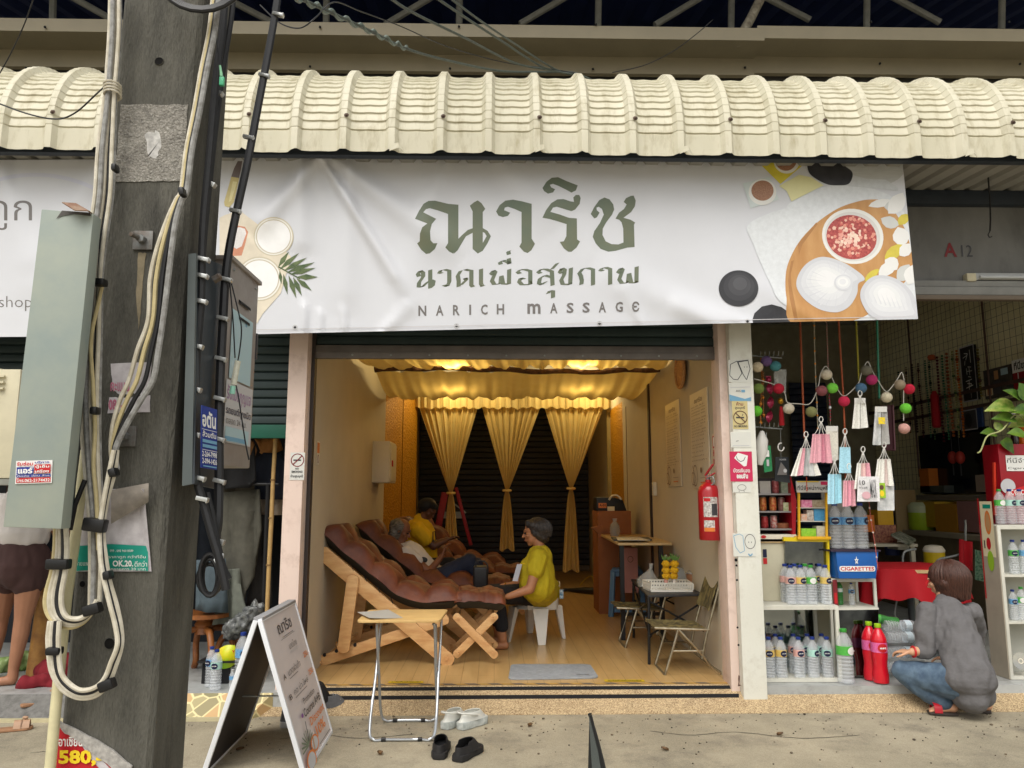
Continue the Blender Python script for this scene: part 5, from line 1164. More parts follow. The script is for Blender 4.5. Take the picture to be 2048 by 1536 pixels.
bn_ = thing('dustbin','small dark bin with a pale rim between the desk legs','bin',G(1208,1190,FZ)); c = G(1208,1192,FZ); MB().lathe([(.11,0),(.14,.42)],c,16).build('bin_body',mat('bin_dark',(40,36,34)),bn_,smooth=True); MB().lathe([(.145,.42),(.15,.5),(.13,.56)],c,16,cap=False).build('bin_liner',mat('liner_cream',(196,180,140)),bn_,smooth=True)
fs_ = thing('folded_umbrella','black folded umbrella lying on the wooden floor near the blue stool','umbrella',G(1170,1186,FZ))
a,b = G(1134,1184,FZ)+V((0,0,.03)),G(1206,1190,FZ)+V((0,0,.04)); MB().tube([a,a.lerp(b,.2),a.lerp(b,.5),a.lerp(b,.8),b],[.02,.03,.05,.055,.03],9).build('canopy',M_blk,fs_,smooth=True); MB().bar(a-V((.06,0,0)),a+V((.02,0,0)),.05,.04).build('handle',M_blk,fs_,bevel=.01)
MB().tube(crom([G(1160,1172,FZ)+V((0,0,.01)),G(1172,1164,FZ)+V((0,0,.05)),G(1184,1166,FZ)+V((0,0,.1)),G(1188,1176,FZ)+V((0,0,.05))]),.006,6).build('yellow_strap',INK['yellow'],fs_,smooth=True)
fl = [G(1275,1280,FZ),G(1310,1328,FZ),G(1434,1328,FZ),G(1380,1262,FZ)]
zt3 = P(1300,1189,fl[1].y).z
ct = thing('camp_table','black folding camp table with crossed struts carrying the flower basket','table',sum(fl,V())/4)
tq = [G(1296,1190,zt3),G(1418,1187,zt3),G(1396,1160,zt3),G(1262,1158,zt3)]
MB().prism(tq,(0,0,-.02)).build('table_top',mat('camp_top',(52,52,54),rough=.5,var=.15),ct,bevel=.004)
feet = [tq[0]+V((.01,.02,0)),tq[1]+V((-.01,.02,0)),tq[2]+V((-.02,-.02,0)),tq[3]+V((.02,-.02,0))]
for p in feet: MB().tube([(p.x,p.y,zt3-.02),(p.x+(.03 if p.x > feet[0].x+.2 else -.01),p.y,FZ)],.012,8).build('leg',M_blk,ct,smooth=True);
for i in range(4):
 p,q = feet[i],feet[(i+1) % 4]; lo_,hi_ = FZ+.22,zt3-.05
 MB().tube([(p.x,p.y,hi_),(q.x,q.y,lo_)],.008,7).build('strut',M_blk,ct); MB().tube([(p.x,p.y+.012,lo_),(q.x,q.y+.012,hi_)],.008,7).build('strut',M_blk,ct)
 MB().ball(((p.x+p.x)/2,p.y,lo_),.018,8,6).build('joint',M_blk,ct)
ctr = (tq[0]+tq[1])/2
bk_ = thing('flower_basket','white slotted plastic basket on the camp table holding offerings','basket',G(1342,1183,zt3))
b0,b1 = G(1302,1184,zt3+.002),G(1386,1184,zt3+.002); bz = P(1342,1166,b0.y).z; dep = .26
def side_slots(a,b,n,nm,out):
 mb = MB(); L_ = (b-a); rows = 4; H = bz-zt3
 mb.prism([a,b,b+V((0,0,H*.25)),a+V((0,0,H*.25))],out); mb.prism([a+V((0,0,H*.86)),b+V((0,0,H*.86)),b+V((0,0,H)),a+V((0,0,H))],out)
 for i in range(n+1):
  p = a+L_*(i/n); w_ = L_*(.22/n)
  mb.prism([p-w_+V((0,0,H*.2)),p+w_+V((0,0,H*.2)),p+w_+V((0,0,H*.9))+L_*.018,p-w_+V((0,0,H*.9))+L_*.018],out)
 for r_ in (.42,.62): mb.prism([a+V((0,0,H*r_)),b+V((0,0,H*r_)),b+V((0,0,H*(r_+.05))),a+V((0,0,H*(r_+.05)))],out)
 return mb.build(nm,mat('basket_white',(222,218,206),rough=.4,var=.05),bk_)
B0,B1 = V(b0),V(b1); side_slots(B0,B1,16,'basket_side',(0,.004,0)); side_slots(B0+V((-.02,dep,0)),B1+V((.02,dep,0)),16,'basket_side',(0,.004,0)); side_slots(B0+V((0,.004,0)),B0+V((-.02,dep,0)),8,'basket_end',(.004,0,0)); side_slots(B1+V((0,.004,0)),B1+V((.02,dep,0)),8,'basket_end',(-.004,0,0))
MB().box((B0.x,B0.y,zt3+.002),(B1.x,B0.y+dep,zt3+.008)).build('basket_floor',MATS['basket_white'],bk_)
M_mari = mat('marigold',(226,184,20),rough=.8,c2=(200,140,12),scale=60,bump=1,bscale=130)
for gi,gx in enumerate((1332,1349)):
 gl_ = thing('marigold_garland','yellow marigold stack with pandan leaves, %s ribbon' % ('pink' if gi == 0 else 'white'),'flowers',P(gx,1160,b0.y+.08),'marigold stacks in the basket')
 for k,gy in enumerate((1128,1141,1152)):
  c = P(gx+(gi*2-1)*-.5*k,gy,b0.y+.08); mb = MB(); rr = .034
  mb.ball(c,(rr,rr,rr*.82),12,8)
  for i in range(40): q = rnd.uniform(0,6.28); th = math.acos(rnd.uniform(-1,1)); n_ = V((math.sin(th)*math.cos(q),math.sin(th)*math.sin(q),.82*math.cos(th))); mb.ball(c+n_*rr*.95,.007,5,4)
  mb.build('flower_head',M_mari,gl_,smooth=True)
 for k in range(4):
  a = P(gx,1126,b0.y+.1); b = P(gx-10+7*k,rnd.uniform(1103,1112),b0.y+.1); n_ = V((.012,0,.0)); m_ = a.lerp(b,.5)
  MB().add([a-n_*.4,a+n_*.4,m_+n_,b,m_-n_],[(0,1,2,3,4)]).build('leaf',mat('pandan_green',(96,130,56),rough=.5,c2=(60,96,36),scale=40),gl_,solid=.001)
 MB().tube([P(gx,1156,b0.y+.08),P(gx,1166,b0.y+.08)],.016,8).build('ribbon',mat('ribbon_pink' if gi == 0 else 'ribbon_white',(206,150,140) if gi == 0 else (214,206,196)),gl_,smooth=True)
def film(label,pts,rs,loc):
 t_ = thing('plastic_bag',label,'plastic bag',loc); mb = MB(); mb.tube(pts,rs,12); mb.build('film',M_film,t_,smooth=True); return t_
c = G(1300,1176,zt3); film('knotted clear plastic bag at the near corner of the camp table',[c+V((.01,.1,.004)),c+V((.01,.1,.05)),c+V((.02,.1,.10)),c+V((.03,.1,.15)),c+V((.035,.1,.2))],[.10,.11,.06,.014,.02],c)
c = G(1366,1172,zt3); film('crumpled clear plastic bag between the garlands and the tall bottle',[c+V((0,.14,.004)),c+V((.01,.14,.06)),c+V((-.02,.14,.12)),c+V((-.03,.14,.15))],[.10,.11,.07,.02],c)
c = G(1402,1178,zt3)+V((0,.1,.001)); bu = thing('food_tub','brown round food tub with a film lid on the camp table','tub',c)
k_ = (P(1402,1147,c.y).z-c.z)
MB().lathe([(.075,0),(.085,k_*.45),(.092,k_*.46),(.10,k_)],c,24).build('tub',mat('tub_brown',(176,126,92),rough=.4,var=.1),bu,smooth=True,angle=30); MB().lathe([(.105,k_),(.105,k_+.012),(.06,k_+.03),(.0,k_+.035)],c,24).build('film_lid',M_film,bu,smooth=True)
M_camo = mat('camouflage_cloth',(126,112,68),rough=.85,c2=(66,58,36),scale=26,stretch=(1,1,.5),detail=2)
def camp_chair(label,sx=0,sy=0,sz=1.0,prim=True):
 t = thing('camp_chair',label,'folding chair',G(1370,1340,FZ),'camouflage folding chairs')
 d0,d1 = 5.98,6.34
 T = lambda nm,pts,r_=.0105: MB().tube(crom([P(*p) for p in pts],5),r_,8).build(nm,M_chrome,t,smooth=True)
 for d in (d0,d1):
  f_ = d0/d; q = lambda x,y: (990+(x-990)*f_*1.0,992+(y-992)*f_,d)
  T('front_leg',[q(1357,1257),q(1345,1300),q(1330,1350)]); T('rear_leg',[q(1356,1258),q(1405,1310),q(1420,1330),q(1452,1352)]); T('back_upright',[q(1404,1318),q(1412,1275),q(1428,1212),q(1436,1180),q(1446,1135)])
  T('seat_rail',[q(1309,1256),q(1360,1258),q(1420,1260)]); T('arm_brace',[q(1346,1302),q(1400,1302),q(1408,1303)],.008)
 f_ = d0/d1; q = lambda x,y: (990+(x-990)*f_,992+(y-992)*f_,d1)
 T('foot_bar',[(1330,1350,d0),q(1330,1350)]); T('heel_bar',[(1452,1352,d0),q(1452,1352)]); T('top_bar',[(1446,1135,d0),q(1446,1135)])
 a,b = P(1308,1254,d0),P(1412,1258,d0); a2,b2 = P(*q(1308,1254)),P(*q(1412,1258))
 MB().grid(lambda u,v: a.lerp(b,u).lerp(a2.lerp(b2,u),v)+V((0,0,.006-.03*math.sin(math.pi*v)*math.sin(math.pi*u))),10,8).build('seat',M_camo,t,smooth=True,solid=.008)
 a,b = P(1418,1222,d0),P(1441,1150,d0); a2,b2 = P(*q(1418,1222)),P(*q(1441,1150))
 MB().grid(lambda u,v: a.lerp(b,u).lerp(a2.lerp(b2,u),v)+V((.028*math.sin(math.pi*v),0,0)),8,8).build('backrest',M_camo,t,smooth=True,solid=.008)
 return t
c1 = camp_chair('camouflage folding chair close to the pillar, seen whole with bent chrome legs')
c2 = copy_tree(c1); c2.location = c1.location+V((-.12,1.05,0)); c2['label'] = 'camouflage folding chair mostly hidden behind the camp table and the water bottle'
# ------------------------------------------------------------------ the drinks shop
ORD = ('first','second','third','fourth','fifth','sixth','seventh','eighth','ninth','tenth')
M_pet = mat('clear_bottle_plastic',(248,250,252),rough=.08,var=0,clear=.74,bump=.25,bscale=50)
M_petg = mat('green_bottle_plastic',(90,170,90),rough=.14,var=0,clear=.55)
M_redsoda = mat('red_soda',(206,20,40),rough=.12,var=.05,coat=.5)
M_orsoda = mat('orange_soda',(226,110,20),rough=.12,var=.05,coat=.5)
M_dksoda = mat('dark_soda',(50,22,18),rough=.12,var=.05,coat=.5)
def plast(n,c): return mat('plastic_'+n,c,rough=.35,var=.05)
CAPB,CAPG,CAPL = plast('blue_cap',(30,52,128)),plast('green_cap',(60,150,60)),plast('lime_cap',(150,190,30))
LAB = {k: mat('label_'+k,c,rough=.3,c2=c2,scale=40,clear=None) for k,c,c2 in (('pink',(206,130,140),(220,190,170)),('yellow',(216,200,110),(206,160,90)),('teal',(150,200,184),(180,214,206)),('green',(70,160,60),(90,180,80)),('magenta',(206,70,140),(222,120,170)),('blue',(60,120,180),(130,180,214)),('none',(180,200,214),(214,222,226)))}
BOT = {}
def bottle(kind,label,loc,h,group,cat='bottle',rz=None,rot=None,lab='pink',cap=CAPB,body=M_pet,oval='navy',r_=None,fill=None):
 key = (kind,lab,cap.name,body.name)
 rr = .145
 if key not in BOT:
  t = local('water_bottle' if body in (M_pet,M_petg) else 'soda_bottle',label,cat)
  pr = [(rr*.5,0),(rr*.94,.012),(rr,.04)]
  z = .07
  while z < .48: pr += [(rr,z),(rr*.9,z+.022),(rr,z+.045)]; z += .068
  if kind == 'waist': pr = [(rr*.6,0),(rr*.96,.015),(rr,.06),(rr*.98,.16),(rr*.86,.28),(rr*.9,.36),(rr,.46)]
  pr += [(rr*.97,.52),(rr*.97,.70),(rr*.98,.73),(rr*.8,.81),(rr*.5,.885),(rr*.36,.915),(rr*.36,.94)]
  MB().lathe(pr,n=16).build('bottle_body',body,t,smooth=True,angle=60)
  MB().lathe([(rr*.42,.935),(rr*.44,.94),(rr*.43,.992),(rr*.36,1)],n=12).build('cap',cap,t,smooth=True)
  MB().lathe([(rr*1.0,.525),(rr*1.0,.69)],n=16,cap=False).build('label',LAB[lab],t,smooth=True)
  if oval:
   ob = MB(); N_ = 14
   c_ = []
   for i in range(N_): q = 2*math.pi*i/N_; a_ = -math.pi/2+.62*math.cos(q); c_.append((rr*1.04*math.cos(a_),rr*1.04*math.sin(a_),.605+.075*math.sin(q)))
   ob.add(c_+[(0,-rr*1.07,.605)],[(i,(i+1) % N_,N_) for i in range(N_)]).build('emblem',INK[oval],t,smooth=True)
   tb = MB(); s_ = Sheet((-rr*.42,-rr*1.075,.59),(rr*.84,0,0),(0,0,.035)); s_.text('white','pure life' if oval == 'navy' else ('minere' if oval == 'white' else 'est'),0,0,1,1,bold=.03)
   for o in s_.done(t,{'white': 'lettering'}): pass
  BOT[key] = t; o = t
 else: o = copy_tree(BOT[key])
 w_ = (r_/rr if r_ else h*.98)
 return place(o,loc,rz if rz is not None else rnd.uniform(-.7,.7),(w_,w_,h),label,group,rot)
ZS = FZ+.008
DC = 5.70
p0,p1 = P(1524,1358,DC),P(1677,1212,DC); zt = p1.z; zb0 = ZS+.001
dc = thing('display_case','low white framed glass display case of water bottles beside the white pillar','display case',((p0.x+p1.x)/2,DC,ZS))
M_alu = mat('white_aluminium',(206,204,192),rough=.4,var=.12,scale=8)
def frame(parent,x0,x1,z0,z1,y,dep,w_=.026,shelves=(),m=M_alu,back=None,sides=True):
 for x in (x0,x1-w_): MB().box((x,y,z0),(x+w_,y+w_,z1)).build('upright',m,parent,bevel=.002)
 for x in (x0,x1-w_): MB().box((x,y+dep-w_,z0),(x+w_,y+dep,z1)).build('upright',m,parent)
 for z in (z0,z1-w_): MB().box((x0+w_,y+.002,z),(x1-w_,y+w_-.002,z+w_)).build('rail',m,parent)
 MB().box((x0+.002,y+.004,z1-w_+.002),(x1-.002,y+dep-.003,z1+.004)).build('top',m,parent,bevel=.002)
 MB().box((x0+.003,y+w_,z0+.002),(x1-.003,y+dep-.002,z0+.012)).build('base',m,parent)
 for z in shelves: MB().box((x0+.003,y+.006,z-.008),(x1-.003,y+dep-.004,z+.008)).build('shelf',m,parent)
 if back: MB().box((x0+w_+.002,y+dep-.016,z0+.014),(x1-w_-.002,y+dep-.008,z1-w_-.004)).build('back_panel',back,parent)
M_mirror = mat('mirror_glass',(150,156,156),rough=.06,metal=1.0,var=.12,scale=3)
frame(dc,p0.x,p1.x,zb0,zt,DC,.42,back=M_mirror)
for i,(x,lb_) in enumerate(((1540,'yellow'),(1564,'yellow'),(1600,'pink'),(1628,'teal'),(1657,'teal'))):
 for row,(dx,d) in enumerate(((0,DC+.09),(-10,DC+.22))):
  q = P(x+dx,1350,d); bottle('ribbed','%s water bottle from the pillar in the %s row inside the low glass case' % (ORD[i],('front','back')[row]),(q.x,d,zb0+.013),.285,'water bottles in the low glass case',lab=lb_ if row == 0 else ('pink','yellow','pink','teal','teal')[i])
for i,(x,lb_,cp) in enumerate(((1584,'pink',CAPB),(1604,'yellow',CAPB),(1625,'green',CAPG),(1654,'yellow',CAPB))):
 for row,(dx,d) in enumerate(((0,DC+.07),(-11,DC+.18))):
  q = P(x+dx,1213,d); g_ = lb_ == 'green'
  bottle('ribbed','%s %s bottle from the pillar, %s row, on the low case' % (ORD[i],'green capped' if g_ else 'water',('front','back')[row]),(q.x,d,zt+.005),.28,'water bottles on top of the low glass case',lab=lb_,cap=cp,oval='white' if g_ else 'navy')
cpd = thing('cupboard','cream cupboard standing on the case next to the white pillar','cupboard',P(1548,1210,5.95)); p0,p1 = P(1518,1210,5.93),P(1600,1086,5.93)
MB().box((p0.x,5.93,zt+.006),(p1.x,6.10,p1.z)).build('cupboard_body',mat('cupboard_cream',(196,190,166),rough=.5,var=.12),cpd,bevel=.004); MB().box((p0.x-.002,5.92,p1.z),(p1.x+.01,6.11,p1.z+.03)).build('top',mat('cupboard_top',(176,150,110)),cpd)
q = Sheet((P(1526,1120,5.93).x,5.928,P(1526,1128,5.93).z),(.03,0,0),(0,0,.11)); q.rect('navy',0,.45,1,1); q.rect('red',0,0,1,.4); q.done(cpd,{'navy': 'tag','red': 'tag'})
mr = thing('mirror','leaning mirror with yellow top and side trim behind the bottles','mirror',P(1612,1210,5.9))
def panel(pts,d0,d1): return [P(pts[0][0],pts[0][1],d0),P(pts[1][0],pts[1][1],d0),P(pts[2][0],pts[2][1],d1),P(pts[3][0],pts[3][1],d1)]
MB().prism(panel(((1570,1210),(1652,1210),(1652,1082),(1570,1082)),5.89,5.905),(0,.012,0)).build('mirror_glass',mat('mirror_dim',(96,102,106),rough=.08,metal=1,c2=(150,156,156),scale=3),mr)
M_yel = mat('yellow_trim',(222,196,20),rough=.45,var=.06)
for a,b,w_ in (((1566,1078),(1657,1080),.028),((1655,1082),(1656,1165),.016)): MB().bar(P(a[0],a[1],5.88),P(b[0],b[1],5.88),w_,.03).build('trim',M_yel,mr)
rs = thing('can_shelf','red sided shelf of drink cans against the white pillar','shelf',P(1555,1070,5.95)); p0,p1 = P(1516,1072,5.95),P(1584,955,5.95)
M_sred = mat('shelf_red',(170,18,36),rough=.4,var=.08)
MB().prism([P(1581,950,5.93),P(1593,1000,5.93),P(1591,1074,5.93),P(1585,1074,5.93)],(0,.3,0)).build('side_panel',M_sred,rs); MB().box((p0.x,6.2,p0.z),(p1.x,6.22,p1.z)).build('back_panel',mat('shelf_dark',(74,66,68)),rs)
shz = [P(1540,y,5.95).z for y in (987,1022,1057)]
for z in shz: MB().box((p0.x,5.94,z-.012),(p1.x,6.2,z)).build('shelf',mat('shelf_silver',(150,146,146),rough=.35,metal=.4),rs)
MB().box((p0.x,5.92,P(1540,1084,5.92).z),(p1.x,6.2,P(1540,1069,5.92).z)).build('base',M_wp,rs,bevel=.004)
q = Sheet((P(1522,1080,5.92).x,5.918,P(1522,1080,5.92).z),(.04,0,0),(0,0,.04)); q.oval('red',.5,.6,.5,.3); q.done(rs)
def can(label,px,zi,h,c1,c2,d=6.02,r_=.028):
 q = P(px,1000,d); t = thing('drink_can',label,'can',(q.x,d,shz[zi]),'cans on the red sided shelf')
 MB().lathe([(r_*.8,.002),(r_,.012),(r_,h-.01),(r_*.82,h)],(q.x,d,shz[zi]),14).build('can_body',mat('can_'+'_'.join(map(str,c1)),c1,rough=.3,metal=.3,c2=c2,scale=50),t,smooth=True)
 MB().lathe([(r_*.8,h),(r_*.82,h+.004)],(q.x,d,shz[zi]),14).build('can_lid',M_steel,t)
can('pink red can on the top shelf beside the green carton',1552,0,.10,(170,60,66),(200,130,130)); can('red can at the edge of the pillar on the middle shelf',1525,1,.105,(176,60,40),(206,150,80)); can('red and gold can in the middle of the middle shelf',1545,1,.105,(186,40,40),(214,160,90)); can('dull red can at the end of the middle shelf',1562,1,.10,(120,60,60),(150,120,110)); can('red can at the edge of the pillar on the lowest shelf',1527,2,.09,(150,30,36),(180,70,70)); can('white and red can on the lowest shelf',1545,2,.095,(206,190,180),(176,40,40))
def box(name,label,x0,y0,x1,y1,d,dep,c,cat='box',c2=None,group=None,print_=None,zb=None):
 p,q = P(x0,y1,d),P(x1,y0,d); z0 = zb if zb is not None else p.z; t = thing(name,label,cat,((p.x+q.x)/2,d,z0),group)
 MB().box((p.x,d,z0),(q.x,d+dep,q.z)).build('carton',mat('carton_'+'_'.join(map(str,c)),c,rough=.5,c2=c2,var=.08,scale=40),t,bevel=.002)
 if print_:
  s = Sheet((p.x,d-.001,z0),(q.x-p.x,0,0),(0,0,q.z-z0)); print_(s); s.done(t,{k: 'lettering' for k in ('white','black')})
 return t
box('carton','white sachet pack on the top can shelf',1520,962,1541,985,5.99,.1,(196,190,184),zb=shz[0]); box('carton','green and white carton on the top can shelf',1563,961,1580,985,5.99,.1,(130,160,130),c2=(190,196,180),zb=shz[0]); box('carton','small cream carton with a green mark on the middle can shelf',1567,1005,1582,1019,5.99,.08,(214,206,180),c2=(150,170,110),zb=shz[1])
t = thing('round_tin','flat brown round tin on the lowest can shelf','tin',P(1565,1053,6.0)); c = P(1565,1053,6.02); MB().lathe([(.045,0),(.047,.004),(.047,.03),(.042,.034)],(c.x,6.02,shz[2]),16).build('tin_body',mat('tin_brown',(140,84,54)),t,smooth=True); MB().lathe([(.048,.026),(.048,.036),(.04,.04)],(c.x,6.02,shz[2]),16).build('tin_lid',MATS['tin_brown'],t,smooth=True)
yr = thing('counter_rack','yellow counter rack with a white Thai sign header and small goods','rack',P(1624,1076,5.85)); Y_ = mat('rack_yellow',(224,170,26),rough=.4,var=.06); D_ = 5.86
for x in (1598,1653): MB().bar(P(x,1076,D_),P(x-1,962,D_),.014,.02,up=(0,1,0)).build('upright',Y_,yr)
p0,p1 = P(1594,1079,D_),P(1660,1073,D_); MB().box((p0.x,D_-.02,p0.z),(p1.x,D_+.16,p1.z)).build('base',Y_,yr,bevel=.003)
yz = []
for y in (1015,1042,1074): z = P(1620,y,D_).z; yz.append(z); MB().box((P(1600,y,D_).x,D_,z-.006),(P(1653,y,D_).x,D_+.14,z)).build('shelf',M_alu,yr)
MB().box((P(1600,1,D_).x,D_+.14,yz[2]),(P(1653,1,D_).x,D_+.15,P(1620,960,D_).z)).build('back_panel',mat('rack_grey',(150,146,136)),yr)
p0,p1 = P(1593,985,D_-.02),P(1655,962,D_-.02); MB().box((p0.x,D_-.03,p0.z),(p1.x,D_-.012,p1.z)).build('header',mat('header_white',(206,202,196)),yr,bevel=.004)
s = Sheet((p0.x,D_-.031,p0.z),(p1.x-p0.x,0,0),(0,0,p1.z-p0.z)); s.text('black','ที่นี่จำหน่ายบุหรี่',.02,.1,.98,.62,bold=.01); s.rect('pink',.76,.66,.97,.95); s.rect('yellow',.02,.9,.7,.98); s.done(yr,{'black': 'lettering'})
for nm,lb_,x0,y0,x1,y1,c,c2,zi in (('carton','pink carton on the top shelf of the yellow rack',1603,1000,1624,1015,(206,60,130),(230,170,190),0),('carton','grey carton with brown marks on the top shelf of the yellow rack',1625,1000,1650,1015,(176,166,146),(140,120,90),0),('carton','orange carton on the middle shelf of the yellow rack',1603,1028,1614,1042,(216,140,90),(200,190,180),1),('carton','white carton on the middle shelf of the yellow rack',1615,1020,1627,1042,(210,206,196),(150,130,120),1),('carton','plain blue carton on the middle shelf of the yellow rack',1629,1018,1650,1042,(54,130,180),(80,150,190),1),('carton','bright green carton on the lowest shelf of the yellow rack',1603,1057,1632,1074,(110,180,40),(150,200,60),2),('carton','white printed carton on the lowest shelf of the yellow rack',1634,1052,1650,1074,(206,200,182),(170,170,150),2)):
 box(nm,lb_,x0,y0,x1,y1,D_+.02,.08,c,c2=c2,zb=yz[zi])
cb2 = thing('drinks_cabinet','small white open cabinet below the blue cigarettes box','cabinet',P(1712,1345,5.8)); D2 = 5.86; p0,p1 = P(1668,1352,D2),P(1752,1158,D2); zmid = P(1712,1216,D2).z
frame(cb2,p0.x,p1.x,ZS+.001,p1.z,D2,.32,.02,shelves=(zmid,),back=mat('cabinet_cream',(186,178,150),var=.12))
q = Sheet((P(1668,1212,D2).x-.002,D2-.002,P(1668,1212,D2).z),(.034,0,0),(0,0,P(1,1158,D2).z-P(1,1212,D2).z)); q.rect('darkred',0,0,1,1); q.rect('red',.2,.1,.8,.5); q.done(cb2,{'darkred': 'tag'})
mp_ = thing('mirror','dark mirror panel leaning low behind the green topped bottle','mirror',P(1716,1350,5.82)); MB().prism(panel(((1676,1352),(1757,1350),(1757,1217),(1676,1216)),5.80,5.84),(0,.01,0)).build('mirror_glass',mat('mirror_dark',(70,72,74),rough=.08,metal=1,c2=(120,124,122),scale=5),mp_)
MB().prism(panel(((1676,1220),(1757,1219),(1757,1215),(1676,1215)),5.838,5.840),(0,-.006,0)).build('trim',M_alu,mp_)
cg = thing('cigarettes_box','blue metal box lettered CIGARETTES with a white star','box',P(1710,1158,5.83)); D3 = 5.80
a = [P(1672,1103,D3),P(1757,1103,D3),P(1752,1157,D3),P(1678,1157,D3)]; b = [p+V((-.03,.24,0)) for p in a]
MB().add(a+b,[(0,1,2,3),(4,7,6,5),(0,3,7,4),(1,5,6,2),(3,2,6,7),(0,4,5,1)]).build('box_body',mat('cig_blue',(26,92,168),rough=.35,var=.08),cg,bevel=.003)
MB().prism([a[0]+V((-.04,-.01,0)),a[1]+V((.012,-.01,0)),a[1]+V((.012,.25,0)),a[0]+V((-.05,.25,0))],(0,0,.012)).build('rim',mat('rim_dark',(50,36,56)),cg)
s = Sheet((a[3].x,D3-.0015,a[3].z),(a[2].x-a[3].x,0,0),(0,0,a[0].z-a[3].z))
st_ = [(.5+(.06 if i % 2 == 0 else .026)*math.sin(i*math.pi/5),.66+(.085 if i % 2 == 0 else .036)*2.0*math.cos(i*math.pi/5)) for i in range(10)]; s.poly('white',st_); s.oval('blue',.5,.66,.012,.03)
s.poly('white',[(.06+.04*math.cos(q),.36+.1*math.sin(q)) for q in [R(90+180*i/8) for i in range(9)]]+[(.95+.04*math.cos(q),.36+.1*math.sin(q)) for q in [R(-90+180*i/8) for i in range(9)]]); s.text('red','CIGARETTES',.05,.29,.96,.43,bold=.03); s.done(cg,{'red': 'lettering','white': 'emblem'})
zc = a[0].z+.013
for i,(x,d) in enumerate(((1674,5.92),(1699,5.89),(1725,5.9))):
 q = P(x,1100,d); bottle('ribbed','%s large water bottle from the yellow rack on the blue cigarettes box' % ORD[i],(q.x,d,zc),.345,'large bottles on the cigarettes box',lab='blue',oval='navy')
q = P(1684,1215,5.95); bottle('ribbed','small green bottle inside the cabinet under the blue box',(q.x,5.98,zmid+.009),.18,'small bottles in the drinks cabinet',lab='teal',cap=CAPB,body=M_petg,oval='white'); q = P(1706,1215,5.95); bottle('ribbed','small clear bottle inside the cabinet under the blue box',(q.x,5.96,zmid+.009),.165,'small bottles in the drinks cabinet',lab='blue')
q = P(1692,1358,5.68); bottle('ribbed','big water bottle with a green label on the tiled ledge',(q.x,5.68,ZS),.375,'big bottles on the tiled ledge',lab='green',cap=CAPG,oval='white',r_=.058)
for x,d,lb_ in ((1744,5.76,'rear bottle of red soda with a lime cap'),(1762,5.67,'front bottle of red soda with a lime cap and pink label')):
 q = P(x,1356,d); bottle('waist',lb_+' on the ledge',(q.x,d,ZS),.41,'bottles of red soda',lab='magenta',cap=CAPL,body=M_redsoda,oval='red',r_=.056,rz=0)
pk = [(1800,1335,0),(1805,1305,0),(1806,1275,0),(1803,1252,.02)]
for i,(x,y,dd) in enumerate(pk):
 q = P(x,y,5.86+dd); bottle('ribbed','%s bottle up in the wrapped water pack by the crouching woman' % ORD[i] if i else 'lowest bottle in the film wrapped water pack by the crouching woman',(q.x-.13,5.86+dd,q.z),.29,'bottles of the wrapped pack',rot=(0,R(90),R(6)),lab='none' if i else 'blue',oval=None)
q = P(1765,1248,5.9); bottle('waist','green topped bottle lying on top of the wrapped water pack',(q.x+.12,5.9,q.z+.01),.25,'bottles of the wrapped pack',rot=(0,R(-80),R(-10)),lab='green',cap=CAPG,body=M_petg,oval=None)
t = thing('shrink_wrap','loose clear plastic film around the lying water bottles','plastic wrap',P(1806,1345,5.86)); c = P(1806,1295,5.85); mb = MB()
mb.grid(lambda u,v: c+V((.135*math.cos(u*6.283)*(1+.08*math.sin(v*9+u*13)),.10*math.sin(u*6.283),-.17+.34*v+.008*math.sin(u*19))),30,12,closeu=True).build('film',mat('wrap_film',(238,240,240),rough=.1,var=0,clear=.88,bump=.6,bscale=40),t,smooth=True)

sc2 = thing('shelf_cabinet','white open shelf cabinet with stickers on its side at the edge of the photo','cabinet',P(2050,1345,5.8)); xs0 = P(2012,1250,5.74).x; zt5 = P(2020,1052,5.74).z
frame(sc2,xs0,xs0+.62,ZS+.001,zt5,5.74,.20,.024,shelves=(P(2020,1152,5.74).z,P(2020,1246,5.74).z),back=mat('shelf_back',(176,176,166),var=.1)); MB().box((xs0-.006,5.745,ZS+.001),(xs0-.001,5.945,zt5)).build('side_panel',mat('side_greige',(176,166,148),var=.12),sc2)
s = Sheet((xs0-.0065,5.935,ZS+.55),(0,-.185,0),(0,0,.75)); s.rect('cream',.1,.42,.9,.97); s.oval('orange',.55,.76,.2,.12); s.oval('tan',.55,.76,.14,.09); s.rect('green',.3,.9,.8,.94); s.text('black','I',.2,.5,.27,.58); s.oval('red',.5,.55,.14,.06); s.oval('lime',.55,.38,.2,.1); s.rect('red',.0,0,.08,1); s.done(sc2,{'black': 'lettering'})
for i,(x,y,h,lb_,cp) in enumerate(((2030,1147,.25,'green',CAPB),(2052,1147,.25,'blue',CAPB),(2030,1243,.22,'blue',CAPB),(2047,1241,.24,'green',CAPG))):
 d = 5.82; q = P(x,y,d); z = P(2020,(1152,1152,1246,1246)[i],5.74).z+.009; bottle('ribbed',('green labelled bottle on the upper shelf of the white shelf cabinet','blue labelled bottle on the upper shelf of the white shelf cabinet','blue labelled bottle on the middle shelf of the white shelf cabinet','green capped bottle on the middle shelf of the white shelf cabinet')[i],(q.x,d,z),h,'bottles in the white shelf cabinet',lab=lb_,cap=cp)
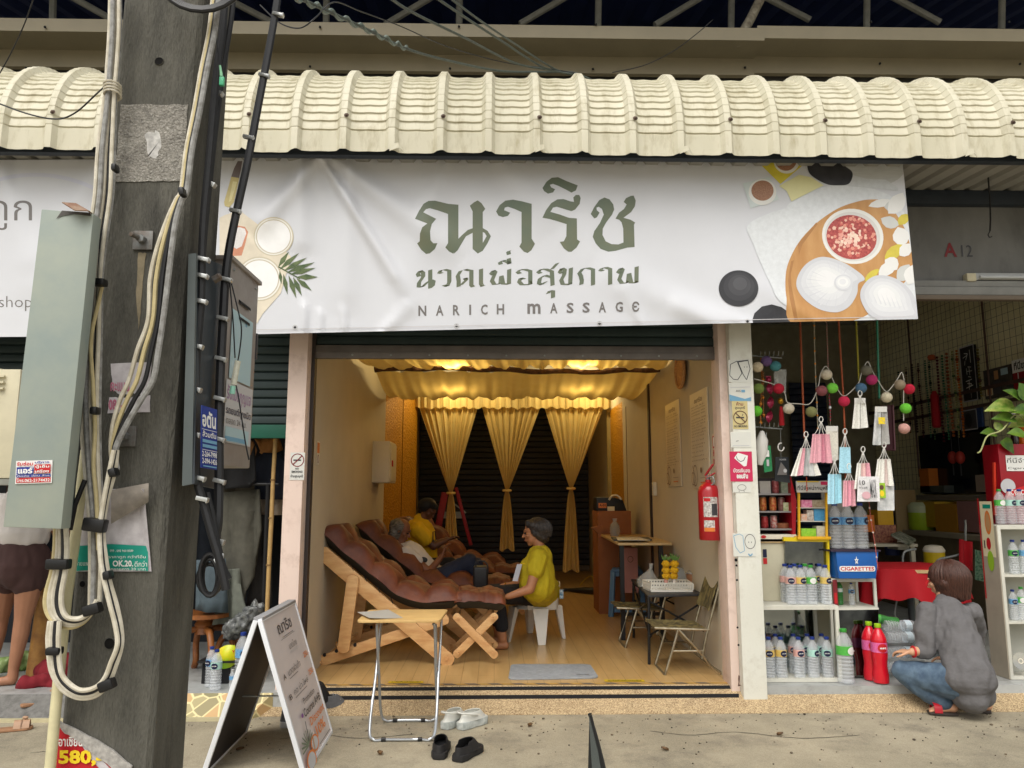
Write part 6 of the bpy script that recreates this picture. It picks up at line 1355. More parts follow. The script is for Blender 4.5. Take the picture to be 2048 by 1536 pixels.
c = P(2041,1322,5.8); t = thing('compact_disc','silver disc leaning in the bottom of the white shelf cabinet','disc',c); Mx = Matrix.Rotation(R(80),3,'X'); MB().lathe([(.06,0),(.012,0),(.012,.002),(.06,.002)],c,32,Mx,cap=False).build('disc',mat('disc_silver',(176,178,180),rough=.2,metal=.8,c2=(206,200,180),scale=3),t); MB().lathe([(.02,.0),(.012,0),(.012,.003),(.02,.003)],c+V((0,-.001,0)),20,Mx,cap=False).build('hub',M_wp,t)
fr_ = thing('red_fridge','red drinks cooler cabinet with a white Thai sign on top of the shelf','fridge',P(2040,1046,6.0)); p0,p1 = P(2010,1050,6.12),P(2100,888,6.12); MB().box((p0.x,6.12,zt5),(p1.x+.3,6.33,p1.z)).build('cabinet_body',mat('fridge_red',(150,16,30),rough=.35,var=.08),fr_,bevel=.008)
MB().bar(XP(1990,1030,p0.x-.015),XP(1988,925,p0.x-.015),.018,.02).build('handle',mat('handle_orange',(206,60,40),rough=.35),fr_); s = Sheet((P(2013,942,6.12).x,6.117,P(2013,942,6.12).z),(.3,0,0),(0,0,.125)); s.rect('white',0,0,1,1); s.text('black','ที่นี่จำหน่ายบุหรี่',.03,.42,1.5,.85); s.text('black','Cigarettes Sold here',.03,.08,1.6,.25); s.done(fr_,{'white': 'sign_panel','black': 'lettering'})
s = Sheet((P(2012,1015,6.12).x,6.117,P(2012,1015,6.12).z),(.3,0,0),(0,0,.24)); s.oval('lightgrey',.1,.7,.2,.25); s.poly('red',[(.02,.3),(1,.62),(1,.9),(.03,.52)]); s.text('white','ice cold',.1,.42,.8,.66); s.done(fr_,{'white': 'lettering'})
fz = zt5+.005
for i,(x,lb_,cp) in enumerate(((2003,'green',CAPG),(2024,'teal',CAPB),(2044,'teal',CAPB))):
 q = P(x,1048,5.98); bottle('ribbed','%s standing right before the red cooler' % ('green labelled bottle','middle blue capped bottle','blue capped bottle at the photo edge')[i],(q.x,5.98,fz),.27,'bottles before the red cooler',lab=lb_,cap=cp,oval='white' if i == 0 else 'navy')
fz2 = P(2030,906,6.3).z
q = P(2037,905,6.3); bottle('waist','orange soda bottle on top of the red cooler',(q.x,6.22,p1.z+.002),.28,'soda on the cooler',lab='none',cap=plast('white_cap',(220,216,210)),body=M_orsoda,oval=None); q = P(2024,905,6.32); bottle('waist','dark cola bottle on top of the red cooler',(q.x,6.26,p1.z+.002),.27,'soda on the cooler',lab='none',cap=plast('white_cap',()),body=M_dksoda,oval=None)
po = thing('pothos_plant','variegated pothos plant with big yellow green leaves above the red cooler','plant',P(2040,900,6.15)); M_pot = mat('pothos_leaf',(110,140,50),rough=.4,c2=(54,90,26),scale=9); M_pot2 = mat('pothos_pale',(196,200,110),rough=.4,c2=(100,140,46),scale=14)
def leaf(parent,base,tip,wd,m,up):
 base,tip = V(base),V(tip); d = tip-base; up = V(up).normalized(); sd = d.cross(up).normalized()*wd
 def fn(u,v):
  w_ = math.sin(math.pi*min(1,(v*.92+.08)**.7))*(1-.25*v); a_ = (u-.5)*2; return base+d*v+sd*a_*w_+up*(-.18*d.length*v*v+abs(a_)*wd*.35*w_)
 MB().grid(fn,6,10).build('leaf',m,parent,smooth=True,solid=.0015)
for i,(bx_,by_,tx,ty,w_) in enumerate(((2028,812,1972,815,.07),(2040,800,2010,775,.06),(2055,800,2040,760,.07),(2060,840,2020,850,.06),(1992,868,1962,862,.045),(2005,880,2030,905,.05),(1990,858,2008,846,.04),(2050,870,2015,862,.05),(2064,780,2030,790,.06),(2050,830,2078,862,.06),(2030,838,1985,832,.055),(2062,822,2024,820,.06))):
 d0 = 6.0+rnd.uniform(-.06,.08); leaf(po,P(bx_,by_,d0+.03),P(tx,ty,d0),w_*1.15,M_pot if i % 3 else M_pot2,(rnd.uniform(-.3,.3),-.8,.6))
MB().tube(crom([P(2060,900,6.2),P(2052,850,6.1),P(2030,830,6.05),P(2004,860,6.0),P(1975,872,6.0),P(1962,900,6.0),P(1955,906,6.0)]),.006,7).build('vine',mat('vine_pale',(176,180,120)),po,smooth=True)

# ------------------------------------------------------------------ hanging stock at the front
HD = 5.72
def beadmesh(BM,cols,big,t,per=None):
 o = BM.build('beads',[mat('bead_%d_%d_%d' % c,c,rough=.25,var=.2,scale=90) for c in cols],t,smooth=True); n = len(big); per = len(o.data.polygons)//max(n,1)
 if len(cols) > 1:
  for k,p in enumerate(o.data.polygons): p.material_index = int(big.get(k//per,0))
 return t
def beads(label,pts,cols,r_,every,d=HD,group='bead strings hanging at the shop front'):
 t = thing('bead_string',label,'bead string',P(pts[-1][0],pts[-1][1],d),group); w3 = crom([P(x,y,d) for x,y in pts],12)
 MB().tube(w3,.0022,5).build('thread',mat('thread_grey',(120,110,96)),t)
 tot = sum((b-a).length for a,b in zip(w3,w3[1:])); n = int(tot/every); mbs = {}; BM = MB()
 for i in range(n):
  s_ = i*every; k = 0
  while k < len(w3)-2 and s_ > (w3[k+1]-w3[k]).length: s_ -= (w3[k+1]-w3[k]).length; k += 1
  L_ = (w3[k+1]-w3[k]).length; p = w3[k].lerp(w3[k+1],min(1,s_/max(L_,1e-6))); big = len(cols) > 1 and i % 9 == 4
  mbs[i] = big; BM.ball(p,(r_*1.9 if big else r_,)*2+(r_*(1.9 if big else 1.15),),8,5)
 return beadmesh(BM,cols,mbs,t)
beads('long reddish brown bead string hanging nearest the white pillar',[(1600,640),(1603,720),(1606,800),(1609,880)],[(150,70,34)],.009,.013)
beads('thin white bead string with orange drops beside the brown one',[(1628,640),(1630,720),(1633,790),(1636,862)],[(176,170,150),(196,120,30)],.0045,.011)
beads('pinkish pearl bead string ending at a glass drop',[(1653,640),(1655,700),(1657,745)],[(156,112,104)],.006,.02)
beads('reddish brown bead string in the middle of the stall opening',[(1677,640),(1682,720),(1687,800),(1690,880),(1691,960)],[(156,76,40)],.008,.012)
beads('olive yellow bead string above the blue lamp ball',[(1712,640),(1715,700),(1718,765)],[(150,142,40)],.0085,.016)
beads('green bead string nearest the mesh wall',[(1754,640),(1756,720),(1759,800)],[(30,110,84)],.0095,.012)
beads('short red and white bead string dangling beside the red table',[(1738,1005),(1742,1040),(1750,1090),(1756,1140)],[(180,80,70),(206,190,180)],.004,.01)
beads('crystal charm string with red drops under the lime lamp ball',[(1658,790),(1660,812),(1661,850)],[(150,30,60),(200,200,204)],.006,.024)
beads('orange bead strand dangling before the yellow rack',[(1613,955),(1614,985)],[(200,70,30)],.005,.012)
Zb = lambda x,y: (1440+x/5.12,660+y/5.12)
sl = thing('string_lights','string of coloured cotton ball lamps looped across the stall opening','string lights',P(1700,740,HD-.03))
wpts = [(350,500),(560,560),(660,640),(690,740),(800,755),(910,760),(970,680),(1010,560),(1030,450),(1075,375),(1110,400),(1160,520),(1200,600),(1260,675),(1330,640),(1420,540),(1450,440),(1510,325),(1560,420),(1620,520),(1700,630),(1770,570),(1830,480),(1860,435),(1885,520),(1880,640),(1880,930)]
MB().tube(crom([P(*Zb(x,y),HD-.03) for x,y in wpts],5),.0035,6).build('wire',mat('white_wire',(190,186,176)),sl,smooth=True)
for x,y,c in ((385,380,(206,190,160)),(475,320,(100,76,120)),(567,370,(70,130,136)),(395,600,(110,130,60)),(375,830,(100,190,50)),(600,600,(180,26,50)),(703,805,(206,196,176)),(935,838,(130,130,84)),(1040,622,(140,80,84)),(1150,595,(120,206,70)),(1090,457,(206,194,172)),(1270,730,(200,40,76)),(1443,595,(76,110,140)),(1553,510,(176,44,100)),(1500,415,(110,106,90)),(1705,690,(206,196,170)),(1840,560,(150,134,112)),(1935,605,(190,26,56)),(1900,803,(110,200,60)),(1885,1010,(206,156,146))):
 MB().ball(P(*Zb(x,y),HD-.035),(.042,.042,.040),14,10).build('lamp_ball',mat('cotton_%d_%d_%d' % c,c,rough=.95,var=.18,scale=60,bump=.4,bscale=260),sl,smooth=True)
M_sleeve = mat('foil_sleeve',(206,206,204),rough=.25,c2=(170,172,172),scale=20,bump=.4,bscale=30)
def maskpack(label,px,y0,y1,w0,w1,cols,loops=True,d=HD-.05,card=None,top=None):
 c = P(px,y0,d); t = thing('mask_pack',label,'mask pack',P(px,y1,d),'packs of face masks hanging at the stall'); n = len(cols)
 for i,col in enumerate(cols):
  u0,u1 = i/n,(i+1)/n; dy = .012*((i*7) % 3)
  a = [P(px-w0/2+w0*u0,y0,d+dy),P(px-w0/2+w0*u1,y0,d+dy),P(px-w1/2+w1*u1,y1-((i*5) % 3),d+dy-.02),P(px-w1/2+w1*u0,y1+((i*3) % 3),d+dy-.02)]
  m_ = M_sleeve if col == 'foil' else mat('mask_%d_%d_%d' % col,col,rough=.45,c2=tuple(min(235,int(x*1.12)) for x in col),scale=90,bump=.2)
  MB().grid(lambda u,v: (a[0].lerp(a[1],u)).lerp(a[3].lerp(a[2],u),v)+V((0,-.006*math.sin(math.pi*u*2+i),0)),4,4).build('sleeve',m_,t,smooth=True,solid=.003)
 if loops:
  top = top or y0-22
  for k in (-.4,-.12,.15,.42): MB().tube(crom([P(px+w0*k,y0+1,d-.01),P(px+w0*k*.5,(y0+top)/2+4,d-.01),P(px,top,d-.01)]),.0022,5).build('ear_loop',M_wpl,t,smooth=True)
  MB().tube([P(px+4*math.cos(q),top-3+6*math.sin(q),d-.01) for q in [i*.63 for i in range(10)]],.0035,6,closed=True).build('ring',M_wpl,t,smooth=True)
 if card: MB().prism([P(px-w0/2,y0-10,d-.002),P(px+w0/2,y0-10,d-.002),P(px+w0/2,y0+1,d-.002),P(px-w0/2,y0+1,d-.002)],(0,.003,0)).build('header_card',M_wpl,t)
 return t
W_,PK,BL,SV = (214,210,202),(206,150,160),(150,194,210),'foil'
maskpack('fan of white and pink mask packs on the brown string',1612,896,952,22,62,[W_,PK,SV,SV,W_],top=872); maskpack('pink patterned mask packs under the orange drop string',1642,868,926,34,46,[PK,PK,(196,130,146),PK],top=842); maskpack('white carded mask pack with a pale pouch beside the pink ones',1664,862,920,24,26,[(206,202,190)],False,card=1,d=HD); maskpack('tall pale blue mask pack on the middle brown string',1690,894,946,21,24,[BL],top=866); maskpack('white mask packs with a card below the blue lamp ball',1720,806,857,22,32,[W_,W_],True,card=1,top=790)
b_w = maskpack('black and white patterned mask pack with a yellow triangle',1762,823,890,24,34,[SV,(150,148,144)],False,card=1); q = Sheet(P(1757,848,HD-.09),(.05,0,0),(0,0,.05)); q.poly('yellow',[(0,1),(1,.1),(1,0),(0,0)]); q.poly('yellow',[(0,1),(1,1),(1,.2)]); q.done(b_w)
maskpack('white and pink floral mask packs behind the lettered pouch',1726,926,978,24,36,[W_,(206,170,166),PK],top=902); maskpack('long white mask packs above the green carded pouch',1768,918,972,26,40,[W_,W_,(206,190,184),W_],top=893); maskpack('pale blue shiny mask packs at the end of the crystal string',1669,948,1008,26,28,[BL,(140,190,206)],top=920); maskpack('pink patterned mask packs hanging lowest from the brown string',1698,961,1013,22,26,[PK,(206,140,156),PK],top=936)
gp_ = maskpack('white pouch with dark printed letters among the mask packs',1737,953,1003,42,46,[(206,204,204)],False,d=HD-.08); q = Sheet(P(1715,1001,HD-.108),V(P(1758,1001,HD-.108))-V(P(1715,1001,HD-.108)),V((0,0,.17))); q.text('charcoal','10',.14,.66,.4,.86,bold=.02); q.text('charcoal','YO-WE',.1,.48,.5,.58,bold=.02); q.oval('palepink',.42,.22,.2,.16); q.text('charcoal','MASK',.62,.1,.92,.9,bold=.01); q.done(gp_,{'charcoal': 'lettering'})
gc_ = maskpack('silver pouch with a green card hanging beside the long white packs',1772,966,1021,32,34,[SV],False,d=HD-.04); q = Sheet(P(1757,996,HD-.07),(.055,0,0),(0,0,.11)); q.rect('lime',0,0,1,1); q.oval('yellow',.5,.3,.3,.2); q.oval('brown',.5,.7,.3,.16); q.done(gc_)
for lab,x0,x1,y in (('upper spiky hook rail near the white pillar top',1500,1563,716),('lower spiky hook rail by the white pillar',1500,1564,858)):
 t = thing('hook_rail',lab,'rail',P(1540,y,5.85)); MB().tube([P(x0,y-5,5.85),P(x1,y,5.85)],.006,7).build('rail',M_steel,t)
 for i in range(6): a = P(x0+18+i*9,y-4,5.85); MB().tube([a,a+V((0,-.03,.0)),a+V((0,-.04,.03))],.003,5).build('hook',M_steel,t)
beads('orange charm strand hanging from the upper hook rail',[(1522,718),(1524,760),(1521,820),(1522,850)],[(170,100,30),(206,130,40)],.007,.016,5.82,'charms on the hook rails'); beads('second orange charm strand from the pillar, with longer drops',[(1527,745),(1526,790),(1528,838)],[(150,90,40),(200,120,30)],.006,.015,5.81,'charms on the hook rails')
t = thing('ribbon_charm','twisted magenta foil ribbon hanging from the upper hook rail','charm',P(1538,850,5.8)); MB().grid(lambda u,v: P(1536+5*math.sin(v*3.1),752+98*v,5.8)+V(((u-.5)*.05*math.cos(v*11),(u-.5)*.05*math.sin(v*11),0)),2,40).build('ribbon',mat('magenta_foil',(150,30,66),rough=.25,metal=.3),t,smooth=True); MB().ball(P(1537,760,5.8),.024,10,7).build('knot',MATS['magenta_foil'],t,smooth=True)
t = thing('tassel_charm','red ball charm with gold bell and red tassel near the hook rail','charm',P(1562,852,5.79)); MB().ball(P(1558,776,5.79),.034,14,9).build('ball',mat('satin_red',(176,20,44),rough=.3),t,smooth=True); MB().ball(P(1561,802,5.79),(.022,.022,.026),10,7).build('bell',mat('gold_bell',(196,146,40),rough=.25,metal=.7),t,smooth=True); MB().lathe([(.010,0),(.016,-.05),(.020,-.14),(.018,-.145)],P(1562,813,5.79),12).build('tassel',mat('tassel_red',(170,16,30),rough=.8,bump=.4),t,smooth=True)
t = thing('clear_pouch','clear plastic pouch with a white card behind the red ball charm','pouch',P(1560,785,5.84)); MB().prism([P(1548,737,5.84),P(1573,739,5.84),P(1572,786,5.84),P(1548,782,5.84)],(0,.004,0)).build('film',M_film,t); MB().prism([P(1551,762,5.843),P(1556,750,5.843),P(1558,766,5.843)],(0,.001,0)).build('card',M_wpl,t)
t = thing('packaged_tube','green carded tube hanging beside the white pillar','package',P(1534,945,5.8)); MB().prism([P(1524,893,5.8),P(1541,891,5.8),P(1545,942,5.8),P(1529,945,5.8)],(0,.012,0)).build('card',mat('card_green',(26,110,64),rough=.35,c2=(40,140,84),scale=20),t); q = Sheet(P(1530,934,5.795),(.045,0,0),(0,0,.14)); q.rect('white',.1,.55,.8,.9); q.rect('lightgrey',.3,.05,.7,.4); q.done(t); MB().tube([P(1533,865,5.8),P(1532,892,5.8)],.003,5).build('loop',M_steel,t)
t = thing('dark_package','dark grey carded package hanging behind the packs of masks','package',P(1565,965,5.86)); MB().prism([P(1551,914,5.86),P(1577,914,5.86),P(1580,966,5.86),P(1550,962,5.86)],(0,.012,0)).build('card',mat('card_dark',(40,44,48),rough=.35),t); q = Sheet(P(1554,950,5.855),(.085,0,0),(0,0,.11)); q.poly('grey',[(0,0),(.4,.9),(.8,.5),(.9,0)]); q.oval('lightgrey',.75,.3,.16,.14); q.text('lightgrey','POWER',.3,1.0,.9,1.12); q.done(t,{'lightgrey': 'lettering'}); MB().tube([P(1561,860,5.86),P(1562,915,5.86)],.002,5).build('loop',M_steel,t); MB().tube([P(1562+6*math.cos(q),894+8*math.sin(q),5.83) for q in [i*.5 for i in range(11)]],.005,6).build('ring',M_wpl,t,smooth=True)
t = thing('white_bag','white plastic bag bunched against the white pillar','plastic bag',P(1522,930,5.82)); MB().tube([P(1524,862,5.82),P(1524,880,5.82),P(1522,905,5.82),P(1520,930,5.82)],[.015,.045,.05,.02],10).build('bag',M_wpl,t,smooth=True)

# ------------------------------------------------------------------ the mesh wall and the depth of the shop
wx = RX-.03
wm = thing('wire_mesh','dark wire mesh panel fixed on the yellowish wall above the necklaces','wire mesh',(wx,8.5,2.5)); mb = MB()
for i in range(46): y = 6.6+i*.09; mb.tube([(wx,y,1.55),(wx,y,3.9)],.0019,4)
for i in range(27): z = 1.55+i*.09; mb.tube([(wx,6.6,z),(wx,10.7,z)],.0019,4)
mb.build('wires',mat('wire_dark',(84,78,62)),wm)
for z in (2.42,2.60): MB().box((wx-.03,6.6,z),(wx-.005,10.8,z+.035)).build('rail',mat('rail_rust',(88,66,56),var=.3),wm)
for y in (8.05,9.55): MB().tube([(wx-.02,y,1.7),(wx-.02,y,3.9)],.012,6).build('rail',mat('rail_rust',()),wm)
def onwall(name,label,cat,pa,pb,top,bot,m,k=.03,off=.045):
 a,b = XP(pa,top,RX-off),XP(pb,top,RX-off); zb_ = XP(pa,bot,RX-off).z; t = thing(name,label,cat,(a.x,(a.y+b.y)/2,zb_)); o,u,v = V((a.x,a.y,zb_)),V((0,b.y-a.y,0)),V((0,0,a.z-zb_))
 MB().prism([o,o+u,o+u+v,o+v],(k,0,0)).build('board',m,t); return t,Sheet(o,u,v)
t,s = onwall('calligraphy_board','tall black board with white brush calligraphy on the mesh wall','sign board',1919,1947,697,806,mat('board_black',(14,15,18),rough=.4));
for e in (((0,0),(1,0)),((1,0),(1,1)),((1,1),(0,1)),((0,1),(0,0))): s.line('lightgrey',list(e),.022)
for pl,w_ in (([(.3,.88),(.55,.86),(.4,.75)],.016),([(.2,.8),(.5,.83)],.012),([(.72,.92),(.74,.68)],.016),([(.35,.74),(.3,.66)],.014),([(.4,.6),(.42,.48)],.012),([(.5,.62),(.75,.6)],.01),([(.45,.54),(.8,.53)],.01),([(.6,.62),(.62,.46)],.012),([(.5,.44),(.7,.42)],.012),([(.3,.36),(.75,.38)],.014),([(.4,.32),(.7,.3),(.6,.25)],.014),([(.3,.24),(.8,.27)],.014),([(.55,.38),(.5,.14)],.014),([(.4,.16),(.7,.2)],.012),([(.62,.2),(.62,.04)],.006)): s.line('white',pl,w_)
s.done(t,{'white': 'lettering','lightgrey': 'frame'})
t,s = onwall('photo_board','collage of dim photographs pinned on the mesh wall','photos',1966,2022,742,800,mat('photo_dim',(86,78,66),c2=(40,44,44),scale=16)); s.rect('cream',.05,.1,.3,.45); s.rect('tan',.1,.12,.27,.4); s.rect('charcoal',.35,.1,.6,.55); s.rect('tan',.4,.6,.55,.9); s.rect('aqua',.65,.7,.9,.92); s.done(t,{k: 'photo' for k in ('cream','tan','charcoal','aqua')})
t,s = onwall('red_sign','red and white Thai sign at the upper edge of the mesh wall','sign',2023,2075,722,790,mat('sign_red',(150,20,32),rough=.4)); s.rect('white',0,.62,1,1); s.text('black','ที่นี่ขาย',.08,.7,.7,.95,bold=.03); s.rect('white',.2,0,.24,.6); s.done(t,{'black': 'lettering'})
t,s = onwall('framed_picture','dark picture in a blue frame under the calligraphy board','picture',1919,1962,820,868,mat('frame_blue',(34,62,110))); s.rect('lightgrey',.04,.1,.8,.94); s.rect('charcoal',.07,.15,.77,.9); s.oval('black',.4,.5,.16,.3); s.done(t,{'charcoal': 'picture_print'})
for i,(px,y0,y1,cols,r_) in enumerate(((1797,745,862,[(60,84,60)],.012),(1812,735,870,[(110,60,30),(40,40,36)],.010),(1824,730,870,[(50,30,30)],.014),(1836,728,880,[(90,40,36),(60,26,26)],.012),(1850,722,880,[(60,110,80)],.012),(1858,720,884,[(70,96,60),(36,50,36)],.012),(1874,715,890,[(84,26,36)],.016),(1884,712,885,[(60,120,84)],.014),(1893,708,880,[(150,84,40)],.018),(1904,704,880,[(150,150,90),(60,90,50)],.012),(1913,702,880,[(176,100,30),(130,60,26)],.014),(1955,700,800,[(110,100,40),(60,36,26)],.014))):
 a,b = XP(px,y0,RX-.07),XP(px,y1,RX-.07); t = thing('bead_necklace','%s bead necklace along the mesh wall counting from the dark shutter' % (ORD+('eleventh','last'))[i],'necklace',b,'necklaces hanging on the mesh wall'); BM,bg_ = MB(),{}; n = int((a.z-b.z)/(r_*2.3))
 for k in range(n):
  p = V((a.x,a.y+.01*math.sin(k*.2),a.z-(a.z-b.z)*k/n)); bg_[k] = len(cols) > 1 and k % 7 == 3; BM.ball(p,r_*(1.5 if bg_[k] else 1),7,5)
 beadmesh(BM,cols,bg_,t)
t = thing('knot_charm','red and gold hanging knot charm with a long red tassel on the mesh wall','charm',XP(1868,835,RX-.1)); a = XP(1864,720,RX-.1); MB().lathe([(.04,0),(.055,.03),(.04,.06)],a,4).build('knot',mat('knot_gold',(170,84,40)),t); MB().lathe([(.02,0),(.045,-.06),(.05,-.42),(.03,-.44)],XP(1868,782,RX-.1),10).build('tassel',MATS['tassel_red'],t,smooth=True)
BD = 10.4
t,q = onwall('dark_window','dark serving window low in the mesh wall of the drinks shop','window',1836,1976,872,988,mat('dark_room_black',(10,12,14),rough=.15),k=.02)  # black panel: darkness of the room behind the opening, put into the colour
t2,q = onwall('window_sill','grey ledge under the dark serving window','sill',1832,1982,990,1000,mat('sill_grey',(120,112,96)),k=.12,off=.16)
def sidebox(lab,nm,x0,y0,x1,y1,dx,c):
 t,q = onwall(nm,lab,nm.split('_')[-1],x0,x1,y0,y1,mat('carton_%d_%d_%d' % c,c,rough=.55,var=.1,scale=20),k=dx*.9,off=dx+.02); return t
for lab,nm,x0,y0,x1,y1,d,dep,c in (('orange tin at the corner of the dark window sill','tin_box',1838,938,1856,984,BD-.2,.15,(196,110,30)),('small grey screen leaning on the dark window sill','small_screen',1840,972,1888,986,BD-.22,.05,(66,72,66)),('pale carton standing at the far end of the window sill','carton',1950,950,1972,984,BD-.2,.12,(150,136,120)),('mustard yellow carton under the dark window','carton',1832,1003,1868,1052,BD-.5,.3,(176,140,24)),('ochre carton with faint lettering under the dark window','carton',1868,1008,1911,1062,BD-.48,.3,(176,124,30)),('faded pink carton under the dark window','carton',1913,1002,1962,1062,BD-.5,.3,(150,110,106)),('tall cardboard sheet leaning beside the yellow carton','cardboard_sheet',1797,980,1830,1100,9.2,.03,(146,122,80)),('dark blue drum behind the hanging packs of masks','drum',1772,960,1798,1110,9.3,.25,(34,44,84))):
 if nm == 'drum':
  t = thing('drum',lab,'drum',P(1785,1110,9.3)); a,b = P(1785,1110,9.4),P(1785,960,9.4); MB().lathe([(.08,a.z),(.085,a.z+.02),(.085,b.z),(.07,b.z+.02)],(a.x,a.y,0),18).build('drum_body',mat('drum_blue',c),t,smooth=True); MB().lathe([(.088,b.z-.06),(.088,b.z-.03)],(a.x,a.y,0),18).build('hoop',M_blk,t)
 elif x0 < 1832: box(nm,lab,x0,y0,x1,y1,d,dep,c)
 else: sidebox(lab,nm,x0,y0,x1,y1,.14 if y0 < 990 else .3,c)
bench = thing('wall_counter','dim counter along the mesh wall holding boxes and jars','counter',(RX-.3,9,ZS)); zk = XP(1900,1064,RX-.3).z; MB().box((RX-.5,7.7,zk-.05),(RX-.005,10.5,zk)).build('counter_top',mat('counter_top',(140,132,112)),bench); MB().box((RX-.44,7.75,ZS),(RX-.005,10.5,zk-.052)).build('counter_front',mat('counter_front',(110,98,74),var=.3),bench)
for i,(px,y) in enumerate(((1905,915),(1920,915))): t = thing('paper_lantern','small red lantern of the pair before the dark window','lantern',XP(px,y,RX-.2),'red lanterns before the window'); c = XP(px,y,RX-.2); MB().ball(c,(.05,.05,.07),12,8).build('shade',mat('lantern_red',(150,40,26),rough=.6),t,smooth=True); MB().tube([c+V((0,0,.3)),c+V((0,0,.06))],.004,5).tube([c-V((0,0,.07)),c-V((0,0,.2))],.008,5).build('cord',M_blk,t)
TD = 6.75; c = P(1812,1131,TD); tb_ = thing('round_table','small table with grey leg covered by the red cloth','table',(c.x,TD,ZS)); MB().tube([(c.x+.02,TD,ZS),(c.x+.02,TD,c.z-.03)],.03,12).build('leg',mat('table_leg_grey',(100,108,112),rough=.4,metal=.5),tb_,smooth=True); MB().lathe([(.22,0),(.22,.02),(.05,.05)],(c.x+.02,TD,ZS),20).build('base',MATS['table_leg_grey'],tb_); MB().lathe([(.38,c.z-.03),(.38,c.z-.004)],(c.x,TD,0),28).build('table_top',M_desk,tb_)
tc_ = thing('tablecloth','bright red cloth hanging in folds over the small table','tablecloth',(c.x,TD,c.z))
def clo(u,v):
 q = u*6.2832; sq = (abs(math.cos(q))**3+abs(math.sin(q))**3)**(-1/3)
 if v < .4: r_ = .40*sq*v/.4; return V((c.x+r_*math.cos(q)*1.05,TD+r_*math.sin(q)*.9,c.z+.004))
 k = (v-.4)/.6; r_ = .40*sq*(1+.05*k+.09*k*math.sin(u*6.283*11+1+2*math.sin(u*6.283*2))); return V((c.x+r_*math.cos(q)*1.05,TD+r_*math.sin(q)*.9,c.z+.004-k*(.30+.07*math.sin(u*6.283*4+.6)+.03*math.sin(u*6.283*11))))
MB().grid(clo,110,22,closeu=True).build('cloth',mat('cloth_red',(186,16,30),rough=.7,var=.08),tc_,smooth=True)
def tchair(label,pts):
 t = thing('metal_chair',label,'chair',P(pts[0][0],pts[0][1],pts[0][2]),'chrome tube chairs in the drinks shop')
 for nm,L_ in (('back_tube',pts),): MB().tube(crom([P(*p) for p in pts]),.011,8).build(nm,M_steel,t,smooth=True)
 return t
t = tchair('chrome chair behind the red table with a red cloth over it',[(1872,1128,7.4),(1880,1118,7.4),(1925,1104,7.4),(1931,1060,7.5),(1930,1040,7.5)]); a = P(1935,1130,7.3); MB().grid(lambda u,v: P(1918+26*u,1078+58*v+6*u,7.36)+V((0,-.03*math.sin(u*9),0)),10,6).build('draped_cloth',MATS['cloth_red'],t,smooth=True,solid=.003); MB().tube([P(1905,1128,7.3),P(1900,1250,7.3)],.011,8).build('leg',M_steel,t)
t = tchair('chrome chair half hidden beside the hanging beads behind the table',[(1806,1133,7.6),(1806,1112,7.6),(1812,1102,7.6),(1832,1098,7.6)]); MB().tube([P(1795,1190,6.6),P(1789,1226,6.6),P(1795,1248,6.6)],.009,8).build('leg',M_steel,t)
t = thing('jug_cooler','yellow drinks jug with a white lid behind the crouching woman','cooler',P(1870,1130,7.9)); c = P(1870,1132,7.9); MB().lathe([(.09,0),(.1,.01),(.1,.14)],c,20).build('jug_body',mat('jug_yellow',(206,176,26),rough=.4),t,smooth=True); MB().lathe([(.102,.14),(.105,.16),(.08,.2),(.03,.21)],c,20).build('lid',M_wp,t,smooth=True)
t = thing('juice_jar','jar of lime green juice on the rear counter','jar',P(1846,1088,9.3)); c = XP(1846,1080,RX-.3); c.z = zk+.002; MB().lathe([(.13,0),(.14,.02),(.14,.2)],c,20).build('juice',mat('juice_lime',(150,176,40),rough=.2),t,smooth=True); MB().lathe([(.142,.2),(.142,.28),(.1,.32)],c,20).build('jar_neck',mat('jar_pale',(176,186,150),rough=.2),t,smooth=True)
t = thing('open_book','open magazine lying on the chair behind the red table','magazine',P(1815,1090,7.8)); MB().prism([P(1782,1072,7.8),P(1800,1066,8.0),P(1832,1082,7.9),P(1818,1092,7.7)],(0,0,.02)).build('pages',mat('magazine',(150,150,136),c2=(60,70,50),scale=18),t)
t = thing('red_hood','red cloth hood over a pale bundle on the rear counter','cloth bundle',P(1895,1090,9.2)); fuse('cloth_wrap',MB().cap(P(1885,1080,9.3),P(1908,1050,9.3),.16,.07).cap(P(1880,1090,9.3),P(1870,1078,9.3),.12,.08),MATS['cloth_red'],t,.012); MB().ball(P(1902,1092,9.2),(.12,.1,.14),14,9).build('bundle',mat('bundle_pale',(150,140,130),var=.2),t,smooth=True)
for nm,lb_,x0,y0,x1,y1,d,c,c2 in (('carton','maroon printed carton behind the short red and white beads',1750,1050,1792,1086,8.0,(96,26,40),(170,120,90)),('tub','yellow tub with a lid on the maroon carton',1757,1020,1786,1050,8.02,(206,160,30),None),('carton','orange carton behind the large bottles on the cigarettes box',1728,1030,1748,1064,7.9,(206,110,30),None),('carton','pale carton standing low behind the maroon carton',1796,1082,1828,1100,8.3,(150,146,130),None)): box(nm,lb_,x0,y0,x1,y1,d,.22,c,c2=c2)
t = thing('stock_shelf','dim stock shelf carrying the maroon and orange cartons','shelf',P(1770,1100,8)); p0,p1 = P(1690,1087,7.85),P(1830,1087,7.85); MB().box((p0.x,7.8,p0.z-.03),(p1.x,8.4,p0.z-.002)).build('shelf_board',mat('shelf_board',(176,170,150)),t)
for x in (p0.x+.02,p1.x-.06): MB().box((x,7.82,ZS),(x+.04,7.86,p0.z-.031)).build('leg',mat('shelf_board',()),t)
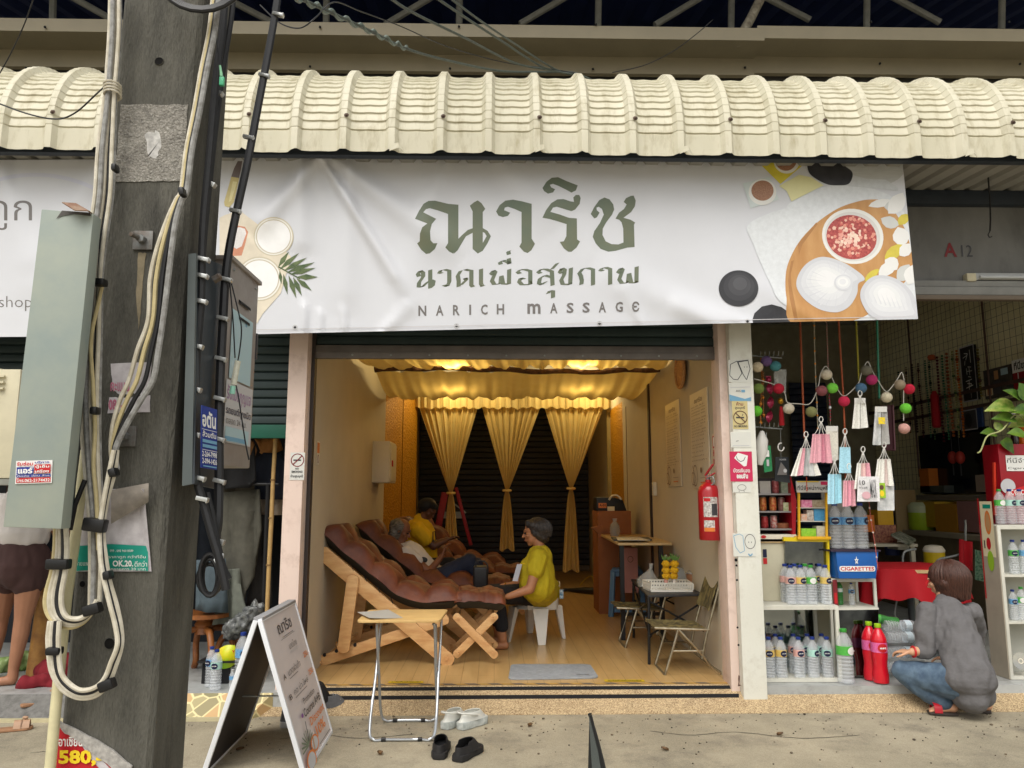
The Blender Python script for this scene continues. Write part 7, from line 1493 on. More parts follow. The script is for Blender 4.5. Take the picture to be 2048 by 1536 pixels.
t = thing('green_cloth','green checked cloth hanging beside the white shelf cabinet','cloth',P(1965,1120,7.2)); MB().grid(lambda u,v: P(1950+28*u,1098+60*v+10*u,7.2)+V((0,.03*math.sin(u*9),0)),10,6).build('cloth',mat('check_green',(70,110,84),c2=(120,150,124),scale=60,detail=0),t,smooth=True,solid=.003)
t = thing('maroon_board','maroon framed board hanging behind the patterned mask packs','board',P(1775,900,7.0)); MB().prism([P(1764,812,7.0),P(1786,810,7.0),P(1790,902,7.0),P(1768,900,7.0)],(0,.02,0)).build('board',mat('maroon',(74,22,34),rough=.5),t); MB().tube([P(1764,812,6.99),P(1786,810,6.99),P(1790,900,6.99),P(1768,900,6.99)],.008,6,closed=True).build('frame',mat('maroon_edge',(130,90,96)),t)
t = thing('inner_wall','dark partition behind the hanging beads inside the drinks shop','wall',(2.5,10.5,2)); MB().box((xW,10.72,FZ+.02),(P(1800,900,10.75).x,10.77,3.9)).build('panel',mat('partition_dark',(150,145,120),var=.25),t)
# ------------------------------------------------------------------ stickers on the pillars
def pst(name,label,x0,y0,x1,y1,m,d=5.558): a,b,c = P(x0,y1,d),P(x1,y1,d),P(x0,y0,d); return sticker(name,label,'sticker',(a,V((b.x-a.x,0,0)),V((0,0,c.z-a.z))),m)
M_stk = mat('sticker_white',(214,214,206),rough=.4,var=.06)
def outl(s,pts,w_=.03,key='charcoal'): s.line(key,pts+[pts[0]],w_)
t,s = pst('sticker','white sticker with two outlined doodle figures, topmost on the white pillar',1458,720,1502,764,M_stk); outl(s,[(.04,.3),(.1,.8),(.4,.95),(.6,.4),(.4,.1),(.2,.12)]); outl(s,[(.45,.9),(.9,.98),(.98,.6),(.8,.1),(.65,.35)]); s.oval('charcoal',.72,.68,.015,.03); s.oval('charcoal',.84,.68,.015,.03); s.line('charcoal',[(.4,.92),(.92,.99)],.05); s.done(t)
t,s = pst('sticker','worn white and blue sticker lettered AIS on the white pillar',1459,766,1503,802,M_stk); s.poly('skyblue',[(0,0),(.98,0),(.98,.22),(.7,.12),(.4,.22),(0,.36)]); s.text('charcoal','AIS',.3,.5,.52,.62); s.rect('skyblue',.55,.48,.72,.62); s.line('lightgrey',[(.05,.75),(.95,.78)],.03); s.done(t,{'charcoal': 'lettering'})
def nosm(s,cx,cy,ra,rb,k1,k2):
 s.ring(k1,cx,cy,ra,rb,rb*.16); s.rect(k2,cx-ra*.7,cy-rb*.12,cx+ra*.6,cy+rb*.12); s.line(k2,[(cx+ra*.3,cy+rb*.3),(cx+ra*.45,cy+rb*.6)],rb*.1); s.line(k1,[(cx-ra*.7,cy-rb*.7 if k1 == 'darkred' else cy+rb*.7),(cx+ra*.7,cy+rb*.7 if k1 == 'darkred' else cy-rb*.7)],rb*.18)
t,s = pst('sign','beige NO SMOKING card with Thai lettering on the white pillar',1466,801,1497,858,mat('card_beige',(206,190,136),var=.06)); s.text('darkred','ห้าม',.28,.82,.72,.95,bold=.02); s.text('charcoal','สูบบุหรี่',.18,.68,.82,.8,bold=.02); nosm(s,.5,.4,.4,.21,'brown','charcoal'); s.text('charcoal','NO SMOKING',.08,.06,.92,.14,bold=.02); s.done(t,{'charcoal': 'lettering','darkred': 'lettering'})
t,s = pst('sticker','faded white sticker with almost no print on the white pillar',1462,864,1503,895,M_stk); s.rect('lightgrey',.1,.1,.9,.14); s.line('grey',[(.25,.4),(.38,.44)],.04); s.done(t)
t,s = pst('sticker','bright pink Thai sticker with a white card drawing on the white pillar',1461,903,1506,963,mat('sticker_pink',(196,40,84),rough=.4,var=.05)); s.poly('white',[(.2,.78),(.38,.96),(.82,.86),(.74,.52),(.62,.5)]); s.line('charcoal',[(.3,.84),(.34,.74),(.48,.66),(.62,.7),(.7,.82)],.02); s.text('white','บัตรเงินสด',.14,.3,.88,.44,bold=.02); s.text('white','ออมสิน',.28,.1,.78,.26,bold=.05); s.done(t,{'white': 'lettering'})
t,s = pst('sticker','small white sticker with an outlined piggy bank on the white pillar',1466,965,1502,985,M_stk); s.ring('grey',.5,.5,.22,.26,.05); s.line('grey',[(.35,.2),(.33,.05)],.05); s.line('grey',[(.6,.22),(.62,.05)],.05); s.done(t)
t,s = pst('sticker','low sticker of a phone and a bulb figure drawn in blue lines',1467,1067,1512,1113,M_stk,5.557); outl(s,[(.04,.9),(.3,.98),(.45,.9),(.5,.25),(.3,.15),(.12,.4)],.025,'skyblue'); s.ring('charcoal',.76,.65,.22,.3,.025); s.oval('charcoal',.7,.62,.015,.03); s.oval('charcoal',.82,.62,.015,.03); s.line('skyblue',[(.66,.12),(.74,.02),(.84,.12)],.05); s.done(t)
for x,y,r_ in ((1472,1120,3),(1473,1131,2),(1474,1160,2),(1475,1255,2),(1477,1290,2)):
 MB().lathe([(r_*.004,0),(r_*.0035,.003)],P(x,y,5.559),8,Matrix.Rotation(R(90),3,'X')).build('nail_hole',M_hole,wp)
MB().prism([P(x,y,5.559) for x,y in ragged([(1476,1350),(1480,1352),(1478,1368),(1484,1372),(1476,1372)],3,1)],(0,-.002,0)).build('rust_chip',mat('rust_chip',(96,60,44),var=.3),wp)
t,s = pst('sign','white NO SMOKING sign on the slim pink pillar',579,905,608,960,mat('sign_white',(210,210,204),rough=.4,var=.04),5.598); nosm(s,.5,.72,.4,.21,'darkred','charcoal'); s.text('charcoal','NO',.38,.38,.62,.45,bold=.03); s.text('charcoal','SMOKING',.12,.26,.88,.34,bold=.03); s.text('charcoal','ห้ามสูบบุหรี่',.08,.07,.92,.2,bold=.02); s.done(t,{'charcoal': 'lettering'})

# ------------------------------------------------------------------ clothes shop behind the pole
def garment(name,label,cat,px,d,m,puff=.03):
 """hanging cloth from a picture outline: real sheet with folds, front and back"""
 p3 = [P(x,y,d) for x,y in px]; t = thing(name,label,cat,p3[-1]); bm = bmesh.new(); f = bm.faces.new([bm.verts.new(p) for p in p3]); bm.normal_update(); bmesh.ops.triangulate(bm,faces=[f],ngon_method='EAR_CLIP')
 for ax in (0,2):
  lo,hi = min(p[ax] for p in p3),max(p[ax] for p in p3); c = .04 if ax == 0 else .1; q = lo+c
  while q < hi: co,no = V(),V(); co[ax] = q; no[ax] = 1; bmesh.ops.bisect_plane(bm,geom=bm.verts[:]+bm.edges[:]+bm.faces[:],plane_co=co,plane_no=no,dist=1e-5); q += c
 for v in bm.verts: v.co.y += puff*math.sin(v.co.x*31+v.co.z*2)+puff*.5*math.sin(v.co.x*73+v.co.z*5)
 bmesh.ops.recalc_face_normals(bm,faces=bm.faces); bmesh.ops.solidify(bm,geom=bm.faces[:],thickness=.02); o_ = ORG[t.name]
 for v in bm.verts: v.co -= o_
 me = bpy.data.meshes.new('cloth'); bm.to_mesh(me); bm.free(); me.polygons.foreach_set('use_smooth',[True]*len(me.polygons)); link('cloth',me,m,t); return t
cl = lambda n,c,**k: mat('cloth_'+n,c,rough=.85,**{'var': .25,'scale': 14,'bump': .3,'bscale': 30,**k})
garment('trousers','olive grey trousers hanging behind the black cables','trousers',[(447,985),(520,978),(524,1060),(505,1150),(480,1235),(440,1232),(440,1100)],6.1,cl('olive',(92,90,80)))
garment('trousers','dark grey work trousers hanging beside the bamboo pole','trousers',[(514,1030),(546,1028),(545,1210),(496,1215),(508,1120)],6.25,cl('dark_grey',(58,56,54)))
garment('shirt','dark navy shirt hanging under the green shutter','shirt',[(508,920),(530,905),(560,908),(582,935),(578,1000),(508,998)],6.2,cl('navy',(30,36,52)))
garment('shirt','orange patterned shirt collar hanging under the shutter','shirt',[(510,878),(556,876),(562,900),(540,915),(520,905)],6.3,cl('orange',(190,130,70)))
garment('shorts','white shorts hanging behind the bamboo pole','shorts',[(506,992),(566,994),(562,1030),(540,1030),(536,1012),(530,1034),(510,1032)],6.3,cl('white',(190,176,160)))
garment('denim_skirt','grey blue denim with a purple motif hanging by the pole','skirt',[(392,1120),(446,1118),(450,1226),(390,1220)],5.95,cl('denim',(84,98,106)))
garment('trousers','pale grey green trousers hanging lowest beside the denim','trousers',[(446,1140),(480,1136),(500,1246),(428,1248)],6.05,cl('sage',(112,116,106)))
t = garment('black_bag','large black bag hanging under the meter box','bag',[(446,930),(500,922),(510,890),(512,960),(500,975),(450,978)],5.98,cl('black',(24,24,26)))
t = garment('cap','brown patterned cap hanging at the edge of the meter box','cap',[(498,884),(506,880),(514,900),(510,915),(498,905)],6.0,cl('brown',(150,104,60)))
for i in range(7): garment('shirt','%s dark shirt on the crowded rear rail behind the pole' % ORD[i],'shirt',[(20+72*i,930),(86+72*i,926),(92+72*i,1160),(14+72*i,1165)],6.9+.05*(i % 3),cl('rear%d' % (i % 4),((70,44,40),(44,50,60),(84,78,66),(52,64,54))[i % 4]),.05)
wall('partition_wall',(-6,7.4,FZ),(xL-.115,7.5,3.2),M_dark,'dark cloth covered partition behind the clothes')
t = thing('garment_rail','black metal garment rail under the green shutter board','rail',P(500,968,6.0)); MB().tube([P(380,966,6.0),P(558,969,6.0)],.012,8).build('rail',M_blk,t); MB().tube([P(536,968,6.0),P(527,1230,6.0)],.016,8).build('upright',M_blk,t)
t = thing('bamboo_pole','slim pale bamboo pole standing against the clothes rail','pole',P(536,1220,5.9)); MB().tube([P(552,860,5.92),P(546,960,5.9),P(543,1036,5.9),P(538,1130,5.9),P(533,1250,5.9)],[.016,.015,.017,.016,.016],10).build('cane',mat('bamboo',(190,156,100),var=.2,scale=20),t,smooth=True)
for y in (960,1036,1130): p = P(549-(y-900)*.052,y,5.9); MB().tube([p-V((0,0,.006)),p+V((0,0,.006))],.019,10).build('node',mat('bamboo_node',(130,100,60)),t)
M_teak = mat('carved_teak',(150,92,44),rough=.45,c2=(112,64,30),scale=10)
for lab,cx,d in (('carved teak stool with curved legs behind the pole edge',405,6.1),('carved teak stool with curved legs behind the A frame sign',492,6.3)):
 c = P(cx,1330,d); t = thing('carved_stool',lab,'stool',(c.x,d,FZ),'carved teak stools'); z1 = P(cx,1232,d).z; H = z1-FZ
 MB().lathe([(.07,H*.7),(.06,H*.8),(.075,H*.86),(.06,H*.92),(.09,H)],(c.x,d,FZ),18).build('column',M_teak,t,smooth=True); MB().lathe([(.2,H),(.2,H+.03)],(c.x,d,FZ),24).build('seat',M_teak,t)
 for k in range(4): q = .6+k*math.pi/2; e = V((math.cos(q),math.sin(q),0)); b0 = V((c.x,d,FZ)); MB().tube(crom([b0+e*.05+V((0,0,H*.78)),b0+e*.15+V((0,0,H*.74)),b0+e*.22+V((0,0,H*.45)),b0+e*.2+V((0,0,H*.15)),b0+e*.24+V((0,0,.012))]),.024,9).build('leg',M_teak,t,smooth=True)
t = thing('crumpled_plastic','shiny crumpled clear plastic over goods by the bamboo pole','plastic',P(485,1250,5.95)); fuse('film',MB().cap(P(462,1262,5.95),P(512,1222,5.95),.07,.06).ball(P(500,1250,5.98),.07),mat('wrinkled_film',(58,60,62),rough=.2,c2=(120,122,120),scale=30),t,.012,1,.03,30)
zf = FZ+.002
def lb_bot(label,px,py,d,h,**k): q = P(px,py,d); q.z = zf; bottle('ribbed',label,q,h,'bottles on the floor behind the A frame sign',**k)
lb_bot('half full water bottle nearest the pole on the grey floor',431,1366,5.6,.27,lab='teal',oval=None); lb_bot('water bottle peeking from behind the half full one',421,1362,5.7,.27,lab='blue',oval=None); lb_bot('tall water bottle with a blue label beside the A frame sign',483,1350,5.75,.36,lab='blue',oval=None); lb_bot('small blue liquid bottle at the edge of the A frame sign',464,1366,5.58,.14,lab='blue',cap=plast('silver_cap',(190,190,190)),oval=None)
t = thing('snack_bag','yellow and green snack bag lying on a black tray','snack bag',P(455,1318,5.75)); c = P(455,1312,5.8); MB().grid(lambda u,v: P(441+30*u,1326-36*v+8*(1-u),5.8)+V((0,-.03*math.sin(math.pi*u)*math.sin(math.pi*v),0)),10,8).build('bag',mat('snack_green',(150,200,30),rough=.3,c2=(226,200,20),scale=7),t,smooth=True,solid=.03); q = Sheet(P(444,1310,5.762),(.09,0,.0),(0,0,.035)); q.text('red','CRISPY',0,0,1,1,bold=.04); q.done(t,{'red': 'lettering'})
t = thing('black_tray','black tray with a lidded pot on the grey floor of the clothes shop','tray',P(440,1340,5.85)); p,q = P(392,1340,5.72),P(505,1325,5.72); MB().box((p.x,5.74,FZ+.15),(q.x,6.0,FZ+.165)).build('tray_board',M_blk,t); MB().box((p.x+.02,5.78,zf),(p.x+.22,5.98,FZ+.149)).build('black_cloth',cl('black',()),t); c = P(463,1350,5.85); MB().lathe([(.05,0),(.06,.03),(.06,.1),(.055,.11)],(c.x,5.85,zf),18).build('pot',M_steel,t,smooth=True)
t = thing('red_cloth','dark red cloth heaped on the grey step by the bare foot','cloth',G(70,1375,FZ)); fuse('cloth_heap',MB().cap(G(48,1376,FZ)+V((0,.02,.02)),G(115,1374,FZ)+V((0,.05,.03)),.05,.06).cap(G(65,1368,FZ)+V((0,.1,.06)),G(110,1362,FZ)+V((0,.12,.10)),.07,.08).ball(G(92,1366,FZ)+V((0,.08,.05)),.1),mat('red_fabric',(128,30,40),rough=.9,var=.15),t,.009,2,.035,11)
t = thing('green_leaf_bag','pale green printed plastic bag on the floor behind the bare foot','plastic bag',G(30,1340,FZ)); fuse('bag',MB().cap(G(-10,1350,FZ)+V((0,.1,.05)),G(52,1345,FZ)+V((0,.15,.06)),.07,.08),mat('bag_green',(110,140,70),c2=(150,170,110),scale=14,rough=.4),t,.012,1,.03,18)
t = thing('carved_post','carved yellow brown wooden post between the legs and the pole','furniture',G(85,1345,FZ)); c = P(83,1330,6.1); MB().lathe([(.10,0),(.085,.25),(.075,.5),(.09,.6),(.06,.66),(.085,.74),(.08,.9)],(c.x,6.1,FZ),16).build('post',mat('golden_teak',(160,116,56),c2=(120,80,36),scale=9,rough=.5),t,smooth=True)
t = thing('air_conditioner','cream air conditioner outdoor unit beside the grey green cabinet','air conditioner',P(10,950,5.0)); p,q = P(-160,957,5.0),P(42,738,5.0); MB().box((p.x,5.0,p.z),(q.x,5.3,q.z)).build('casing',mat('ac_cream',(206,198,170),rough=.5,var=.12),t,bevel=.015); MB().box((p.x,4.98,q.z-.02),(q.x-.16,5.31,q.z+.012)).build('top_cover',mat('ac_cream',()),t,bevel=.006)
for k in range(3): z = q.z-.05-.04*k; MB().bar((q.x-.2,4.985,z),(q.x-.09,4.985,z),.02,.012).build('grille_bar',mat('ac_cream',()),t)
MB().box((p.x,4.99,p.z-.04),(q.x+.02,5.31,p.z-.003)).build('bracket',M_greysteel,t)

# ------------------------------------------------------------------ street things
M_al = mat('sign_frame_white',(226,228,232),rough=.35,metal=.1,var=.04); HA = .80
af = thing('sandwich_board','white A frame price board lettered Promotion and Discount 10% by the step','sign board',G(550,1530,0)); dn_,df_ = 4.36,5.09
def xz(px,py,d): p = P(px,py,d); return p
RT = [P(523,1240,dn_),P(590,1195,df_)]; RB = [P(611,1542,dn_),P(664,1463,df_)]; LT = [P(509,1238,dn_),P(578,1196,df_)]; LB = [P(404,1542,dn_),P(486,1472,df_)]
for p in RB+LB: p.z = .004
RT[1].z = RT[0].z; LT[0].z = LT[1].z = RT[0].z
def board(T,B,nrm,face,nm):
 o = B[0]; u = B[1]-B[0]; v = T[0]-B[0]; n_ = u.cross(v).normalized(); n_ = n_ if n_.dot(V(nrm)) > 0 else -n_
 MB().prism([B[0],B[1],T[1],T[0]],-n_*.014).build(nm,face,af)
 for a,b in ((B[0],T[0]),(B[1],T[1]),(B[0],B[1]),(T[0],T[1])): MB().bar(a-n_*.008,b-n_*.008,.022,.026,up=n_).build('frame_bar',M_al,af,bevel=.003)
 return o,u,v,n_
o,u,v,n_ = board(RT,RB,(1,0,.3),mat('board_white',(206,198,196),rough=.4,var=.04),'price_panel'); board(LT,LB,(-1,0,.3),mat('board_dark_back',(50,46,44),rough=.6,var=.2),'back_panel')
MB().bar((LT[0]+RT[0])/2+V((0,0,.004)),(LT[1]+RT[1])/2+V((0,0,.004)),.05,.02).build('hinge_bar',mat('hinge_grey',(150,150,152)),af,bevel=.003)
m1 = LB[0].lerp(LT[0],.42).lerp(LB[1].lerp(LT[1],.42),.35); m2 = RB[0].lerp(RT[0],.42).lerp(RB[1].lerp(RT[1],.42),.35); MB().bar(m1+V((.02,0,0)),m2-V((.02,0,0)),.022,.004).build('brace',M_steel,af)
s = Sheet(o+n_*.003,u,v); s.text('charcoal','ณาริช',.3,.85,.72,.93,bold=.01); s.rect('grey',.36,.82,.7,.824); s.rect('grey',.3,.81,.74,.8125)
s.text('grey','นวดไทย',.46,.72,.7,.77); s.text('lightgrey','massage',.46,.685,.72,.71); s.text('charcoal','A',.1,.575,.17,.61,bold=.02); s.text('charcoal','นวดฝ่าเท้า',.24,.575,.62,.625); s.rect('grey',.24,.555,.5,.56); s.text('orange','250.-',.78,.6,.95,.64,bold=.02); s.text('charcoal','B',.1,.44,.17,.475,bold=.02); s.text('charcoal','คอ บ่า ไหล่',.24,.445,.7,.49); s.rect('grey',.24,.425,.62,.43); s.text('orange','250.-',.78,.47,.95,.51,bold=.02)
s.text('charcoal','Promotion',.4,.345,.78,.385,bold=.01); s.text('charcoal','Course A+B',.32,.27,.9,.325,bold=.02); s.text('orange','Discount',.42,.19,.92,.245,bold=.015); s.text('orange','10%',.5,.09,.82,.165,bold=.02); s.rect('grey',.5,.04,.9,.046); s.oval('purple',.26,.3,.03,.014)
for k in range(9): s.line('sage',[(.2,.12),(.2+.2*math.cos(.4+k*.35),.12+.09*math.sin(.4+k*.35))],.012)
for cx,cy,r_ in ((.36,.09,.12),(.16,.03,.14)): s.oval('orange',cx,cy,r_,r_*.42); s.oval('lightgrey',cx,cy,r_*.8,r_*.33)
s.line('charcoal',[(.22,.14),(.26,.26)],.014); s.line('tan',[(.3,.05),(.34,.14)],.02); s.done(af,{'charcoal': 'lettering','orange': 'lettering'})
M_alt = mat('tray_table_tube',(190,194,198),rough=.25,metal=.7,var=.08); tt = thing('tray_table','small folding tray table with a pine top and bent silver legs on the street','table',G(805,1470,0))
dN,dF,dt0,dt1 = 4.90,5.30,4.95,5.42; zt6 = P(800,1246,dt0).z
T0,T1,T2,T3 = P(713,1247,dt0),P(880,1249,dt0),P(896,1219,dt1),P(738,1216,dt1)
for p in (T0,T1,T2,T3): p.z = zt6
MB().prism(rrect([T0,T1,T2,T3],4,.08),(0,0,.016)).build('tray_top',mat('tray_pine',(214,180,120),rough=.4,c2=(196,158,100),scale=8,stretch=(1,6,1)),tt,bevel=.004)
xl,xr = P(737,1483,dN).x,P(870,1483,dN).x
for a,b,off,d0,d1 in ((0,1,.0,dN,dt1-.05),(1,0,.018,dF,dt0+.04)):
 x0,x1 = xl+off,xr-off; z0 = .012; h = zt6-.012; dm = d0+(d1-d0)*.06
 MB().tube(crom([V((x0+.01,d1,h)),V((x0,d0+(d1-d0)*.92,h*.94)),V((x0,d0+(d1-d0)*.5,h*.5)),V((x0,dm,h*.1)),V((x0+.03,d0,z0)),V((x0+.09,d0,z0)),V(((x0+x1)/2,d0,z0)),V((x1-.09,d0,z0)),V((x1-.03,d0,z0)),V((x1,dm,h*.1)),V((x1,d0+(d1-d0)*.5,h*.5)),V((x1,d0+(d1-d0)*.92,h*.94)),V((x1-.01,d1,h))],6),.0095,9).build('leg_frame',M_alt,tt,smooth=True)
 for x in (x0+.09,x1-.09): MB().tube([(x-.014,d0,z0),(x+.014,d0,z0)],.0125,10).build('foot_sleeve',M_blk,tt)
for x in (xl+.012,xr-.012): MB().bar((x,(dN+dt1)/2,zt6*.55),(x+.001,(dN+dt0)/2+.1,zt6-.02),.008,.012).build('stay',M_alt,tt)
t = thing('paper_sheet','grey white leaflet lying askew on the small tray table','paper',P(760,1230,5.1)); q4 = [G(714,1228,zt6+.017),G(738,1240,zt6+.017),G(806,1236,zt6+.017),G(776,1219,zt6+.017)]; MB().grid(lambda u,v: q4[0].lerp(q4[1],v).lerp(q4[3].lerp(q4[2],v),u)+V((0,0,.012*(1-u)**2+.0005)),8,3).build('sheet',mat('leaflet',(186,184,176),rough=.35,var=.06),t,smooth=True,solid=.0008)
def rot2(p,a): return V((p[0]*math.cos(a)-p[1]*math.sin(a),p[0]*math.sin(a)+p[1]*math.cos(a),p[2]))
def shoe(nm,label,grp,loc,a,L,W,kind,m_sole,m_up,z=0):
 t = thing(nm,label,'shoe',V((loc.x,loc.y,z)),grp); o = V((loc.x,loc.y,z)); T = lambda x,y,zz: o+rot2((x*L,y*W,zz),a)
 ol = [(-.5,0),(-.47,.28),(-.3,.4),(0,.36),(.2,.46),(.38,.42),(.48,.2),(.5,0),(.48,-.22),(.38,-.4),(.2,-.42),(0,-.36),(-.3,-.38),(-.47,-.28)]; th = .035 if kind in ('clog','sneaker') else (.045 if kind == 'wedge' else .018)
 MB().prism([T(x,y,.002) for x,y in ol],(0,0,th)).build('sole',m_sole,t,bevel=.006)
 if kind in ('clog','sneaker','wedge'):
  x0 = -.48 if kind != 'wedge' else -.05; hgt = .058 if kind == 'clog' else (.05 if kind == 'wedge' else .075)
  def up(u,v):
   q = u*6.2832; ex = .5*math.cos(q); ey = .42*math.sin(q)*(1+.12*math.cos(q)); cx_,rx,ry = (-.15,.30,.29) if kind != 'wedge' else (-.02,.26,.33)
   tx,ty = cx_+rx*math.cos(q),ry*math.sin(q); k = v**.7; zz = th+.002+hgt*math.sin(min(1,v)*math.pi/2)*(1-.45*max(0,math.cos(q))*(1-v)) + (.0 if math.cos(q) > -.3 or kind != 'clog' else -.02*v)
   return T(ex+(tx-ex)*k,ey+(ty-ey)*k,zz)
  MB().grid(up,30,8,closeu=True).build('upper',m_up,t,smooth=True,solid=.004)
  MB().prism([T(x*.8,y*.8,th+.004) for x,y in ol],(0,0,.004)).build('insole',M_black if kind != 'wedge' else m_up,t)
 else:
  for x in ((.12,.28) if kind == 'sandal' else (.15,)): MB().grid(lambda u,v: T(x+.2*v-.06,(u-.5)*.84,th+.045*math.sin(math.pi*u)**.8),12,3).build('strap',m_up,t,smooth=True,solid=.004)
 return t,T,th
M_cr = mat('clog_black',(38,36,36),rough=.8,var=.2,scale=30,bump=.2); M_gr = mat('clog_white',(196,200,196),rough=.6,c2=(160,166,162),scale=30)
for lab,x,y,a in (('black rubber clog nearer the table leg, seen heel on',882,1506,88),('black rubber clog turned towards the drinks shop with a torn strap',936,1512,62)): g_ = G(x,y); shoe('rubber_clog',lab,'pair of black clogs on the street',g_,R(a),.26,.12,'clog',M_cr,M_cr)
for lab,x,y,a in (('grey white slingback sandal touching the tray table leg',908,1450,62),('grey white slingback sandal of the pair farther from the table',945,1452,48)):
 g_ = G(x,y); t,T,th = shoe('slingback_sandal',lab,'pair of pale slingback sandals',g_,R(a),.25,.11,'wedge',M_gr,mat('sandal_strap',(214,214,206),rough=.5,var=.1)); MB().tube(crom([T(.0,-.4,th+.03),T(-.3,-.42,th+.05),T(-.5,0,th+.06),T(-.3,.42,th+.05),T(.0,.4,th+.03)]),.006,6).build('heel_strap',MATS['sandal_strap'],t,smooth=True)
M_sn = mat('sneaker_grey',(92,92,94),rough=.8,var=.2,scale=60)
for lab,x,y,a in (('grey sneaker with white sole poking out behind the A frame sign',662,1424,20),('other grey sneaker mostly hidden by the A frame sign',606,1452,10)):
 g_ = G(x,y); t,T,th = shoe('sneaker',lab,'pair of grey sneakers',g_,R(a),.29,.11,'sneaker',mat('sneaker_sole',(206,204,200),var=.08),M_sn); MB().cap(T(-.17,0,.09),T(-.3,.0,.17),.045,.04).build('black_sock',M_black,t,smooth=True)
 for k in range(4): MB().tube([T(.02+.06*k,-.22,th+.07-.008*k),T(.04+.06*k,0,th+.085-.009*k),T(.02+.06*k,.22,th+.07-.008*k)],.003,5).build('lace',mat('lace_grey',(140,140,140)),t)
M_tn = mat('sandal_tan',(166,124,92),rough=.6,var=.2,scale=20)
for lab,x,y,a,z in (('tan bow sandal on the grey tiled step beside the conduit',80,1408,50,.07),('tan bow sandal on the street at the photo edge',22,1462,22,0)):
 g_ = G(x,y,z); t,T,th = shoe('bow_sandal',lab,'pair of tan bow sandals',g_,R(a),.24,.095,'sandal',M_tn,mat('sandal_strap_tan',(176,140,112),rough=.5,var=.15),z); MB().ball(T(.3,0,th+.055),(.02,.012,.01),8,6).build('bow',MATS['sandal_strap_tan'],t,smooth=True)
t = thing('wing_mirror','black pointed mirror rim of a parked motorbike rising at the bottom edge','mirror',P(1195,1560,2.2)); D9 = 2.2
def rim(u,v): y = 1426+150*v; w_ = 46*(v**.8); return P(1179-4*v+w_*u,y,D9-.03*math.sin(math.pi*u)*v**.5)
MB().grid(rim,10,14).build('housing',mat('mirror_black',(30,34,36),rough=.45,var=.2),t,smooth=True,solid=.006); MB().grid(lambda u,v: P(1178+8*v+(6+16*v)*u,1434+140*v,D9-.032-.012*v),4,10).build('mirror_face',mat('mirror_chrome',(120,130,136),rough=.12,metal=.9),t,smooth=True)
MB().tube(crom([P(1181,1430,D9-.035),P(1196,1490,D9-.04),P(1218,1580,D9-.045)]),.004,6).build('edge_seal',M_blk,t,smooth=True); MB().tube([P(1195,1575,D9+.02),P(1200,1900,D9+.1)],.012,8).build('stem',M_blk,t,smooth=True)

mb = MB()
for i in range(420):
 x,y = rnd.uniform(-2.6,3.6),5.44-abs(rnd.gauss(0,.45)); r_ = rnd.uniform(.002,.007)*(1 if rnd.random() < .9 else 1.8)
 if y > 3.6: mb.ball((x,y,r_*.5),(r_,r_*rnd.uniform(.6,1.2),r_*.6),5,3)
tag(mb.build('gravel',mat('grit',(126,112,92),c2=(60,54,46),scale=3,var=.3)),None,None,kind='stuff')
for i,(px,py,a) in enumerate(((480,1500,.4),(760,1508,2),(1060,1452,1.1),(1330,1500,2.6),(1560,1470,.2))):
 c = G(px,py,.004); t = thing('dry_leaf',('curled dry leaf beside the A frame sign','curled dry leaf below the tray table','curled dry leaf past the pale sandals','curled dry leaf on the bare street near the mirror','curled dry leaf before the pebble step by the white pillar')[i],'leaf',c,'dry leaves on the street'); d = V((math.cos(a),math.sin(a),0)); s_ = V((-d.y,d.x,0))
 MB().grid(lambda u,v: c+d*.045*(v-.5)+s_*.018*(u-.5)*2*math.sin(math.pi*(v*.94+.03))+V((0,0,.001+.010*(2*u-1)**2+.006*v*v)),4,8).build('blade',mat('dry_leaf',(112,84,50),c2=(76,52,30),scale=40),t,smooth=True,solid=.0006)
for k,pts in enumerate((((560,1478),(640,1470),(720,1476),(830,1468)),((1300,1462),(1380,1470),(1470,1464),(1600,1476),(1720,1470)),((60,1506),(100,1502),(130,1506)))):
 w3 = crom([G(x,y,.0022) for x,y in pts],8); mb = MB(); vs = []
 for i,p in enumerate(w3): e = .002+.002*rnd.random(); j = V((0,rnd.uniform(-.004,.004),0)); vs += [p+j+V((0,e,0)),p+j-V((0,e,0))]
 struct(mb.add(vs,[(2*i,2*i+1,2*i+3,2*i+2) for i in range(len(w3)-1)]).build('street_crack',M_hole))
# ------------------------------------------------------------------ people
skin = lambda n,c: mat('skin_'+n,c,rough=.5,var=.12,scale=9)
def hand(mb,w_,f_,n_,curl=.5,k=1.0):
 w_,f_,n_ = V(w_),V(f_).normalized(),V(n_); n_ = (n_-f_*n_.dot(f_)).normalized(); s_ = f_.cross(n_)
 for q in (-.026,-.009,.009,.026): mb.cap(w_+f_*.01*k+s_*q*.7*k,w_+f_*.082*k+s_*q*k,.013*k,.012*k,8)
 for q,L_ in ((-.029,.055),(-.010,.072),(.010,.078),(.029,.068)):
  p = w_+f_*.085*k+s_*q*k; a = .2; r_ = .0092*k
  for i,fr in enumerate((.44,.32,.24)):
   d = f_*math.cos(a)+n_*math.sin(a); e = p+d*L_*fr*k; mb.cap(p,e,r_,r_*.9,8); p = e; r_ *= .9; a += curl
 p = w_+f_*.02*k+s_*.03*k; d = (f_*.7+s_*.6+n_*.35).normalized(); e = p+d*.045*k; mb.cap(p,e,.0125*k,.0105*k,8); mb.cap(e,e+(d+f_*.4).normalized()*.032*k,.0105*k,.0085*k,8)
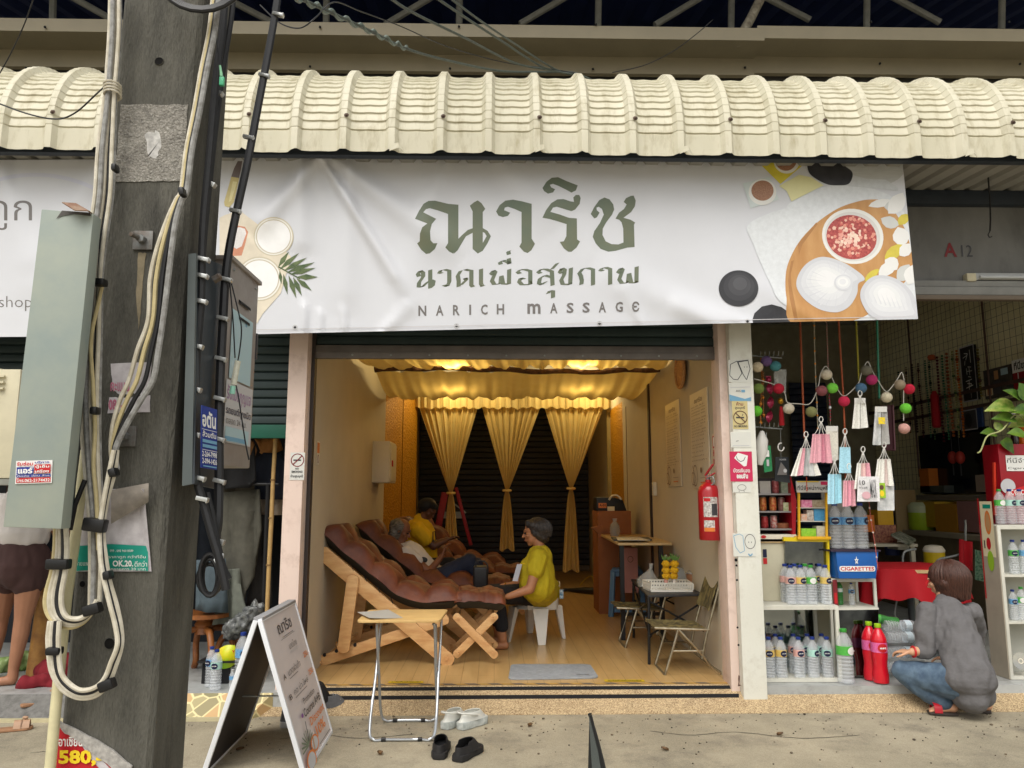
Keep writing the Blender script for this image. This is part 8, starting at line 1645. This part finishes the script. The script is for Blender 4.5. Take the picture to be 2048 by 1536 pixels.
def head(mb,c,f_,up,k=1.0):
 c,f_,up = V(c),V(f_).normalized(),V(up); up = (up-f_*up.dot(f_)).normalized(); s_ = f_.cross(up); M_ = Matrix((s_,f_,up)).transposed()
 mb.ball(c+up*.02*k-f_*.012*k,(.073*k,.090*k,.088*k),16,11,M_); mb.ball(c-up*.045*k+f_*.028*k,(.056*k,.058*k,.062*k),14,9,M_); mb.ball(c-up*.092*k+f_*.058*k,(.026*k,.022*k,.02*k),10,7,M_)
 mb.cap(c+f_*.083*k+up*.012*k,c+f_*.104*k-up*.022*k,.008*k,.0125*k,8); mb.ball(c+f_*.076*k+up*.026*k,(.05*k,.014*k,.012*k),10,6,M_); mb.ball(c+f_*.084*k-up*.056*k,(.024*k,.012*k,.013*k),10,6,M_)
 for q in (-1,1): mb.ball(c+s_*q*.074*k-f_*.008*k-up*.005*k,(.011*k,.02*k,.032*k),8,6,M_); mb.ball(c+s_*q*.042*k+f_*.058*k-up*.018*k,(.026*k,.022*k,.02*k),8,6,M_)
 return M_,f_,up,s_
def face(parent,c,f_,up,s_,k=1.0):
 for q in (-1,1):
  MB().ball(V(c)+f_*.078*k+up*.006*k+s_*q*.032*k,(.012*k,.009*k,.008*k),10,7).build('eye',mat('eye_dark',(34,26,24),rough=.2),parent,smooth=True)
  MB().cap(V(c)+f_*.083*k+up*.03*k+s_*q*.018*k,V(c)+f_*.072*k+up*.032*k+s_*q*.05*k,.004*k,.003*k,6).build('eyebrow',mat('brow_dark',(52,40,34)),parent)
 MB().cap(V(c)+f_*.094*k-up*.054*k-s_*.018*k,V(c)+f_*.094*k-up*.054*k+s_*.018*k,.0055*k,.0055*k,6).build('lips',mat('lip_tone',(150,84,74),rough=.4),parent,smooth=True)
# crouching woman -----------------------------------------------
t = thing('person','crouching person in a grey long top and jeans, brown bobbed hair, reaching for bottles','person',G(1925,1432,.01)); sk = skin('light',(206,156,122)); b = MB()
N = P(1888,1196,5.56); H = P(1884,1160,5.60); hf = V((-.62,.72,-.32));
head(b,H,hf,(0,.15,1),1.0); b.cap(N,H-V((0,.02,.06)),.05,.048)
pel = P(1930,1365,5.32); chest = P(1905,1255,5.50)
b.chain([pel,P(1922,1310,5.38),chest,N-V((0,0,.04))],[.10,.10,.12,.06],16)
shL,shR = P(1852,1226,5.50),P(1944,1226,5.53); elL = P(1853,1300,5.44); wrL = P(1824,1304,5.43)
b.chain([shL,elL,wrL],[.055,.044,.027]); hand(b,wrL,P(1800,1302,5.50)-wrL,(0,.2,-1),.55,.95)
elR,wrR = P(1946,1296,5.72),P(1905,1318,5.78); b.chain([shR,elR,wrR],[.055,.044,.027]); hand(b,wrR,(-.8,.5,0),(0,0,-1),.5,.95)
for hip,kn,an,toe in ((P(1898,1362,5.34),P(1803,1341,5.50),P(1893,1412,5.40),P(1872,1428,5.40)),(P(1958,1362,5.34),P(1932,1318,5.72),P(1962,1412,5.44),P(1934,1424,5.50))):
 b.chain([hip,kn,an],[.07,.05,.034]); hl = V((an.x+.03,an.y-.02,.05)); tz = V((toe.x,toe.y,.035)); b.chain([an,hl],[.036,.034]); b.chain([hl,tz],[.03,.024])
 d = (tz-hl); d.z = 0; d.normalize(); s_ = V((-d.y,d.x,0))
 for q,L_ in ((-.03,.03),(-.015,.036),(0,.04),(.015,.042),(.031,.046)): b.cap(tz+s_*q*.8,tz+d*L_+s_*q-V((0,0,.008)),.011,.009,8)
fuse('body',b,sk,t,.007,3)
M_gt = mat('grey_knit_top',(104,102,103),rough=.9,var=.14,scale=9,bump=.7,bscale=9,bdist=.03); b = MB()
b.chain([P(1942,1392,5.27),P(1936,1352,5.29),P(1924,1305,5.36),P(1908,1258,5.46),P(1896,1222,5.51)],[.11,.160,.142,.148,.105],18); b.ball(P(1906,1230,5.52),(.188,.09,.08)); b.ball(P(1938,1360,5.27),(.170,.14,.115)); b.cap(P(1896,1218,5.52),P(1890,1206,5.54),.08,.062)
b.cap(P(1920,1376,5.3),P(1956,1384,5.3),.09,.10); b.cap(P(1956,1376,5.3),P(1950,1400,5.29),.10,.06)
b.chain([shL+V((.01,0,.01)),P(1848,1265,5.46),elL+V((0,0,.0))],[.075,.066,.058]); b.cap(elL,elL.lerp(wrL,.32),.06,.052); b.chain([shR,P(1950,1258,5.62),elR],[.075,.068,.06]); b.cap(elR,elR.lerp(wrR,.4),.06,.052)
fuse('top',b,M_gt,t,.008,4,.017,11,3)
b = MB(); b.chain([P(1905,1362,5.33),P(1852,1354,5.43),P(1804,1341,5.50),P(1845,1376,5.45),P(1886,1404,5.405)],[.12,.10,.072,.070,.062]); b.chain([P(1955,1365,5.34),P(1940,1335,5.55),P(1932,1318,5.72),P(1960,1400,5.46)],[.10,.085,.074,.055])
fuse('jeans',b,mat('denim_blue',(92,112,130),rough=.85,c2=(66,84,104),scale=16,bump=.2,bscale=200),t,.008,4,.008,16,5)
M_hb = mat('brown_hair',(84,52,40),rough=.42,c2=(54,32,26),scale=30,stretch=(6,6,.6),bump=.4,bscale=60); b = MB(); hc_ = P(1894,1156,5.59)
b.ball(hc_+V((0,0,.015)),(.122,.115,.112)); b.cap(hc_+V((.03,-.04,-.03)),hc_+V((.055,-.05,-.105)),.09,.055); b.cap(hc_+V((-.04,-.05,-.03)),hc_+V((-.03,-.06,-.105)),.07,.045); b.cap(hc_+V((.02,-.07,-.02)),hc_+V((.03,-.075,-.11)),.07,.05)
fuse('hair',b,M_hb,t,.007,4,.008,22,1)
def strands(parent,c,m,rx,ry,rz,n,a0,a1,drop,seed,lean=(0,0)):
 mb = MB(); g = __import__('random').Random(seed)
 for i in range(n):
  q = R(a0+(a1-a0)*(i+g.random())/n); t0 = g.uniform(.1,.5); pts = []; j = g.uniform(.97,1.05); e_ = g.uniform(.8,1.12)
  for k in range(7):
   th = t0+(math.pi*.52-t0)*min(1,k/4.0); z = c.z+rz*math.cos(th)*j; r_ = math.sin(th)*j
   if k > 4: z -= drop*(k-4)/2*e_; r_ *= 1-.10*(k-4)
   pts.append(V((c.x+rx*r_*math.cos(q)+lean[0]*k/6,c.y+ry*r_*math.sin(q)+lean[1]*k/6,z)))
  mb.tube(crom(pts,3),[.0045+.0035*math.sin(math.pi*u/18)*(1 if u < 15 else .5) for u in range(19)],5)
 return mb.build('hair_strands',m,parent,smooth=True)
strands(t,hc_+V((.005,-.01,.01)),M_hb,.124,.12,.118,130,-200,40,.13,4,(.02,-.01))
e = H+hf.normalized()*.085+V((-.03,-.03,.0)); MB().tube([e+V((.022*math.cos(q),-.005,.018*math.sin(q))) for q in [i*.6 for i in range(11)]],.003,6,closed=True).tube([e+V((.02,-.01,.005)),H+V((.01,-.09,.0))],.0025,5).build('glasses',INK['red'],t,smooth=True)
MB().tube([wrL.lerp(elL,.1)+V((.0,.032*math.cos(q),.034*math.sin(q))) for q in [i*.5 for i in range(13)]],.007,7,closed=True).build('bracelet',INK['red'],t,smooth=True)
for an,toe in ((P(1893,1412,5.40),P(1872,1428,5.40)),(P(1962,1412,5.44),P(1934,1424,5.50))):
 a = V((an.x+.05,an.y-.03,.006)); b_ = V((toe.x-.05,toe.y+.005,.006)); d = (b_-a).normalized(); s_ = V((-d.y,d.x,0)); sd_ = MB().prism([a+s_*.035,b_.lerp(a,.3)+s_*.046,b_+s_*.03,b_-s_*.03,b_.lerp(a,.3)-s_*.046,a-s_*.035],(0,0,.016)).build('sandal',mat('sandal_sole',(60,52,48)),t,bevel=.004); m_ = a.lerp(b_,.68); MB().grid(lambda u,v: m_+d*(.05*v-.02)+s_*(.05*math.cos(math.pi*u))+V((0,0,.016+.062*math.sin(math.pi*u)**.7)),12,3).build('red_strap',mat('strap_red',(176,24,40),rough=.4),sd_,smooth=True,solid=.004)

# woman in yellow on the white chair ------------------------------
D = 7.02; sk2 = skin('warm',(176,120,84)); t = thing('person','person in a mustard yellow top with tied grey black hair on the white chair','person',cc); b = MB(); H = P(1068,1064,D); hf = V((-1,.05,-.22))
mm,f2,u2,s2 = head(b,H,hf,(-.1,0,1),1.02); N = P(1082,1100,D); b.cap(N,H+V((.02,0,-.06)),.05,.048)
pel = V((cx_+.05,cy_,SH+.09)); b.chain([pel,P(1074,1160,D),P(1078,1130,D),N],[.12,.11,.10,.052],16)
shN,shF = P(1078,1116,D-.14),P(1072,1114,D+.16); eN,wN = P(1060,1178,D-.2),P(1016,1193,D-.22); eF,wF = P(1040,1168,D+.2),P(1004,1173,D+.1)
b.chain([shN,eN,wN],[.052,.042,.027]); hand(b,wN,(-1,0,-.1),(0,0,-1),.3); b.chain([shF,eF,wF],[.05,.04,.026]); hand(b,wF,(-1,-.2,-.4),(0,-.2,-1),.4)
kN,kF = P(992,1190,D-.06),P(984,1186,D+.2)
for k_,dz in ((kN,-.05),(kF,.05)): f_ = V((k_.x+.06,k_.y,FZ+.03)); b.chain([V((cx_+.04,cy_+dz*1.6,SH+.09)),k_,f_+V((0,0,.06))],[.07,.05,.04]); b.cap(f_+V((.02,0,.01)),f_+V((-.15,0,-.005)),.035,.026)
fuse('body',b,sk2,t,.007,3)
b = MB(); b.chain([V((cx_+.07,cy_,SH+.10)),P(1074,1168,D),P(1074,1140,D),P(1080,1114,D)],[.165,.162,.155,.115],18); b.cap(shN.lerp(shF,.1),shF.lerp(shN,.1),.085,.085); b.cap(P(1084,1106,D),P(1082,1101,D),.075,.062); b.ball(P(1056,1140,D),(.09,.13,.11))
b.cap(shN,shN.lerp(eN,.38)+V((0,-.01,0)),.082,.078); b.cap(shF,shF.lerp(eF,.4),.08,.075); fuse('top',b,mat('mustard_top',(190,170,28),rough=.85,var=.12,scale=8,bump=.6,bscale=11,bdist=.03),t,.008,5,.012,12,2)
b = MB(); b.chain([V((cx_+.04,cy_-.08,SH+.09)),kN+V((0,0,.005)),V((kN.x+.05,kN.y,FZ+.2))],[.115,.078,.06]); b.chain([V((cx_+.04,cy_+.08,SH+.09)),kF,V((kF.x+.05,kF.y,FZ+.2))],[.115,.078,.06]); fuse('trousers',b,mat('black_trousers',(28,28,34),rough=.85,var=.2),t,.009,4,.006,14,3)
b = MB(); b.ball(H+V((.018,0,.045)),(.098,.088,.082)); b.cap(H+V((-.045,-.03,.075)),H+V((.02,-.055,.05)),.038,.05); b.cap(H+V((-.045,.03,.075)),H+V((.02,.055,.05)),.038,.05); b.ball(H+V((.075,0,-.02)),(.062,.07,.075)); b.cap(H+V((.02,-.05,.0)),H+V((.075,-.04,-.045)),.05,.04); b.ball(H+V((.10,0,-.06)),(.04,.05,.04)); fuse('hair',b,mat('salt_pepper_hair',(70,62,58),rough=.5,c2=(30,27,26),scale=30,stretch=(1,1,3)),t,.007,3,.007,26,4)
strands(t,H+V((.03,0,.03)),MATS['salt_pepper_hair'],.108,.098,.098,110,-115,115,.06,9,(.03,0)); face(t,H,f2,u2,s2,1.02); c = H+V((.075,-.08,.02)); MB().tube([c+V((-.012,-.005,-.02)),c+V((-.018,-.005,.012)),c+V((.0,-.008,.022)),c+V((.014,-.008,.006)),c+V((-.01,-.008,-.002))],.006,6).build('hair_claw',M_wpl,t,smooth=True)
MB().grid(lambda u,v: P(1034+10*u-9*v,1128+34*v,D-.1)+V((0,-.02*u,0)),4,6).build('lanyard',mat('scarf_pale',(196,196,204)),t,smooth=True,solid=.003); MB().tube([wF.lerp(eF,.12)+V((.012*math.sin(q),.03*math.cos(q),.03*math.sin(q))) for q in [i*.5 for i in range(13)]],.005,6,closed=True).build('bangle',mat('bangle_gold',(190,150,60),rough=.25,metal=.8),t,smooth=True)

# grey haired person lying on the second recliner --------------------
D = 7.78; t = thing('person','grey haired person in a white T shirt and dark jeans lying on a recliner','person',P(850,1170,D)); sk3 = skin('brown',(128,80,54)); b = MB(); H = P(803,1060,D); hf = V((.85,-.1,-.45)); mm,f2,u2,s2 = head(b,H,hf,(-.3,0,1)); N = P(800,1092,D); b.cap(N,H+V((-.01,0,-.06)),.048,.048)
pel = P(875,1165,D); b.chain([N,P(818,1112,D),P(845,1142,D),pel],[.055,.12,.125,.13],16)
for dy in (-.15,.15): s_,e_,w_ = P(812,1106,D+dy),P(858,1144,D+dy*1.2),P(884,1112,D+dy*.5); b.chain([s_,e_,w_],[.05,.04,.027]); hand(b,w_,(.3,-dy,.8),(.5,0,-.2),.5)
for dy,(kx,ky) in ((-.1,(940,1122)),(.12,(952,1130))): b.chain([P(878,1160,D+dy),P(kx,ky,D+dy),P(968,1172,D+dy)],[.09,.06,.04]); b.cap(P(966,1172,D+dy),P(990,1178,D+dy),.035,.027)
fuse('body',b,sk3,t,.009,3)
b = MB(); b.chain([P(802,1100,D),P(820,1113,D),P(846,1142,D),P(868,1158,D)],[.085,.15,.148,.14],16); [b.cap(P(812,1106,D+dy),P(832,1122,D+dy*1.1),.075,.07) for dy in (-.15,.15)]; tee = fuse('t_shirt',b,mat('tee_white',(206,198,190),rough=.85,var=.06),t,.009,4,.01,14,2)
b = MB(); [b.chain([P(874,1162,D+dy),P(kx,ky,D+dy),P(962,1162,D+dy)],[.115,.078,.06]) for dy,(kx,ky) in ((-.1,(940,1122)),(.12,(952,1130)))]; fuse('jeans',b,mat('dark_jeans',(36,42,62),rough=.85,var=.2),t,.009,4,.008,14,3)
b = MB(); b.ball(H+V((-.03,0,.03)),(.096,.092,.09)); b.ball(H+V((-.06,-.01,-.03)),(.07,.085,.075)); fuse('hair',b,mat('grey_hair',(126,118,106),rough=.55,c2=(50,46,42),scale=22,stretch=(1,1,3)),t,.008,3,.008,24,6); face(t,H,f2,u2,s2)
s_ = P(858,1118,D-.165); MB().ball(P(846,1120,D-.155),(.045,.008,.03),10,7).build('shirt_print',M_blk,tee,smooth=True)
# person in a dark cap behind -----------------------------------------
D = 8.55; t = thing('person','person in a bright yellow shirt and dark cap leaning over between the recliners','person',P(850,1150,D)); b = MB(); H = P(858,1018,D); hf = V((.6,-.45,-.75)); head(b,H,hf,(.2,-.1,1)); N = P(842,1042,D); b.cap(N,H+V((-.02,0,-.04)),.055,.05)
b.chain([N,P(838,1064,D),P(842,1100,D),P(846,1135,D)],[.06,.14,.14,.15],16)
for dy,(ex,ey) in ((-.2,(868,1092)),(.2,(872,1088))): s_,e_,w_ = P(836,1060,D+dy),P(ex,ey,D+dy),P(893,1080,D+dy*.3-.1); b.chain([s_,e_,w_],[.058,.045,.03]); hand(b,w_,(.7,-dy,.3),(.3,0,-1),.5)
for dy in (-.12,.12): b.chain([P(846,1138,D+dy),P(900,1130,D+dy),P(912,1172,D+dy)],[.10,.07,.05])
fuse('body',b,skin('dark',(96,60,42)),t,.009,3)
b = MB(); b.chain([P(842,1050,D),P(838,1068,D),P(842,1095,D),P(846,1122,D)],[.09,.175,.175,.165],16); [b.cap(P(836,1060,D+dy),P(852,1078,D+dy),.088,.082) for dy in (-.2,.2)]; b.cap(P(840,1046,D),P(838,1040,D),.085,.068); sh = fuse('shirt',b,mat('yellow_shirt',(214,172,16),rough=.8,var=.1),t,.009,4,.012,12,8); MB().tube([P(870,1062,D-.24),P(872,1080,D-.25),P(866,1084,D-.25),P(866,1064,D-.24)],.006,6,closed=True).build('glasses',M_blk,sh,smooth=True)
b = MB(); b.ball(H+V((-.02,.01,.04)),(.105,.105,.085)); b.cap(H+V((.03,-.05,.045)),H+V((.085,-.10,.02)),.045,.03); fuse('cap',b,mat('cap_black',(22,22,26),rough=.8),t,.008,3)
b = MB(); [b.chain([P(846,1138,D+dy),P(900,1130,D+dy),P(910,1168,D+dy)],[.12,.085,.065]) for dy in (-.12,.12)]; fuse('trousers',b,MATS['black_trousers'],t,.01,4)
# barelegged person at the photo edge ----------------------------------
D = 5.78; t = thing('person','standing person in a pale top and brown shorts, bare legs beside the pole','person',G(10,1365,FZ)); b = MB(); zc = lambda p,z: V((p.x,p.y,z)); T_ = P(42,1105,D); b.chain([zc(T_,1.02),zc(T_,1.2),zc(T_,1.42),zc(T_,1.5)],[.13,.12,.13,.06],16); H = zc(T_,1.63)+V((.05,.03,0)); head(b,H,(.5,.8,-.3),(0,0,1)); b.cap(zc(T_,1.48),H,.05,.05)
for s_ in (-1,1): e_ = zc(T_,1.16)+V((s_*.2,.12,0)); b.chain([zc(T_,1.4)+V((s_*.18,0,0)),e_,e_+V((-.02*s_,.22,.05))],[.05,.04,.027]); hand(b,e_+V((-.02*s_,.22,.05)),(0,1,-.2),(0,0,-1))
for x0,kx,ax,dd in ((58,46,27,0),(8,0,-20,.18)):
 hp,kn,an = P(x0,1120,D+dd*.5),P(kx,1238,D+dd),P(ax,1338,D+dd); b.chain([hp,P((x0+kx)/2+4,1180,D+dd*.7),kn,P((kx+ax)/2+5,1268,D+dd),an],[.105,.088,.058,.056,.036]); f_ = V((an.x-.03,an.y-.02,FZ+.035)); b.cap(an,f_+V((.03,.02,.01)),.036,.036); tz = f_+V((-.14,-.05,-.008)); b.cap(f_+V((.03,.02,0)),tz,.034,.026)
 for q in (-.03,-.015,0,.015,.03): b.cap(tz+V((.0,q,-.004)),tz+V((-.04,q*1.2-.008,-.010)),.011,.009,8)
fuse('body',b,skin('tan',(164,116,88)),t,.008,4)
b = MB(); b.chain([zc(T_,1.20),zc(T_,1.25),zc(T_,1.38)],[.178,.168,.165],16); b.cap(zc(T_,1.41)+V((-.16,0,0)),zc(T_,1.41)+V((.16,0,0)),.08,.08); [b.cap(zc(T_,1.4)+V((s_*.18,0,0)),zc(T_,1.28)+V((s_*.2,.05,0)),.08,.078) for s_ in (-1,1)]; fuse('top',b,mat('pale_top',(206,200,196),rough=.85,var=.08),t,.01,4,.014,9,5)
b = MB(); b.chain([zc(T_,1.06),zc(T_,.97)],[.165,.185],16); [b.chain([P(x0,1115,D+dd*.5),P((x0+kx)/2+4,1158,D+dd*.6)],[.135,.125]) for x0,kx,dd in ((58,46,0),(8,0,.18))]; fuse('shorts',b,mat('brown_shorts',(72,50,48),rough=.9,var=.15),t,.01,4,.012,12,7)
fuse('hair',MB().ball(H+V((-.01,-.02,.03)),(.09,.1,.09)),mat('black_hair',(24,20,20),rough=.45),t,.01,3)
